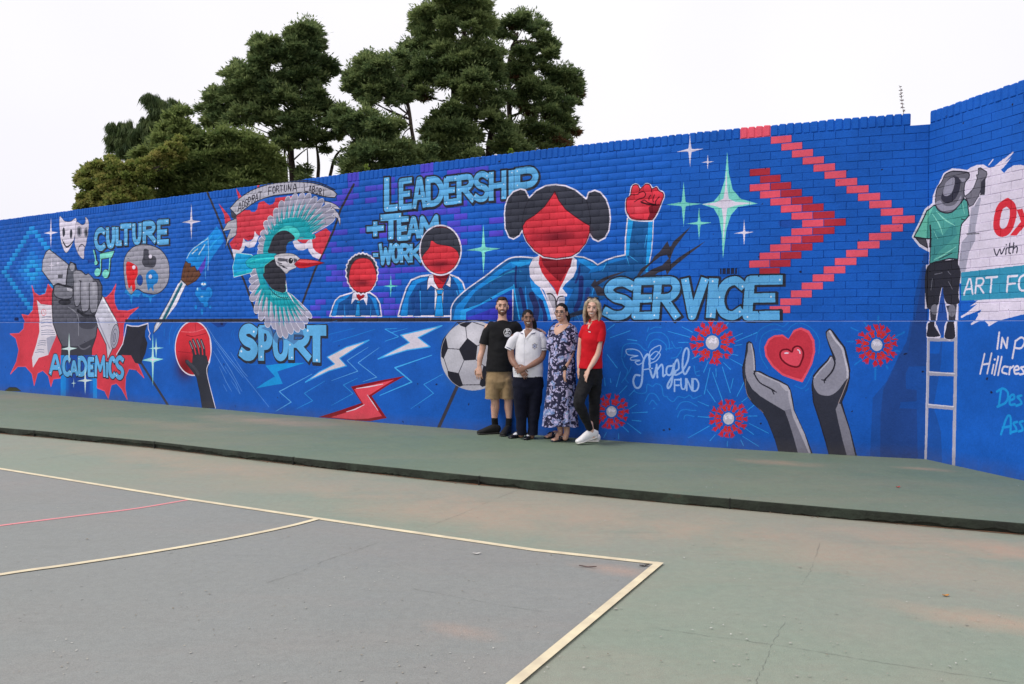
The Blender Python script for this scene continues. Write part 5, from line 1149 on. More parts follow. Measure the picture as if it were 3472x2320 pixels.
# ------------------------------------------------------------------ trees behind the wall
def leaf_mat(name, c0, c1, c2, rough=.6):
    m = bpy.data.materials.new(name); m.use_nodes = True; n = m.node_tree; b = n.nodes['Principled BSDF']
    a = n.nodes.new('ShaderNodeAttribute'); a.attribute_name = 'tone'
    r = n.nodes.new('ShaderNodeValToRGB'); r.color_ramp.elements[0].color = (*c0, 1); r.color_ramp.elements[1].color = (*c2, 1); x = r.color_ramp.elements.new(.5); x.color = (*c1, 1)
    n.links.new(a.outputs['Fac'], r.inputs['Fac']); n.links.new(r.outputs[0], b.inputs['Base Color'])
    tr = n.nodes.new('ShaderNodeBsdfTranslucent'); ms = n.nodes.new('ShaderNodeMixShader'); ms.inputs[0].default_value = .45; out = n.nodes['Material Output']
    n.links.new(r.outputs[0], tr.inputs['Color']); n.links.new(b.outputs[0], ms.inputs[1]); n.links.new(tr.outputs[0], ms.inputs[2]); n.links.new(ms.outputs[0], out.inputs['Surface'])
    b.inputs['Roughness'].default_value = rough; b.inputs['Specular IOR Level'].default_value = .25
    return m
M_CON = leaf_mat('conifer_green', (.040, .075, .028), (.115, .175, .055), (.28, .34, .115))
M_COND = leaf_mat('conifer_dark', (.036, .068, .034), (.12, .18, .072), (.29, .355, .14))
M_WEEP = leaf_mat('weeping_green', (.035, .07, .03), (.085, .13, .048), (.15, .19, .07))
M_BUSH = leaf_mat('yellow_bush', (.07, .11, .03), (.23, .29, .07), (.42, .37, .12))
M_DEAD = leaf_mat('dead_brown', (.08, .045, .025), (.15, .075, .04), (.22, .12, .06))
M_BARK = mat('bark', (.035, .026, .022), .95, noise=(9, 5), rgb2=(.07, .05, .04), bump=(14, .8, .03))

def sprays(C, R, n, mode, r, tone0, px=.04):
    """n needle sprays in a pad of foliage round C (radii R); returns verts, quads, tone"""
    k = int(9 + r.integers(0, 6))
    d = r.normal(size=(k, 3)); d[:, 2] = np.abs(d[:, 2])*.8 - .15; d /= np.linalg.norm(d, axis=1)[:, None]
    pc = C + d * R * r.uniform(.4, 1.05, (k, 1)); pr_ = r.uniform(.24, .46, k)
    i = r.integers(0, k, n)
    u = r.normal(size=(n, 3)); u[:, 2] = u[:, 2]*.8 + .25
    u /= np.linalg.norm(u, axis=1)[:, None]
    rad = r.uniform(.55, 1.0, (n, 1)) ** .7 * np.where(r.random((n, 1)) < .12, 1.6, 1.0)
    base = pc[i] + u * R * pr_[i][:, None] * rad * np.array([1, 1, .62])
    ld = r.random(n) < (.05 if mode == 'con' else 0); base[ld] = C + np.stack([r.normal(size=n)*.45, r.normal(size=n)*.45, r.uniform(.7, 1.5, n)], 1)[ld]*R
    out = base - C; out /= (np.linalg.norm(out, axis=1)[:, None] + 1e-6)
    if mode == 'weep': D = np.stack([out[:, 0]*.25, out[:, 1]*.25, np.full(n, -1.0)], 1) + r.normal(size=(n, 3))*.16; Ln = r.uniform(.2, .45, n); Wd = r.uniform(.02, .045, n)
    elif mode == 'bush': D = out*.4 + r.normal(size=(n, 3))*.6 + [0, 0, .25]; Ln = r.uniform(.08, .17, n); Wd = r.uniform(.05, .09, n)
    else: D = out*[.9, .9, .35] + u*.4 + r.normal(size=(n, 3))*.28 + [0, 0, .08]; Ln = r.uniform(.09, .24, n); Wd = r.uniform(.04, .08, n)
    D /= np.linalg.norm(D, axis=1)[:, None]
    S = np.cross(D, r.normal(size=(n, 3))*.7 + [0, 0, .9]); S /= (np.linalg.norm(S, axis=1)[:, None] + 1e-6)
    a = base; e = base + D*Ln[:, None]; m1 = base + D*(Ln*.5)[:, None]
    V = np.stack([a, m1 + S*Wd[:, None]*.5, e, m1 - S*Wd[:, None]*.5], 1).reshape(-1, 3)
    Q = np.arange(4*n).reshape(-1, 4)
    ptone = r.uniform(-.16, .16, k)
    tone = np.clip(tone0 + ptone[i] + r.normal(size=n)*.13 + (rad[:, 0]-.8)*.25 + out[:, 2]*.12, 0, 1)  # upper and outer sprays paler: soft light from above put into leaf colour
    return V, Q, tone
def limb(pts, r0, r1, sides=7):
    P = catmull(np.array([tuple(p) for p in pts]), False, 5) if len(pts) > 2 else np.array([tuple(p) for p in pts]); V = []; Fq = []
    for i, p in enumerate(P):
        t = P[min(i+1, len(P)-1)] - P[max(0, i-1)]; t /= np.linalg.norm(t)
        a = np.cross(t, [.3, 1, .2]); a /= np.linalg.norm(a); b_ = np.cross(t, a); rr_ = r0 + (r1-r0)*i/(len(P)-1)
        for k in range(sides): q = 2*math.pi*k/sides; V.append(tuple(p + (a*math.cos(q) + b_*math.sin(q))*rr_*(1+.12*math.sin(3*q+i))))
    for i in range(len(P)-1):
        for k in range(sides): Fq.append((i*sides+k, i*sides+(k+1) % sides, (i+1)*sides+(k+1) % sides, (i+1)*sides+k))
    return V, Fq
NQ = []
def tree(name, label, cat, view, D, clumps, trunk, limbs, m, mode, dens, tone, seed, depth=.9, dead=0.0):
    ox, oy, s = view; r = np.random.default_rng(seed)
    def W(x, y, dy=0): return at(ox + x*s, oy + y*s, D + dy)
    foot = W(*trunk[0][:2]); root = empty(name, (foot.x, foot.y, 0), label=label, category=cat, group='trees behind the wall')
    off = Vector((foot.x, foot.y, 0))
    Vs, Qs, Ts = [], [], []; Vd, Qd, Td = [], [], []; nv = nd = 0
    cents = []
    more = []
    for c in clumps:
        for q in range(1):
            aa = r.uniform(0, 6.28); more.append((c[0] + math.cos(aa)*c[2]*.75, c[1] + abs(math.sin(aa))*c[2]*.7 - c[2]*.1, c[2]*r.uniform(.45, .7)))
    wall_y = lambda c: (np.interp(ox + c[0]*s, [0, 700, 1900, 3081], [749, 651, 502, 389]) - oy)/s
    low = [(c[0] + r.uniform(-.3, .3)*c[2], wall_y(c) + c[2]*r.uniform(-.3, .3), c[2]) for c in clumps if c[1] > wall_y(c) - 2.1*c[2] and mode != 'weep']
    clumps = list(clumps) + more + low
    xs_ = [c[0] for c in clumps]; cx = (min(xs_)+max(xs_))/2; hw = max(1, (max(xs_)-min(xs_))/2)
    for c in clumps:
        lay = 1 if len(c) < 4 else c[3]
        Rm = c[2]*s/F*D*1.02
        # round crown: clumps at the sides sit at trunk depth, the middle ones come forward, and a few stand behind
        bulge = math.sqrt(max(0, 1 - min(1, abs(c[0]-cx)/hw)**2)) * hw*s/F*D * depth
        for rep, (sgn, nf) in enumerate(((-1, 1.0), (1, .45))):
            dy = sgn*bulge*r.uniform(.45, .95) if rep == 0 else sgn*bulge*r.uniform(.2, .9)
            C = np.array(W(c[0] + (0 if rep == 0 else r.uniform(-.5, .5)*c[2]), c[1] + (0 if rep == 0 else r.uniform(-.3, .3)*c[2]), dy)); cents.append(C)
            n_ = int(dens * 1.7 * nf * (Rm/.42)**1.7)
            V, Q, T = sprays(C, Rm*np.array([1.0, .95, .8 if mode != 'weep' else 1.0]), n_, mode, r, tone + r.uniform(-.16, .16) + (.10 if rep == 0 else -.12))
            if Rm < .3 and r.random() < dead*1.5: Vd.append(V); Qd.append(Q + nd); Td.append(T); nd += len(V)
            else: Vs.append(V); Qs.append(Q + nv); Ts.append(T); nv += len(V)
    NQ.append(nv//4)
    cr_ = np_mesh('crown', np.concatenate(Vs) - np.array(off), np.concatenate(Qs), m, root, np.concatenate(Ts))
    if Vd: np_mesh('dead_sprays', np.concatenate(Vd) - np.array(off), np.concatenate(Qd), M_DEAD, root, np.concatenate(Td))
    # trunk to the ground, limbs to the clumps
    tp = [W(x, y) for x, y in trunk]; tp = [Vector((tp[0].x, tp[0].y, -.03))] + tp
    r0 = limbs
    V, Fq = limb([p - off for p in tp], r0, r0*.35, 9); mesh_obj('trunk', V, Fq, M_BARK, root, smooth=True)
    V = []; Fq = []
    tpn = np.array([tuple(p) for p in tp])
    for C in cents[::5]:
        # root of the limb: a trunk point lower than the clump
        zz = np.interp(C[2] - r.uniform(.4, 1.1), tpn[:, 2], tpn[:, 2]) if tpn[-1, 2] > C[2] else tpn[-1, 2] - .1
        b_ = np.array([np.interp(zz, tpn[:, 2], tpn[:, k]) for k in range(3)])
        mid = b_*.5 + C*.5 + r.normal(size=3)*.08; v, f = limb([b_ - off, mid - off, C - off], .035, .010, 5)
        k = len(V); V += v; Fq += [tuple(q + k for q in ff) for ff in f]
    o = mesh_obj('branches', V, Fq, M_BARK, root); o['kind'] = 'stuff'
    return root
T1 = (240, 280, .28063); T2 = (640, 60, .35714); T3 = (1140, 0, .36642)
tree('weeping_cypress', 'dark weeping conifer with hanging curtains of foliage above the yellow bush', 'tree', T1, 36,
 [(970,190,80),(1010,250,90),(1200,270,80),(1300,300,55),(1070,330,100),(1180,370,100),(1280,420,60),(970,450,90),(1010,400,60),(560,560,95),(680,555,100),(560,680,100),(700,690,115),(850,590,90),(930,560,100),(1000,690,110),(640,800,90),(840,790,100),(1030,830,100),(1440,560,90),(1210,640,80),(1380,600,70),(500,760,50),(500,640,50),(1180,470,70),(1500,520,50)],
 [(980,1400),(1000,1000),(1040,600),(1050,300)], .16, M_WEEP, 'weep', 520, .42, 21)
tree('yellow_bush', 'yellow-green leafy tree with reddish tips at the left end of the trees', 'tree', T1, 27,
 [(180,1120,85),(260,1080,80),(350,1010,70),(480,950,60),(560,1050,100),(700,1040,90),(250,1250,120),(420,1180,130),(600,1190,130),(190,1400,90),(350,1400,120),(550,1400,130),(750,1160,110),(740,1350,120),(880,1000,80),(1000,960,70),(1150,860,80),(1250,790,80),(1320,690,50),(1290,860,90),(920,1120,90),(130,1180,55),(1180,960,80),(480,1290,110),(870,1350,80),(150,1500,70),(450,1500,80),(1040,900,60)],
 [(600,1700),(590,1400),(600,1200)], .09, M_BUSH, 'bush', 1000, .5, 22, depth=.5)
tree('pale_conifer', 'pale green spreading conifer in front, between yellow bush and tall trees', 'tree', T2, 29,
 [(430,1200,115),(560,1210,120),(650,1260,120),(380,1330,130),(550,1380,140),(720,1330,110),(760,1450,110),(330,1120,80),(450,1500,110),(620,1500,120),(200,1180,100),(100,1240,110),(200,1380,130),(80,1440,130),(800,1530,80),(20,1160,90),(-100,1180,90),(-200,1080,80),(-60,1060,80),(-40,1300,110),(-180,1280,100),(-320,1270,90),(-420,1340,90),(-300,1400,110),(-150,1430,110),(0,1560,100),(-380,1460,80),(-130,960,70),(-60,900,60),(320,1500,120),(160,1550,100),(-240,1170,80),(850,1400,60),(-240,1560,110),(-330,1560,90),(-140,1560,110),(-400,1560,80),(-480,1530,70)],
 [(300,1900),(310,1500),(330,1250)], .12, M_CON, 'con', 760, .62, 23, depth=.45)
tree('tall_conifer', 'tall dark conifer with ragged twin top on the left', 'tree', T2, 33,
 [(1100,130,100),(1180,160,80),(1010,170,75),(1130,250,120),(1210,290,60),(1020,320,105),(650,250,60),(700,225,50),(800,225,45),(680,340,85),(780,330,85),(700,430,90),(880,380,90),(960,420,90),(1120,400,100),(1290,460,85),(1360,520,55),(460,450,35),(470,530,80),(360,545,40),(600,560,110),(740,600,100),(520,650,110),(420,690,80),(680,680,110),(950,560,110),(1100,570,120),(1220,600,100),(900,660,100),(250,700,40),(230,790,75),(330,760,85),(180,900,75),(290,880,100),(450,830,120),(600,820,110),(760,800,110),(900,780,105),(1050,750,100),(1220,735,70),(1130,860,120),(1270,830,65),(200,1000,75),(330,990,100),(480,950,105),(630,940,80),(780,960,75),(1000,960,105),(1130,970,110),(1320,870,70),(1400,920,80),(1000,1100,95),(1150,1110,105),(1270,1140,75),(860,1150,70),(950,1210,75),(1100,1220,55),(1330,1010,75),(1450,960,80),(1420,1110,60),(1100,1470,60),(1300,1260,40)],
 [(985,1900),(985,1500),(970,1200),(1000,800),(1090,300),(1110,150)], .17, M_COND, 'con', 700, .5, 24)
tree('slender_pine', 'slender conifer with bare leaning trunk between the two tall trees', 'tree', T3, 31,
 [(310,540,70),(250,600,80),(150,680,70),(200,760,100),(330,660,100),(430,640,95),(380,780,110),(480,800,95),(150,820,70),(250,870,90),(400,890,95),(300,950,55),(500,580,80),(600,540,70),(540,930,70),(620,900,70),(120,720,50)],
 [(735,1900),(725,1400),(690,1150),(650,900),(560,700),(480,600)], .10, M_COND, 'con', 560, .5, 25)
tree('low_conifer', 'low dark conifer filling the gap below the slender bare trunk', 'tree', T3, 30,
 [(60,1060,80),(150,1130,100),(250,1100,100),(330,1150,90),(430,1190,105),(540,1170,80),(300,1280,120),(450,1300,110),(600,1390,100),(700,1440,90),(200,1230,70),(150,1490,100),(350,1450,130),(520,1450,95),(820,1420,95),(60,1200,50),(-20,1130,70),(250,1380,90)],
 [(330,1900),(330,1500),(320,1200)], .11, M_COND, 'con', 620, .48, 26)
tree('great_conifer', 'tallest broad conifer whose top runs out of the picture', 'tree', T3, 34,
 [(1000,30,110),(920,120,90),(800,170,100),(745,160,45),(800,280,90),(1150,60,110),(1300,40,100),(1080,170,120),(1250,190,130),(1340,150,80),(1400,280,100),(980,280,80),(980,380,100),(880,350,75),(850,450,110),(720,450,80),(700,560,100),(820,600,100),(1000,520,100),(1250,480,110),(1380,500,120),(1150,560,130),(1330,620,130),(1450,600,90),(1000,650,100),(650,680,100),(780,760,110),(900,740,100),(620,780,80),(680,860,85),(1050,800,90),(1150,720,110),(1300,750,110),(1280,880,120),(1380,830,90),(820,880,80),(1450,750,110),(1500,900,110),(1080,1010,80),(1060,1090,90),(1200,1050,110),(1350,1060,120),(960,1080,60),(1000,1190,100),(890,1200,90),(1100,1210,110),(950,1300,110),(1150,1300,130),(1250,1250,80),(1240,1400,70),(1050,1420,100),(880,1400,70),(1480,1160,100),(1550,1210,100),(1560,1340,95),(1650,1310,80),(1700,1390,70),(1150,-60,110),(1250,-110,90),(1040,-60,80),(1330,-40,70),(1100,600,90),(1200,820,100)],
 [(1400,1900),(1415,1450),(1440,1230),(1470,1000),(1300,700),(1180,300),(1160,0)], .2, M_COND, 'con', 760, .56, 27, dead=.03)
tree('forked_conifer', 'rounded conifer with an open forked top right of the tallest tree', 'tree', T3, 37,
 [(1700,210,90),(1800,220,90),(1600,250,75),(1550,330,65),(1490,260,50),(1880,270,75),(1910,350,65),(1960,420,75),(1980,500,65),(1930,560,55),(1850,450,45),(1750,480,85),(1680,500,45),(1810,560,65),(1650,640,90),(1720,640,70),(1600,720,95),(1700,750,100),(1900,640,50),(1980,680,75),(2080,700,85),(2160,700,75),(2215,780,65),(2220,870,60),(2190,950,50),(2130,830,95),(2000,800,85),(1860,850,100),(1950,900,115),(1800,810,85),(1750,900,100),(2080,960,95),(2110,1050,80),(1950,1050,105),(1800,1030,80),(1700,980,75),(2130,1130,70),(2170,1230,60),(2050,1180,95),(1900,1200,90),(2000,1290,85),(1780,1170,80),(1850,1320,80),(2120,1300,55),(1700,1250,75)],
 [(1640,1900),(1640,1400),(1600,1000),(1600,600),(1640,420),(1680,300)], .16, M_COND, 'con', 560, .5, 28, dead=.10)
# the open bough of the forked top and the brown stems low between the trees
o = bpy.data.objects
def bare(view, D, pts, r0, r1, rootname):
    ox, oy, s = view; root = next(q for q in COL.objects if q.name == rootname)
    V, Fq = limb([at(ox+x*s, oy+y*s, D) - root.location for x, y in pts], r0, r1, 7); mesh_obj('bough', V, Fq, M_BARK, root, smooth=True)
bare(T3, 37, [(1640,560),(1630,430),(1700,385),(1800,390),(1890,400)], .11, .04, 'forked_conifer')
bare(T3, 33.6, [(1100,1480),(1085,1100),(1085,900),(1090,700)], .17, .09, 'great_conifer')
bare(T3, 33.6, [(1215,1480),(1225,1350),(1250,1280)], .1, .05, 'great_conifer')
bare(T2, 33, [(1225,1560),(1230,1350),(1200,1150)], .08, .04, 'tall_conifer')
bare(T2, 33, [(1330,1560),(1370,1380),(1420,1280),(1500,1230)], .07, .03, 'tall_conifer')
bare(T2, 33, [(930,1560),(920,1400),(900,1200)], .07, .03, 'tall_conifer')
bare(T2, 33, [(1120,1560),(1130,1380),(1125,1250)], .04, .02, 'tall_conifer')
for q in ([(660,1050),(600,1090),(560,1110)], [(655,1080),(610,1120),(590,1180)], [(690,1180),(640,1220),(600,1290)]): bare(T3, 31, q, .03, .012, 'slender_pine')

# weeds rooted on top of the wall
M_WEED = leaf_mat('weed_green', (.08, .13, .02), (.17, .25, .03), (.25, .32, .06)); M_STALK = mat('weed_stalk', (.16, .11, .10), .9)
def weed(px, py, h, n, label, dry=False, seed=0, lean=.0):
    d, _ = wall_d(px, py); P, t, nrm = PM.frame(d); r = np.random.default_rng(seed); base = Vector((P[0]-nrm[0]*.1, P[1]-nrm[1]*.1, (ZT if dry else PLAT+WALL_H)-.01))
    root = empty('wall_weed', base, label=label, category='weed')
    V, Fq = [], []
    stems = 1 if dry else 5; tips = []
    for k in range(stems):
        tip = Vector((lean*h + r.uniform(-.07, .07)*h*(.35 if dry else 3), r.uniform(-.2, .2)*h, h*r.uniform(.75, 1)))
        pts = [Vector((r.uniform(-.01, .01), 0, 0)), tip*.5 + Vector((r.uniform(-.02, .02), 0, 0)), tip]
        v, f = limb(pts, .004, .0015, 5); q = len(V); V += v; Fq += [tuple(a+q for a in ff) for ff in f]; tips += [p for p in catmull(np.array([tuple(p) for p in pts]), False, 6)[4:]]
    mesh_obj('stem', V, Fq, M_STALK, root)
    V = []; Q = []; T = []
    for k in range(n):
        b_ = np.array(tips[r.integers(0, len(tips))]); D_ = r.normal(size=3)*[1, 1, .5] + [0, 0, .6]; D_ /= np.linalg.norm(D_); S_ = np.cross(D_, r.normal(size=3)); S_ /= np.linalg.norm(S_)
        Ln, Wd = (r.uniform(.012, .035), .004) if dry else (r.uniform(.03, .06), r.uniform(.012, .024)); q = len(V)
        V += [b_, b_+D_*Ln*.5+S_*Wd, b_+D_*Ln, b_+D_*Ln*.5-S_*Wd]; Q.append((q, q+1, q+2, q+3)); T.append(r.uniform(.2, .9))
    np_mesh('leaves', np.array(V), np.array(Q), M_STALK if dry else M_WEED, root, T)
weed(3078, 400, .60, 110, 'tall dry weed stalk in the gap at the right end of the coping', True, 1, -.03)
weed(1228, 575, .13, 40, 'bright green weed on the wall top above the crest', False, 2)
weed(1722, 520, .07, 46, 'low bright green weed on the wall top left of the red chevrons', False, 3)
# ------------------------------------------------------------------ people
def prim_tube(acc, pts, radii, sides=18, ref=None):
    """closed tube with elliptical rings; radii = (across, depth) or a number per point"""
    P = np.array([tuple(p) for p in pts], float); Rr = np.array([(r, r) if not hasattr(r, '__len__') else r for r in radii], float)
    n = len(P)
    if n > 2:
        m = 5; t = np.linspace(0, n-1, (n-1)*m+1); P2 = catmull(P, False, m); R2 = np.stack([np.interp(t, np.arange(n), Rr[:, k]) for k in (0, 1)], 1); P, Rr = P2, R2; n = len(P)
    V, Fq = acc; base = len(V)
    rings = []
    for i in range(n):
        d = P[min(i+1, n-1)] - P[max(i-1, 0)]; d /= np.linalg.norm(d) + 1e-9
        X = np.array([1., 0, 0]) if abs(d[0]) < .8 else np.array([0, 0, 1.])
        if ref is not None: X = np.array(ref, float)
        a = X - d*X.dot(d); a /= np.linalg.norm(a); b = np.cross(d, a); rings.append((P[i], a, b, Rr[i], d))
    full = []
    p, a, b, rr, d = rings[0]; e = min(rr)
    for f, g in ((.95, .3), (.6, .8)): full.append((p - d*e*f, a, b, rr*g))
    full += [(q[0], q[1], q[2], q[3]) for q in rings]
    p, a, b, rr, d = rings[-1]; e = min(rr)
    for f, g in ((.6, .8), (.95, .3)): full.append((p + d*e*f, a, b, rr*g))
    for p, a, b, rr in full:
        for k in range(sides):
            t = 2*math.pi*k/sides; V.append(tuple(p + a*math.cos(t)*rr[0] + b*math.sin(t)*rr[1]))
    N = len(full)
    for i in range(N-1):
        for k in range(sides): Fq.append((base+i*sides+k, base+i*sides+(k+1) % sides, base+(i+1)*sides+(k+1) % sides, base+(i+1)*sides+k))
    Fq.append(tuple(base+k for k in range(sides))[::-1]); Fq.append(tuple(base+(N-1)*sides+k for k in range(sides)))
def prim_ell(acc, c, r, rot=None, n=14):
    V, Fq = acc; base = len(V); c = Vector(c)
    for i in range(1, n):
        ph = math.pi*i/n
        for k in range(2*n):
            th = math.pi*k/n; v = Vector((r[0]*math.sin(ph)*math.cos(th), r[1]*math.sin(ph)*math.sin(th), r[2]*math.cos(ph)))
            if rot: v = rot @ v
            V.append(tuple(c+v))
    top = len(V); v = Vector((0, 0, r[2])); V.append(tuple(c + (rot @ v if rot else v))); v = Vector((0, 0, -r[2])); V.append(tuple(c + (rot @ v if rot else v)))
    m = 2*n
    for i in range(n-2):
        for k in range(m): Fq.append((base+i*m+k, base+(i+1)*m+k, base+(i+1)*m+(k+1) % m, base+i*m+(k+1) % m))
    for k in range(m): Fq.append((top, base+k, base+(k+1) % m)); Fq.append((top+1, base+(n-2)*m+(k+1) % m, base+(n-2)*m+k))
def fuse(name, acc, vox, m, parent, smooth=3, wrinkle=0.0, wscale=(6, 6, 18), seed=0, trim=()):
    """join overlapping shells into one continuous skin"""
    me = bpy.data.meshes.new('tmp'); me.from_pydata(acc[0], [], acc[1]); me.update()
    o = bpy.data.objects.new('tmp', me); COL.objects.link(o)
    bm = bmesh.new(); bm.from_mesh(me); bmesh.ops.recalc_face_normals(bm, faces=bm.faces); bm.to_mesh(me); bm.free()
    md = o.modifiers.new('r', 'REMESH'); md.mode = 'VOXEL'; md.voxel_size = vox
    if smooth: sm = o.modifiers.new('s', 'SMOOTH'); sm.factor = .5; sm.iterations = smooth
    dg = bpy.context.evaluated_depsgraph_get(); ev = o.evaluated_get(dg); out = bpy.data.meshes.new_from_object(ev)
    bpy.data.objects.remove(o); bpy.data.meshes.remove(me); out.name = name
    if wrinkle:
        from mathutils import noise
        nn = [v.normal.copy() for v in out.vertices]
        for v, q in zip(out.vertices, nn):
            p = Vector((v.co.x*wscale[0]+seed, v.co.y*wscale[1], v.co.z*wscale[2]))
            f = noise.noise(p) + .5*noise.noise(p*2.1) - .35*abs(noise.noise(p*1.3 + Vector((3, 7, 1))))
            v.co += q * f * wrinkle
    if trim:      # open hems: cut everything past a plane near the hem
        bm = bmesh.new(); bm.from_mesh(out)
        for q, d, rad in trim:
            q = Vector(q); d = Vector(d).normalized(); near = [f_ for f_ in bm.faces if (f_.calc_center_median()-q).length < rad]
            gm = list({v for f_ in near for v in f_.verts}) + list({e_ for f_ in near for e_ in f_.edges}) + near
            bmesh.ops.bisect_plane(bm, geom=gm, plane_co=q, plane_no=d, clear_outer=True)
        bm.to_mesh(out); bm.free()
    out.materials.clear(); out.materials.append(m); out.shade_smooth()
    ob = bpy.data.objects.new(name, out); COL.objects.link(ob); ob.parent = parent
    return ob
def cloth_mat(name, rgb, rgb2=None, rough=.85, scale=9, fuzz=.3, fold=.5):
    m = mat(name, rgb, rough, .12, noise=(scale, 4), rgb2=rgb2 or tuple(c*.82 for c in rgb), bump=(14, fold, .012))
    b = m.node_tree.nodes['Principled BSDF']; b.inputs['Sheen Weight'].default_value = fuzz*.25; b.inputs['Sheen Roughness'].default_value = .5
    return m
def skin_mat(name, rgb, rgb2):
    m = mat(name, rgb, .5, .4, noise=(11, 3), rgb2=rgb2, bump=(90, .15, .002)); b = m.node_tree.nodes['Principled BSDF']
    b.inputs['Subsurface Weight'].default_value = .12; b.inputs['Subsurface Radius'].default_value = (.02, .008, .005); b.inputs['Subsurface Scale'].default_value = .3
    return m
SK_MAN = skin_mat('skin_tanned', (.66, .40, .30), (.60, .34, .25)); SK_GIRL = skin_mat('skin_brown', (.27, .14, .098), (.23, .115, .08))
SK_OLD = skin_mat('skin_warm', (.58, .35, .27), (.52, .30, .22)); SK_BLO = skin_mat('skin_fair', (.68, .43, .34), (.62, .37, .28))
M_TEETH = mat('teeth', (.75, .72, .66), .3); M_LIP = mat('lips', (.36, .11, .10), .5); M_LIPD = mat('lips_dark', (.16, .055, .05), .5)
M_EYE = mat('eye_white', (.6, .58, .56), .2); M_IRIS = mat('iris', (.02, .014, .012), .15)
H_BLK = mat('hair_black', (.007, .006, .006), .6, .18, noise=(40, 3), rgb2=(.013, .011, .010), bump=(60, .4, .004))
H_BRN = mat('hair_brown', (.05, .026, .016), .6, .3, noise=(50, 3), rgb2=(.03, .016, .011), bump=(80, .6, .004))
H_BEARD = mat('beard_brown', (.11, .055, .035), .8, .2, noise=(70, 3), rgb2=(.17, .09, .06), bump=(120, .6, .003))
H_BLO = mat('hair_blonde', (.46, .37, .27), .5, .3, noise=(26, 4), rgb2=(.22, .16, .105), bump=(60, .5, .004))

class Person:
    def __init__(s, label, ox, oy, sc, Y, foot):
        s.ox, s.oy, s.sc, s.Y = ox, oy, sc, Y; s.m = Y / F * sc            # metres per view pixel
        f = s.A(*foot); s.root = empty('person', (f.x, f.y, PLAT), label=label, category='person', group='people posing at the wall'); s.off = Vector((f.x, f.y, PLAT))
    def A(s, x, y, dy=0.0): return at(s.ox + x*s.sc, s.oy + y*s.sc, s.Y + dy)
    def L(s, x, y, dy=0.0): return s.A(x, y, dy) - s.off
    def tube(s, acc, rows, sides=18, ref=None): prim_tube(acc, [s.L(*r[:2], r[4] if len(r) > 4 else 0) for r in rows], [(r[2], r[3]) for r in rows], sides, ref)

def hand(acc, wrist, d, nrm, size=1.0, curl=.5, thumb=1, spread=.12):
    """wrist point, finger direction, palm normal; adds palm, four fingers and thumb"""
    d = Vector(d).normalized(); nrm = Vector(nrm); nrm = (nrm - d*nrm.dot(d)).normalized(); s_ = d.cross(nrm)     # across the palm
    L = .19*size; W = Vector(wrist)
    prim_tube(acc, [W - d*.01*size, W + d*L*.22, W + d*L*.48], [(.028*size, .019*size), (.042*size, .016*size), (.044*size, .014*size)], 14, ref=s_)
    for i, (o, ln) in enumerate(((-.036, .40), (-.012, .46), (.012, .43), (.035, .34))):
        b = W + d*L*.5 + s_*o*size; a0 = curl*.5; pts = [b - d*.015*size]; p = b.copy(); ang = a0
        for j, q in enumerate((.42, .32, .26)):
            dd = (d*math.cos(ang) + nrm*math.sin(ang) + s_*o*spread*10).normalized(); p = p + dd*L*ln*q; pts.append(p.copy()); ang += curl*.55
        prim_tube(acc, pts, [.0090*size, .0086*size, .0080*size, .0068*size], 10)
    b = W + d*L*.16 + s_*(.030*thumb)*size
    prim_tube(acc, [b, b + (d*.6+s_*thumb*.75+nrm*.3)*L*.2, b + (d*.95+s_*thumb*.5+nrm*.5)*L*.4], [.014*size, .0115*size, .009*size], 10)

def head(per, acc, c, sc, yaw, tilt=0.0, jaw=1.0, roll=0.0):
    """adds skull, jaw, nose, ears and neckward chin to acc; returns the head frame"""
    R = Matrix.Rotation(yaw, 3, 'Z') @ Matrix.Rotation(roll, 3, 'Y') @ Matrix.Rotation(tilt, 3, 'X'); c = Vector(c)
    P = lambda x, y, z: c + R @ (Vector((x, y, z))*sc)
    def E(x, y, z, a, b_, d): prim_ell(acc, P(x, y, z), (a*sc, b_*sc, d*sc), R)
    E(0, .012, .030, .073, .092, .086); E(0, -.018, .000, .066, .070, .080); E(0, -.028, -.050, .054*jaw, .056, .055); E(0, -.056, -.088, .024*jaw, .024, .022)
    E(-.030, -.062, -.030, .024, .022, .026); E(.030, -.062, -.030, .024, .022, .026)              # cheeks
    E(0, -.076, .030, .050, .014, .012)                                                        # brow
    prim_tube(acc, [P(0, -.082, .012), P(0, -.098, -.018), P(0, -.106, -.030)], [.008*sc, .011*sc, .013*sc], 10); E(-.011, -.092, -.033, .009, .010, .008); E(.011, -.092, -.033, .009, .010, .008)
    for s_ in (-1, 1): E(s_*.074, .010, -.008, .010, .020, .031)
    return P, R, sc
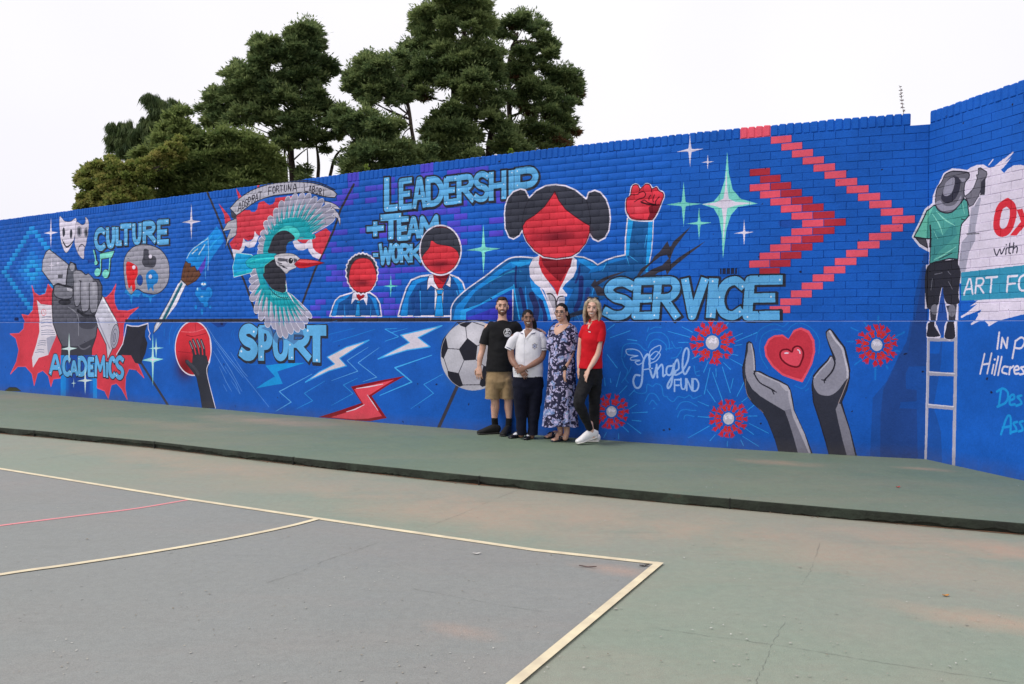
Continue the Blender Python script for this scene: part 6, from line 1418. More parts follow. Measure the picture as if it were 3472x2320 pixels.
def face(per, fr, lip, iris=M_IRIS, brow=H_BLK, smile=1.0, brow_w=.006, skin=None):
    P, R, sc = fr
    for s_ in (-1, 1):
        a = ([], []); prim_ell(a, P(s_*.031, -.0775, .004), (.0135*sc, .008*sc, .0058*sc), R, 8); mesh_obj('eye', *a, M_EYE, per.root, True)
        a = ([], []); prim_ell(a, P(s_*.031, -.0838, .004), (.0062*sc, .004*sc, .0058*sc), R, 7); mesh_obj('iris', *a, iris, per.root, True)
        a = ([], []); prim_tube(a, [P(s_*.014, -.0875, .0095), P(s_*.032, -.0885, .0115), P(s_*.048, -.078, .006)], [.0024*sc, .0034*sc, .002*sc], 8); mesh_obj('eyelid', *a, brow, per.root, True)
        a = ([], []); prim_tube(a, [P(s_*.013, -.0900, .029), P(s_*.032, -.0885, .0325), P(s_*.050, -.074, .027)], [brow_w*.5*sc, brow_w*.6*sc, brow_w*.3*sc], 8); mesh_obj('eyebrow', *a, brow, per.root, True)
    w = .026*smile
    a = ([], []); prim_tube(a, [P(-w, -.0775, -.052), P(-w*.5, -.088, -.060), P(0, -.091, -.0625), P(w*.5, -.088, -.060), P(w, -.0775, -.052)], [.0018*sc, .0062*sc, .0070*sc, .0062*sc, .0018*sc], 8); mesh_obj('teeth', *a, M_TEETH, per.root, True)
    a = ([], []); prim_tube(a, [P(-w*1.12, -.0765, -.0495), P(-w*.5, -.0895, -.0545), P(0, -.0935, -.056), P(w*.5, -.0895, -.0545), P(w*1.12, -.0765, -.0495)], [.002*sc, .003*sc, .0034*sc, .003*sc, .002*sc], 8)
    prim_tube(a, [P(-w*1.08, -.0765, -.0515), P(-w*.5, -.088, -.066), P(0, -.0915, -.0705), P(w*.5, -.088, -.066), P(w*1.08, -.0765, -.0515)], [.002*sc, .0038*sc, .0046*sc, .0038*sc, .002*sc], 8); mesh_obj('lips', *a, lip, per.root, True)

def sleeve(per, rows, m, hem, seed=0, wr=.005):
    t = ([], []); per.tube(t, rows, 20); return fuse('sleeve', t, .008, m, per.root, 2, wr, (6, 6, 9), seed, trim=[(hem[0], hem[1], .13)])
def shoe(per, name, heel, yaw, L, W, H, m, msole, tilt=0.0, parts=None):
    """heel = ground point under the heel (local); yaw of the toe direction in plan; returns frame"""
    R = Matrix.Rotation(yaw, 3, 'Z') @ Matrix.Rotation(tilt, 3, 'Y'); h = Vector(heel)
    P = lambda x, y, z: h + R @ Vector((x, y, z))
    a = ([], [])
    prim_tube(a, [P(.0, 0, H*.55), P(L*.22, 0, H*.60), P(L*.45, 0, H*.50), P(L*.72, 0, H*.34), P(L*.9, 0, H*.28)], [(W*.40, H*.48), (W*.42, H*.5), (W*.42, H*.42), (W*.48, H*.30), (W*.40, H*.22)], 16, ref=R @ Vector((0, 1, 0)))
    fuse(name, a, .007, m, per.root, 3)
    a = ([], []); prim_tube(a, [P(-.005, 0, .015), P(L*.4, 0, .013), P(L*.72, 0, .013), P(L*.93, 0, .015)], [(W*.42, .013), (W*.40, .012), (W*.52, .012), (W*.40, .012)], 16, ref=R @ Vector((0, 1, 0)))
    mesh_obj('shoe_sole', *a, msole, per.root, True)
    return P

from mathutils.bvhtree import BVHTree
def decal(per, name, target, poly_px, m, off=.003, cuts=2):
    """a flat patch cut to a photo outline and laid on a garment, a few mm proud"""
    bvh = BVHTree.FromPolygons([per.off + v.co for v in target.data.vertices], [list(p.vertices) for p in target.data.polygons])
    bm = bmesh.new(); vs = [bm.verts.new((x, -y, 0)) for x, y in poly_px]; f = bm.faces.new(vs); bmesh.ops.triangulate(bm, faces=[f])
    bmesh.ops.subdivide_edges(bm, edges=bm.edges[:], cuts=cuts, use_grid_fill=True); bmesh.ops.triangulate(bm, faces=bm.faces[:])
    O = Vector((0, 0, CAM_Z)); bad = []
    for v in bm.verts:
        T = per.A(v.co.x, -v.co.y) - O; T.normalize(); hit = bvh.ray_cast(O, T)
        if hit[0] is None: bad.append(v)
        else: v.co = hit[0] - T*off - per.off
    bmesh.ops.delete(bm, geom=bad, context='VERTS')
    me = bpy.data.meshes.new(name); bm.to_mesh(me); bm.free(); me.materials.append(m); me.shade_smooth()
    o = bpy.data.objects.new(name, me); COL.objects.link(o); o.parent = per.root
    return o
def circ(cx, cy, rx, ry, n=20, a0=0, a1=2*math.pi): return [(cx+rx*math.cos(t), cy+ry*math.sin(t)) for t in np.linspace(a0, a1, n, endpoint=(a1-a0) < 6.2)]
def ringpoly(cx, cy, r0, r1, k=1.1, n=24, a0=0.0, a1=2*math.pi):
    t = np.linspace(a0, a1, n); return [(cx+r1*math.cos(q), cy+r1*k*math.sin(q)) for q in t] + [(cx+r0*math.cos(q), cy+r0*k*math.sin(q)) for q in t[::-1]]

# ---------------- the man in the black T-shirt
p = Person('bearded man in black T-shirt and khaki shorts, hand on the schoolgirl\'s shoulder', 1590, 980, .3381, 10.67, (320, 1450))
T_BLK = cloth_mat('black_cotton', (.012, .012, .014), (.018, .018, .02), fuzz=.15); T_KHA = cloth_mat('khaki_cotton', (.36, .25, .14), (.30, .205, .11), scale=12, fold=.8); T_SOCK = cloth_mat('black_sock', (.01, .01, .011))
S_BLK = mat('black_canvas', (.012, .012, .013), .7, .3, bump=(60, .4, .003)); S_SOLE = mat('black_sole', (.03, .028, .026), .6)
b = ([], [])
fr = head(p, b, p.L(334, 178), 1.03, .03)
p.tube(b, [(335,225,.055,.055),(335,290,.056,.056),(335,330,.075,.07)])
p.tube(b, [(335,385,.14,.05),(330,440,.16,.085),(320,600,.14,.09),(310,800,.145,.10),(308,870,.15,.105)])
p.tube(b, [(195,385,.052,.052),(150,520,.047,.047),(132,620,.040,.042),(112,690,.039,.041,-.03),(104,770,.028,.026,-.05)])
hand(b, p.L(103, 780, -.055), (-.02, -.12, -1), (.35, .9, 0), 1.0, .55, thumb=-1)
p.tube(b, [(470,385,.055,.052),(545,430,.045,.045,.02),(600,450,.04,.04,-.02),(650,430,.034,.034,-.18),(682,412,.027,.024,-.30)])
hand(b, p.L(672, 402, -.32), (.75, -.55, -.18), (0, -.3, -1), .95, .5, thumb=1)
p.tube(b, [(248,900,.075,.08),(255,1040,.068,.072),(262,1130,.055,.058),(262,1190,.057,.060,.01),(258,1290,.040,.042,.02),(266,1400,.038,.042,.03)])
p.tube(b, [(385,900,.075,.08),(392,1040,.066,.072),(396,1130,.054,.058),(396,1190,.055,.060,.01),(402,1290,.038,.042,.0),(395,1410,.036,.042)])
body = fuse('body', b, .0052, SK_MAN, p.root, 2)
t = ([], [])
p.tube(t, [(335,322,.078,.075),(335,338,.135,.085),(331,362,.188,.10),(328,400,.202,.112),(325,460,.192,.12),(320,600,.172,.125),(312,720,.176,.128),(306,815,.182,.13),(306,850,.184,.13)], 28)
p.tube(t, [(450,370,.07,.07),(520,420,.066,.06,.02),(560,440,.06,.055,.02)])
shirt = fuse('tshirt', t, .008, T_BLK, p.root, 3, .007, (5, 5, 9), 1, trim=[(p.L(306, 826), (0, 0, -1), .4), (p.L(335, 326, -.03), (0, .45, 1), .16)])
sleeve(p, [(222,378,.060,.070),(180,450,.069,.069),(154,540,.069,.069),(144,585,.069,.069)], T_BLK, (p.L(150, 556), (-.22, 0, -1)))
t = ([], [])
p.tube(t, [(306,815,.168,.115),(305,870,.175,.125),(304,930,.176,.13)], 24)
p.tube(t, [(240,900,.094,.115),(239,1000,.098,.115),(238,1092,.101,.112),(238,1130,.101,.112)]); p.tube(t, [(376,900,.088,.115),(385,1000,.088,.112),(389,1092,.088,.105),(390,1130,.088,.105)])
fuse('shorts', t, .008, T_KHA, p.root, 2, .007, (6, 6, 10), 4, trim=[(p.L(310, 1100), (0, 0, -1), .4)])
t = ([], []); p.tube(t, [(258,1302,.044,.047,.02),(264,1400,.043,.047,.03),(268,1425,.043,.05,.03)]); p.tube(t, [(402,1304,.043,.046,-.0),(396,1400,.041,.046,-.02),(394,1425,.042,.05,-.03)])
fuse('socks', t, .008, T_SOCK, p.root, 2)
g = lambda per, x, y: on_ground(per.ox+x*per.sc, per.oy+y*per.sc, PLAT) - per.off
P_ = shoe(p, 'shoe', g(p, 290, 1452), math.radians(200), .29, .105, .115, S_BLK, S_SOLE)
P_ = shoe(p, 'shoe', g(p, 398, 1456), math.radians(252), .28, .105, .11, S_BLK, S_SOLE)
M_WHITE = mat('white_print', (.72, .72, .74), .8)
decal(p, 'shoe_label', body, [(378,1388),(404,1388),(404,1396),(378,1396)], M_WHITE, .05)
# hair and beard
t = ([], []); P, R, sc = fr
prim_ell(t, P(0, .018, .040), (.077*sc, .094*sc, .088*sc), R); prim_ell(t, P(0, -.01, .098), (.060*sc, .068*sc, .030*sc), R)
h = fuse('hair', t, .006, H_BRN, p.root, 2)
def cut_front(o, fr, keep):
    """drop hair faces where the face shows"""
    P, R, sc = fr; c = P(0, 0, 0); Ri = R.inverted(); bm = bmesh.new(); bm.from_mesh(o.data)
    bad = [f for f in bm.faces if not keep(Ri @ (f.calc_center_median() - c) / sc)]
    bmesh.ops.delete(bm, geom=bad, context='FACES'); bm.to_mesh(o.data); bm.free()
cut_front(h, fr, lambda q: (q.z > .062 + .02*(abs(q.x) < .05)) or (q.y > -.012 and q.z > -.005) or (q.y > .03 and q.z > -.06))
t = ([], []); prim_ell(t, P(0, -.028, -.056), (.0585*sc, .0605*sc, .054*sc), R); prim_ell(t, P(0, -.056, -.090), (.030*sc, .028*sc, .026*sc), R); prim_ell(t, P(0, -.020, -.02), (.0700*sc, .058*sc, .055*sc), R)
be = fuse('beard', t, .005, H_BEARD, p.root, 1, .0015, (80, 80, 80))
cut_front(be, fr, lambda q: q.y < .02 and (q.z < -.078 + .0*q.x or (abs(q.x) > .040 and q.z < .0 and q.y > -.075) or (q.z < -.062 and abs(q.x) > .028)))
a = ([], []); prim_tube(a, [P(-.03, -.079, -.055), P(-.018, -.0905, -.047), P(0, -.096, -.0445), P(.018, -.0905, -.047), P(.03, -.079, -.055)], [.004*sc, .0045*sc, .0035*sc, .0045*sc, .004*sc], 8); mesh_obj('moustache', *a, H_BEARD, p.root, True)
face(p, fr, M_LIP, brow=H_BRN, smile=.95, brow_w=.0075)
# round white logo on the chest
for q in (ringpoly(386, 436, 34, 39, 1.05, 16, 0, 3.2), ringpoly(386, 436, 34, 39, 1.05, 16, 3.1, 6.3), ringpoly(386, 436, 29, 42, 1.12, 12, .75, 2.4), circ(382, 436, 15, 12, 12), [(368,412),(380,400),(392,410),(404,404),(410,418),(398,424),(386,418),(374,424)], [(360,440),(372,432),(378,446),(366,456)], [(398,438),(410,430),(414,446),(402,454)], [(374,456),(398,454),(406,464),(386,468),(370,464)]):
    decal(p, 'shirt_logo', shirt, q, M_WHITE, .0025, 1)

# ---------------- the schoolgirl
p = Person('schoolgirl in white uniform blouse and navy trousers with clasped hands', 1590, 980, .3381, 10.17, (590, 1470))
T_WHT = cloth_mat('white_cotton', (.76, .75, .80), (.70, .69, .75), fuzz=.1, fold=.45); T_NVY = cloth_mat('navy_twill', (.006, .007, .016), (.009, .010, .022), fuzz=.1); S_PAT = mat('patent_black', (.01, .01, .012), .25, .5)
T_PIPE = mat('navy_piping', (.02, .03, .11), .8)
b = ([], [])
fr = head(p, b, p.L(591, 296), .93, .06, jaw=1.02)
p.tube(b, [(600,340,.047,.05,.02),(603,390,.048,.05,.02),(604,430,.07,.06)])
p.tube(b, [(604,480,.12,.05),(602,600,.13,.09),(595,800,.15,.10),(593,900,.15,.11)])
p.tube(b, [(455,490,.048,.05),(420,590,.042,.045),(428,700,.039,.042,-.05),(462,760,.036,.036,-.13),(498,800,.026,.024,-.175)])
p.tube(b, [(735,490,.05,.05),(745,600,.045,.047),(728,690,.042,.044,-.05),(660,745,.038,.036,-.13),(588,785,.027,.024,-.185)])
hand(b, p.L(505, 806, -.18), (.55, -.15, -.55), (-.1, 1, -.2), .86, .7, thumb=1)
hand(b, p.L(572, 790, -.20), (-.85, -.05, -.28), (0, 1, -.1), .88, .75, thumb=-1)
p.tube(b, [(530,1380,.04,.042),(525,1460,.04,.045)]); p.tube(b, [(632,1390,.04,.042),(628,1475,.04,.045)])
body = fuse('body', b, .0052, SK_GIRL, p.root, 2)
t = ([], [])
p.tube(t, [(603,415,.082,.07),(604,440,.145,.085),(604,480,.175,.105),(601,600,.172,.13),(596,720,.182,.135),(593,800,.192,.14),(593,862,.184,.132),(593,905,.184,.132)], 28)
blouse = fuse('blouse', t, .008, T_WHT, p.root, 2, .006, (6, 6, 8), 9, trim=[(p.L(593, 880), (0, 0, -1), .5), (p.L(603, 408, -.02), (0, .3, 1), .15)])
sl1 = sleeve(p, [(488,474,.055,.064),(440,530,.064,.064),(408,592,.060,.060),(392,630,.060,.060)], T_WHT, (p.L(403, 610), (-.5, 0, -1)), 3)
sl2 = sleeve(p, [(716,474,.056,.064),(742,540,.066,.066),(745,602,.064,.064),(745,640,.064,.064)], T_WHT, (p.L(745, 614), (.05, 0, -1)), 4)
decal(p, 'neckline', blouse, [(548,395),(652,385),(640,420),(612,450),(568,502),(558,470),(552,430)], SK_GIRL, .004, 3)
for q in ([(556,372),(550,392),(556,440),(566,492),(556,497),(544,446),(516,437),(528,405)], [(650,372),(664,395),(668,436),(640,446),(626,446),(612,462),(572,504),(566,494),(600,450),(630,420)]):
    decal(p, 'collar', blouse, q, T_WHT, .012, 3)
for q in ([(516,436),(544,446),(545,452),(514,442)], [(626,446),(668,436),(670,442),(628,452)]): decal(p, 'piping', blouse, q, T_PIPE, .015, 2)
for q, tg in (([(374,577),(440,610),(438,616),(371,583)], sl1), ([(696,594),(784,590),(784,596),(696,600)], sl2)): decal(p, 'piping', tg, q, T_PIPE, .004, 3)
for y in (545, 620, 700): decal(p, 'button', blouse, circ(562+(y-545)*.02, y, 4, 5, 8), M_TEETH, .004, 0)
decal(p, 'placket', blouse, [(556,500),(559,500),(552,870),(549,870)], mat('seam', (.5, .5, .58), .8), .002, 4)
M_CREST = mat('crest_thread', (.12, .16, .34), .8); M_CRG = mat('crest_gold', (.42, .36, .30), .8)
decal(p, 'school_crest', blouse, ringpoly(660, 574, 16, 21, 1.1, 16), M_CREST, .003, 1); decal(p, 'school_crest', blouse, [(652,566),(668,566),(667,580),(660,588),(653,580)], M_CREST, .0035, 1)
for x, y in ((638,560),(682,560),(640,590),(680,590),(660,548),(660,602)): decal(p, 'school_crest', blouse, circ(x, y, 6, 6, 7), M_CRG, .003, 0)
t = ([], [])
p.tube(t, [(593,862,.178,.125),(594,920,.195,.14),(594,975,.20,.145)], 24)
p.tube(t, [(527,940,.098,.13),(515,1080,.088,.11),(518,1200,.078,.09),(525,1330,.066,.078),(528,1462,.062,.074),(528,1500,.062,.074)]); p.tube(t, [(664,940,.100,.13),(664,1080,.090,.11),(655,1200,.080,.09),(645,1330,.068,.08),(640,1472,.064,.076),(640,1510,.064,.076)])
fuse('trousers', t, .008, T_NVY, p.root, 2, .007, (6, 6, 9), 2, trim=[(p.L(580, 1462), (0, 0, -1), .4)])
t = ([], []); P, R, sc = fr
prim_ell(t, P(0, .018, .030), (.078*sc, .097*sc, .094*sc), R)
prim_tube(t, [P(.03, .085, -.01), P(.075, .10, -.05), P(.088, .085, -.13), P(.075, .07, -.20)], [.045*sc, .05*sc, .042*sc, .02*sc], 14)
h = fuse('hair', t, .006, H_BLK, p.root, 2, .002, (50, 50, 12)); cut_front(h, fr, lambda q: (q.z > .048 + .3*max(0, .03-abs(q.x))) or (q.y > -.045 and abs(q.x) > .04 and q.z > -.01) or q.y > .0)
face(p, fr, M_LIPD, smile=1.05)
wht = mat('white_sock', (.7, .7, .75), .9)
for hx, hy, yw in ((532, 1486, 222), (632, 1496, 245)):
    P_ = shoe(p, 'shoe', g(p, hx, hy), math.radians(yw), .225, .088, .062, S_PAT, S_PAT)
    a = ([], []); prim_tube(a, [P_(.02, 0, .055), P_(.09, 0, .045), P_(.135, 0, .03)], [(.034, .03), (.034, .028), (.028, .02)], 14, ref=(P_(0, 1, 0)-P_(0, 0, 0))); mesh_obj('sock', *a, wht, p.root, True)
    a = ([], []); prim_tube(a, [P_(.10, -.042, .03), P_(.10, -.02, .070), P_(.10, .02, .070), P_(.10, .042, .03)], [.007]*4, 8); mesh_obj('shoe_strap', *a, S_PAT, p.root, True)
    a = ([], []); prim_ell(a, P_(.105, .03, .066), (.006, .006, .005)); mesh_obj('buckle', *a, mat('steel', (.6, .6, .62), .25), p.root, True)

# ---------------- the woman in the flowered dress
p = Person('woman with glasses and dark tied hair in navy and lilac flowered dress', 1820, 980, .3509, 9.97, (240, 1460))
m = bpy.data.materials.new('floral_jersey'); m.use_nodes = True; n = m.node_tree; L = n.links; bs = n.nodes['Principled BSDF']; bs.inputs['Roughness'].default_value = .8
tc = n.nodes.new('ShaderNodeTexCoord'); nz = n.nodes.new('ShaderNodeTexNoise'); nz.inputs['Scale'].default_value = 9; nz.inputs['Detail'].default_value = 4; L.new(tc.outputs['Object'], nz.inputs['Vector'])
va = n.nodes.new('ShaderNodeVectorMath'); va.operation = 'MULTIPLY_ADD'; va.inputs[1].default_value = (.16, .16, .16); L.new(nz.outputs['Color'], va.inputs[0]); L.new(tc.outputs['Object'], va.inputs[2])
def vor(scale, feat='F1'):
    v = n.nodes.new('ShaderNodeTexVoronoi'); v.feature = feat; v.inputs['Scale'].default_value = scale; L.new(va.outputs[0], v.inputs['Vector']); return v
def rng_(src, a, c):
    q = n.nodes.new('ShaderNodeMapRange'); q.inputs['From Min'].default_value = a; q.inputs['From Max'].default_value = c; L.new(src, q.inputs['Value']); return q.outputs[0]
def mixc(f, a, c):
    q = n.nodes.new('ShaderNodeMix'); q.data_type = 'RGBA'; L.new(f, q.inputs['Factor'])
    for i, cc in ((6, a), (7, c)):
        if isinstance(cc, tuple): q.inputs[i].default_value = (*cc, 1)
        else: L.new(cc, q.inputs[i])
    return q.outputs[2]
v1 = vor(11); v2 = vor(28); v3 = vor(34, 'DISTANCE_TO_EDGE'); n2 = n.nodes.new('ShaderNodeTexNoise'); n2.inputs['Scale'].default_value = 24; n2.inputs['Detail'].default_value = 3; L.new(va.outputs[0], n2.inputs['Vector'])
col = mixc(rng_(v2.outputs['Distance'], .38, .33), (.009, .010, .045), (.46, .42, .66))
flw = mixc(rng_(n2.outputs['Fac'], .42, .58), (.60, .54, .80), (.17, .26, .52)); flw = mixc(rng_(v3.outputs['Distance'], .045, .02), flw, (.03, .035, .12))
col = mixc(rng_(v1.outputs['Distance'], .49, .44), col, flw); col = mixc(rng_(v1.outputs['Distance'], .12, .09), col, (.30, .56, .68))
L.new(col, bs.inputs['Base Color']); M_FLO = m
b = ([], [])
fr = head(p, b, p.L(236, 232), .98, -.35, tilt=0.0, jaw=1.06)
p.tube(b, [(248,280,.050,.055,.02),(255,320,.055,.055,.02),(258,350,.08,.065)])
p.tube(b, [(260,370,.12,.07),(258,600,.12,.09),(250,850,.13,.10)])
p.tube(b, [(350,430,.05,.05,-.02),(335,560,.045,.047,-.04),(322,640,.042,.044,-.06),(295,710,.038,.038,-.10),(268,775,.027,.026,-.13)])
hand(b, p.L(265, 785, -.135), (-.10, -.08, -1), (.7, .5, 0), .9, .45, thumb=-1)
p.tube(b, [(215,1290,.042,.042,.02),(230,1380,.032,.034,.02),(205,1415,.034,.04,-.0)]); p.tube(b, [(285,1290,.045,.045,-.02),(290,1380,.035,.036,-.04),(275,1440,.034,.04,-.06)])
# bare feet in the sandals
for (hx, hy, yw, tx) in ((215, 1432, 222, 0), (285, 1462, 222, 0)):
    h0 = g(p, hx, hy); Rr = Matrix.Rotation(math.radians(yw), 3, 'Z'); Q = lambda x, y, z: h0 + Rr @ Vector((x, y, z))
    prim_tube(b, [Q(0, 0, .045), Q(.07, 0, .055), (Q(.15, 0, .042)), Q(.19, 0, .034)], [(.030, .028), (.033, .035), (.042, .020), (.040, .013)], 14, ref=Rr @ Vector((0, 1, 0)))
    for k, (yy, ll) in enumerate(((.030, .04), (.012, .036), (-.003, .032), (-.016, .027), (-.029, .022))): prim_tube(b, [Q(.185, yy, .032), Q(.195+ll*.6, yy, .030), Q(.2+ll, yy, .026)], [.010 if k else .013]*3, 8)
body = fuse('body', b, .0052, SK_OLD, p.root, 2)
# dress: bodice fused with sleeves, skirt with hanging folds
t = ([], [])
p.tube(t, [(258,335,.085,.07),(262,362,.14,.09),(264,420,.160,.122),(256,520,.163,.148),(246,620,.160,.142),(243,700,.165,.145)], 28)
p.tube(t, [(165,400,.06,.065),(145,470,.06,.065),(132,560,.055,.06)])
bod = fuse('dress_bodice', t, .008, M_FLO, p.root, 2, .005, (6, 6, 9), 3, trim=[(p.L(258, 354, -.02), (0, .35, 1), .16)])
sleeve(p, [(350,406,.058,.068,-.01),(348,480,.070,.070,-.03),(335,575,.064,.064,-.05),(330,612,.064,.064,-.05)], M_FLO, (p.L(334, 590, -.05), (-.1, 0, -1)), 7)
decal(p, 'neckline', bod, [(200,342),(300,340),(312,348),(298,364),(262,398),(222,428),(196,444),(180,440),(168,420),(166,390),(178,352)], SK_OLD, .004, 3)
V = []; Fq = []; rows = [(243,640,.158,.138),(243,720,.166,.145),(240,850,.172,.150),(236,1000,.182,.158),(232,1120,.194,.166),(229,1220,.204,.172),(229,1322,.216,.180)]
nt = 120; zs = np.linspace(0, len(rows)-1, 46); RA = np.array(rows, float); fo = np.random.default_rng(3).uniform(-1, 1, 24)
for u in zs:
    x = np.interp(u, np.arange(len(rows)), RA[:, 0]); y = np.interp(u, np.arange(len(rows)), RA[:, 1]); rx = np.interp(u, np.arange(len(rows)), RA[:, 2]); ry = np.interp(u, np.arange(len(rows)), RA[:, 3]); c = p.L(x, y); k_ = (u/(len(rows)-1))
    for k in range(nt):
        th = 2*math.pi*k/nt; w = 1 + k_**1.5*(.055*math.sin(13*th + fo[0]*2 + .6*math.sin(2*th)) + .03*math.sin(21*th+1+k_)) + .012*math.sin(5*th+u*.9)
        V.append((c.x + rx*w*math.cos(th), c.y + ry*w*math.sin(th), c.z + .01*k_*math.sin(3*th)))
for i in range(len(zs)-1):
    for k in range(nt): Fq.append((i*nt+k, (i+1)*nt+k, (i+1)*nt+(k+1) % nt, i*nt+(k+1) % nt))
sk = mesh_obj('dress_skirt', V, Fq, M_FLO, p.root, True)
bm = bmesh.new(); bm.from_mesh(sk.data); bmesh.ops.recalc_face_normals(bm, faces=bm.faces); bm.to_mesh(sk.data); bm.free()
t = ([], []); P, R, sc = fr
prim_ell(t, P(0, .020, .032), (.078*sc, .096*sc, .094*sc), R); prim_ell(t, P(0, .10, -.02), (.045*sc, .045*sc, .05*sc), R)
prim_tube(t, [P(.05, .07, -.02), P(.062, .075, -.07), P(.06, .07, -.13)], [.04*sc, .036*sc, .02*sc], 12)
h = fuse('hair', t, .006, H_BLK, p.root, 2, .002, (50, 50, 20)); cut_front(h, fr, lambda q: (q.z > .058 + .3*max(0, .03-abs(q.x))) or (q.y > -.04 and q.z > .0) or q.y > .02)
face(p, fr, M_LIP, smile=1.0)
M_FRAME = mat('glasses_frame', (.10, .06, .05), .35)
for s_ in (-1, 1):
    a = ([], []); c0 = [P(s_*.033 + .027*math.cos(q), -.097 + .006*abs(math.cos(q)), -.002 + .021*math.sin(q)) for q in np.linspace(0, 2*math.pi, 17)]; prim_tube(a, c0, [.0030*sc]*17, 6); mesh_obj('glasses_rim', *a, M_FRAME, p.root, True)
    a = ([], []); prim_tube(a, [P(s_*.060, -.092, .004), P(s_*.075, -.04, .004), P(s_*.078, .02, .0)], [.002*sc]*3, 6); mesh_obj('glasses_arm', *a, M_FRAME, p.root, True)
a = ([], []); prim_tube(a, [P(-.007, -.099, .002), P(0, -.101, .004), P(.007, -.099, .002)], [.002*sc]*3, 6); mesh_obj('glasses_bridge', *a, M_FRAME, p.root, True)
a = ([], []); wc = p.L(268, 768, -.13); prim_tube(a, [wc + Vector((0, 0, .011)), wc - Vector((0, 0, .011))], [(.033, .031)]*2, 18); mesh_obj('watch_strap', *a, T_BLK, p.root, True)
a = ([], []); prim_ell(a, wc + Vector((-.012, -.031, 0)), (.014, .006, .016)); mesh_obj('watch_face', *a, mat('watch_glass', (.02, .02, .03), .1), p.root, True)
M_SAND = mat('sandal_navy', (.022, .028, .05), .55); M_BUCK = mat('sandal_buckle', (.65, .65, .66), .25)
for (hx, hy, yw) in ((215, 1432, 222), (285, 1462, 222)):
    h0 = g(p, hx, hy); Rr = Matrix.Rotation(math.radians(yw), 3, 'Z'); Q = lambda x, y, z: h0 + Rr @ Vector((x, y, z)); rf = Rr @ Vector((0, 1, 0))
    a = ([], []); prim_tube(a, [Q(-.02, 0, .014), Q(.08, 0, .013), Q(.17, 0, .013), Q(.235, 0, .013)], [(.036, .012), (.036, .012), (.048, .012), (.040, .012)], 16, ref=rf); mesh_obj('sandal_sole', *a, M_SAND, p.root, True)
    for x0, x1 in ((.09, .17), (.17, .10)):
        a = ([], []); prim_tube(a, [Q(x0, -.046, .02), Q((x0*2+x1)/3, -.03, .066), Q((x0+x1)/2, 0, .078), Q((x0+x1*2)/3, .03, .064), Q(x1, .046, .02)], [(.014, .004)]*5, 10, ref=Rr @ Vector((1, 0, 0))); mesh_obj('sandal_strap', *a, M_SAND, p.root, True)
    a = ([], []); prim_ell(a, Q(.11, .036, .058), (.010, .010, .008)); mesh_obj('buckle', *a, M_BUCK, p.root, True)

# ---------------- the blonde woman in red
p = Person('blonde woman in red polo shirt and dark jeans with one foot crossed forward', 1820, 980, .3509, 9.74, (510, 1480))
T_RED = cloth_mat('red_polo', (.60, .012, .022), (.50, .009, .017), fuzz=.1, fold=.5); T_JEAN = cloth_mat('charcoal_denim', (.010, .010, .012), (.018, .018, .020), scale=20, fuzz=.15); S_WHT = mat('white_leather', (.78, .76, .76), .5, .4, bump=(30, .2, .003)); S_WS = mat('pale_sole', (.62, .60, .56), .6)
b = ([], [])
fr = head(p, b, p.L(538, 188), .97, -.22, jaw=.92, roll=.04)
p.tube(b, [(552,250,.043,.046,.02),(558,290,.044,.046,.02),(562,330,.06,.055)])
p.tube(b, [(566,350,.11,.06),(550,500,.10,.08),(530,750,.11,.09)])
p.tube(b, [(612,400,.043,.043,-.04),(604,510,.038,.040,-.08),(590,620,.034,.036,-.10),(552,700,.033,.033,-.13),(508,770,.0235,.022,-.155)])
hand(b, p.L(500, 782, -.16), (-.42, -.05, -1), (.8, .5, -.3), .90, .28, thumb=-1)
p.tube(b, [(430,480,.036,.036,.06),(412,640,.032,.032,.06),(408,760,.024,.024,.04)]); hand(b, p.L(406, 770, .04), (.05, -.1, -1), (.8, .4, 0), .86, .4, thumb=-1)
p.tube(b, [(515,1300,.036,.038,-.05),(528,1370,.031,.036,-.02),(540,1425,.034,.04,.0)]); p.tube(b, [(560,1320,.036,.038,.02),(562,1430,.034,.038,.02)])
body = fuse('body', b, .0052, SK_BLO, p.root, 2)
t = ([], [])
p.tube(t, [(560,312,.062,.06),(566,340,.115,.082),(562,400,.138,.108),(545,490,.140,.136),(532,590,.128,.124),(526,690,.130,.122),(522,755,.139,.127),(522,790,.14,.128)], 28)
p.tube(t, [(468,380,.05,.06,.03),(440,450,.048,.055,.06)])
polo = fuse('polo_shirt', t, .008, T_RED, p.root, 2, .006, (7, 7, 9), 6, trim=[(p.L(522, 765), (0, 0, -1), .4), (p.L(560, 306, 0), (-.3, .1, 1), .12)])
slr = sleeve(p, [(608,368,.052,.058,-.02),(613,430,.062,.062,-.05),(608,500,.060,.060,-.08),(605,545,.060,.060,-.08)], T_RED, (p.L(607, 507, -.08), (.05, 0, -1)), 5)
a = ([], []); prim_tube(a, [p.L(508, 322, -.06), p.L(512, 308, -.04), p.L(530, 292, .05), p.L(590, 292, .06), p.L(602, 310, 0), p.L(580, 326, -.04), p.L(556, 338, -.075)], [(.014, .007)]*7, 10, ref=(0, 0, 1)); mesh_obj('collar', *a, T_RED, p.root, True)
decal(p, 'neckline', polo, [(508,318),(538,318),(520,345),(505,372),(498,392),(494,380),(498,345)], SK_BLO, .004, 2)
decal(p, 'chest_print', polo, [(498,410),(520,414),(519,421),(497,416)], M_WHITE, .003, 1); decal(p, 'chest_print', polo, [(488,398),(524,404),(523,409),(488,403)], mat('dark_red_print', (.18, .01, .02), .8), .003, 1)
for x, y in ((490, 372), (478, 400)): decal(p, 'button', polo, circ(x, y, 3, 3, 8), M_LIP, .004, 0)
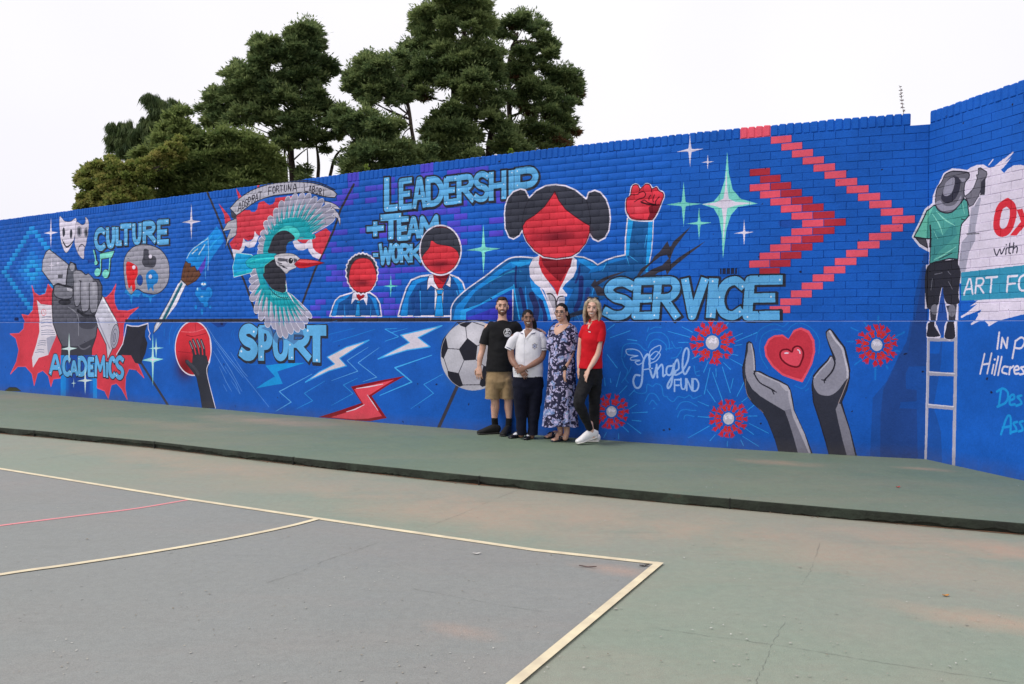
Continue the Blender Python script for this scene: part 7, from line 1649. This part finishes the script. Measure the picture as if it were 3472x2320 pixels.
decal(p, 'sleeve_stripe', slr, [(556,492),(658,496),(658,499),(556,495)], mat('dark_red_seam', (.3, .01, .02), .8), .003, 2)
t = ([], [])
p.tube(t, [(520,748,.128,.115),(522,800,.140,.125),(524,860,.142,.13)], 24)
p.tube(t, [(490,850,.098,.11,-.04),(450,960,.086,.09,-.12),(408,1090,.068,.070,-.22),(440,1180,.062,.064,-.20),(478,1270,.052,.055,-.11),(510,1338,.044,.048,-.04)]); p.tube(t, [(560,850,.092,.11,.02),(562,970,.080,.09,.03),(556,1100,.068,.072,.04),(556,1200,.066,.068,.04),(560,1290,.054,.056,.03),(562,1355,.048,.05,.02)])
fuse('jeans', t, .008, T_JEAN, p.root, 2, .005, (8, 8, 22), 7)
shoe(p, 'sneaker', g(p, 592, 1486) + Vector((0, .05, 0)), math.radians(188), .265, .095, .10, S_WHT, S_WS)
shoe(p, 'sneaker', g(p, 580, 1500) + Vector((0, .02, .068)), math.radians(200), .275, .10, .125, S_WHT, S_WS, tilt=.24)
# long loose hair
P, R, sc = fr; t = ([], []); hr = random.Random(2)
prim_ell(t, P(0, .020, .034), (.082*sc, .098*sc, .092*sc), R)
for s_ in (-1, 1):
    for k in range(5):
        y0 = -.045 + k*.028; x1 = s_*(.080 + .008*hr.random()); lo_ = -.13 - .05*hr.random() - (.03 if s_ > 0 else .02)
        prim_tube(t, [P(s_*.030, y0*.6, .105), P(s_*.072, y0, .055), P(x1, y0+.01, -.02), P(x1 + s_*.008, y0 + .01, -.10), P(s_*.075 + hr.uniform(-.01, .01), y0+.005, lo_)], [.022*sc, .024*sc, .020*sc, .019*sc, .008*sc], 10)
for k in range(4): prim_tube(t, [P(-.05+k*.033, .09, .02), P(-.055+k*.036, .10, -.08), P(-.05+k*.033, .09, -.17)], [.03*sc, .03*sc, .012*sc], 10)
h = fuse('hair', t, .0055, H_BLO, p.root, 1, .0035, (60, 60, 10), 5); cut_front(h, fr, lambda q: abs(q.x) > .052 or q.z > .070 + .3*max(0, .03-abs(q.x)) or q.y > .0)
face(p, fr, M_LIP, brow=H_BRN, smile=1.15, brow_w=.005)
a = ([], [])
for s_ in (-1, 1): prim_ell(a, P(s_*.04, -.005, .128), (.032*sc, .016*sc, .016*sc), R)
prim_tube(a, [P(-.078, .06, .07), P(-.07, .0, .118), P(0, -.012, .132), P(.07, .0, .118), P(.078, .06, .07)], [.004*sc]*5, 8); mesh_obj('sunglasses', *a, S_PAT, p.root, True)
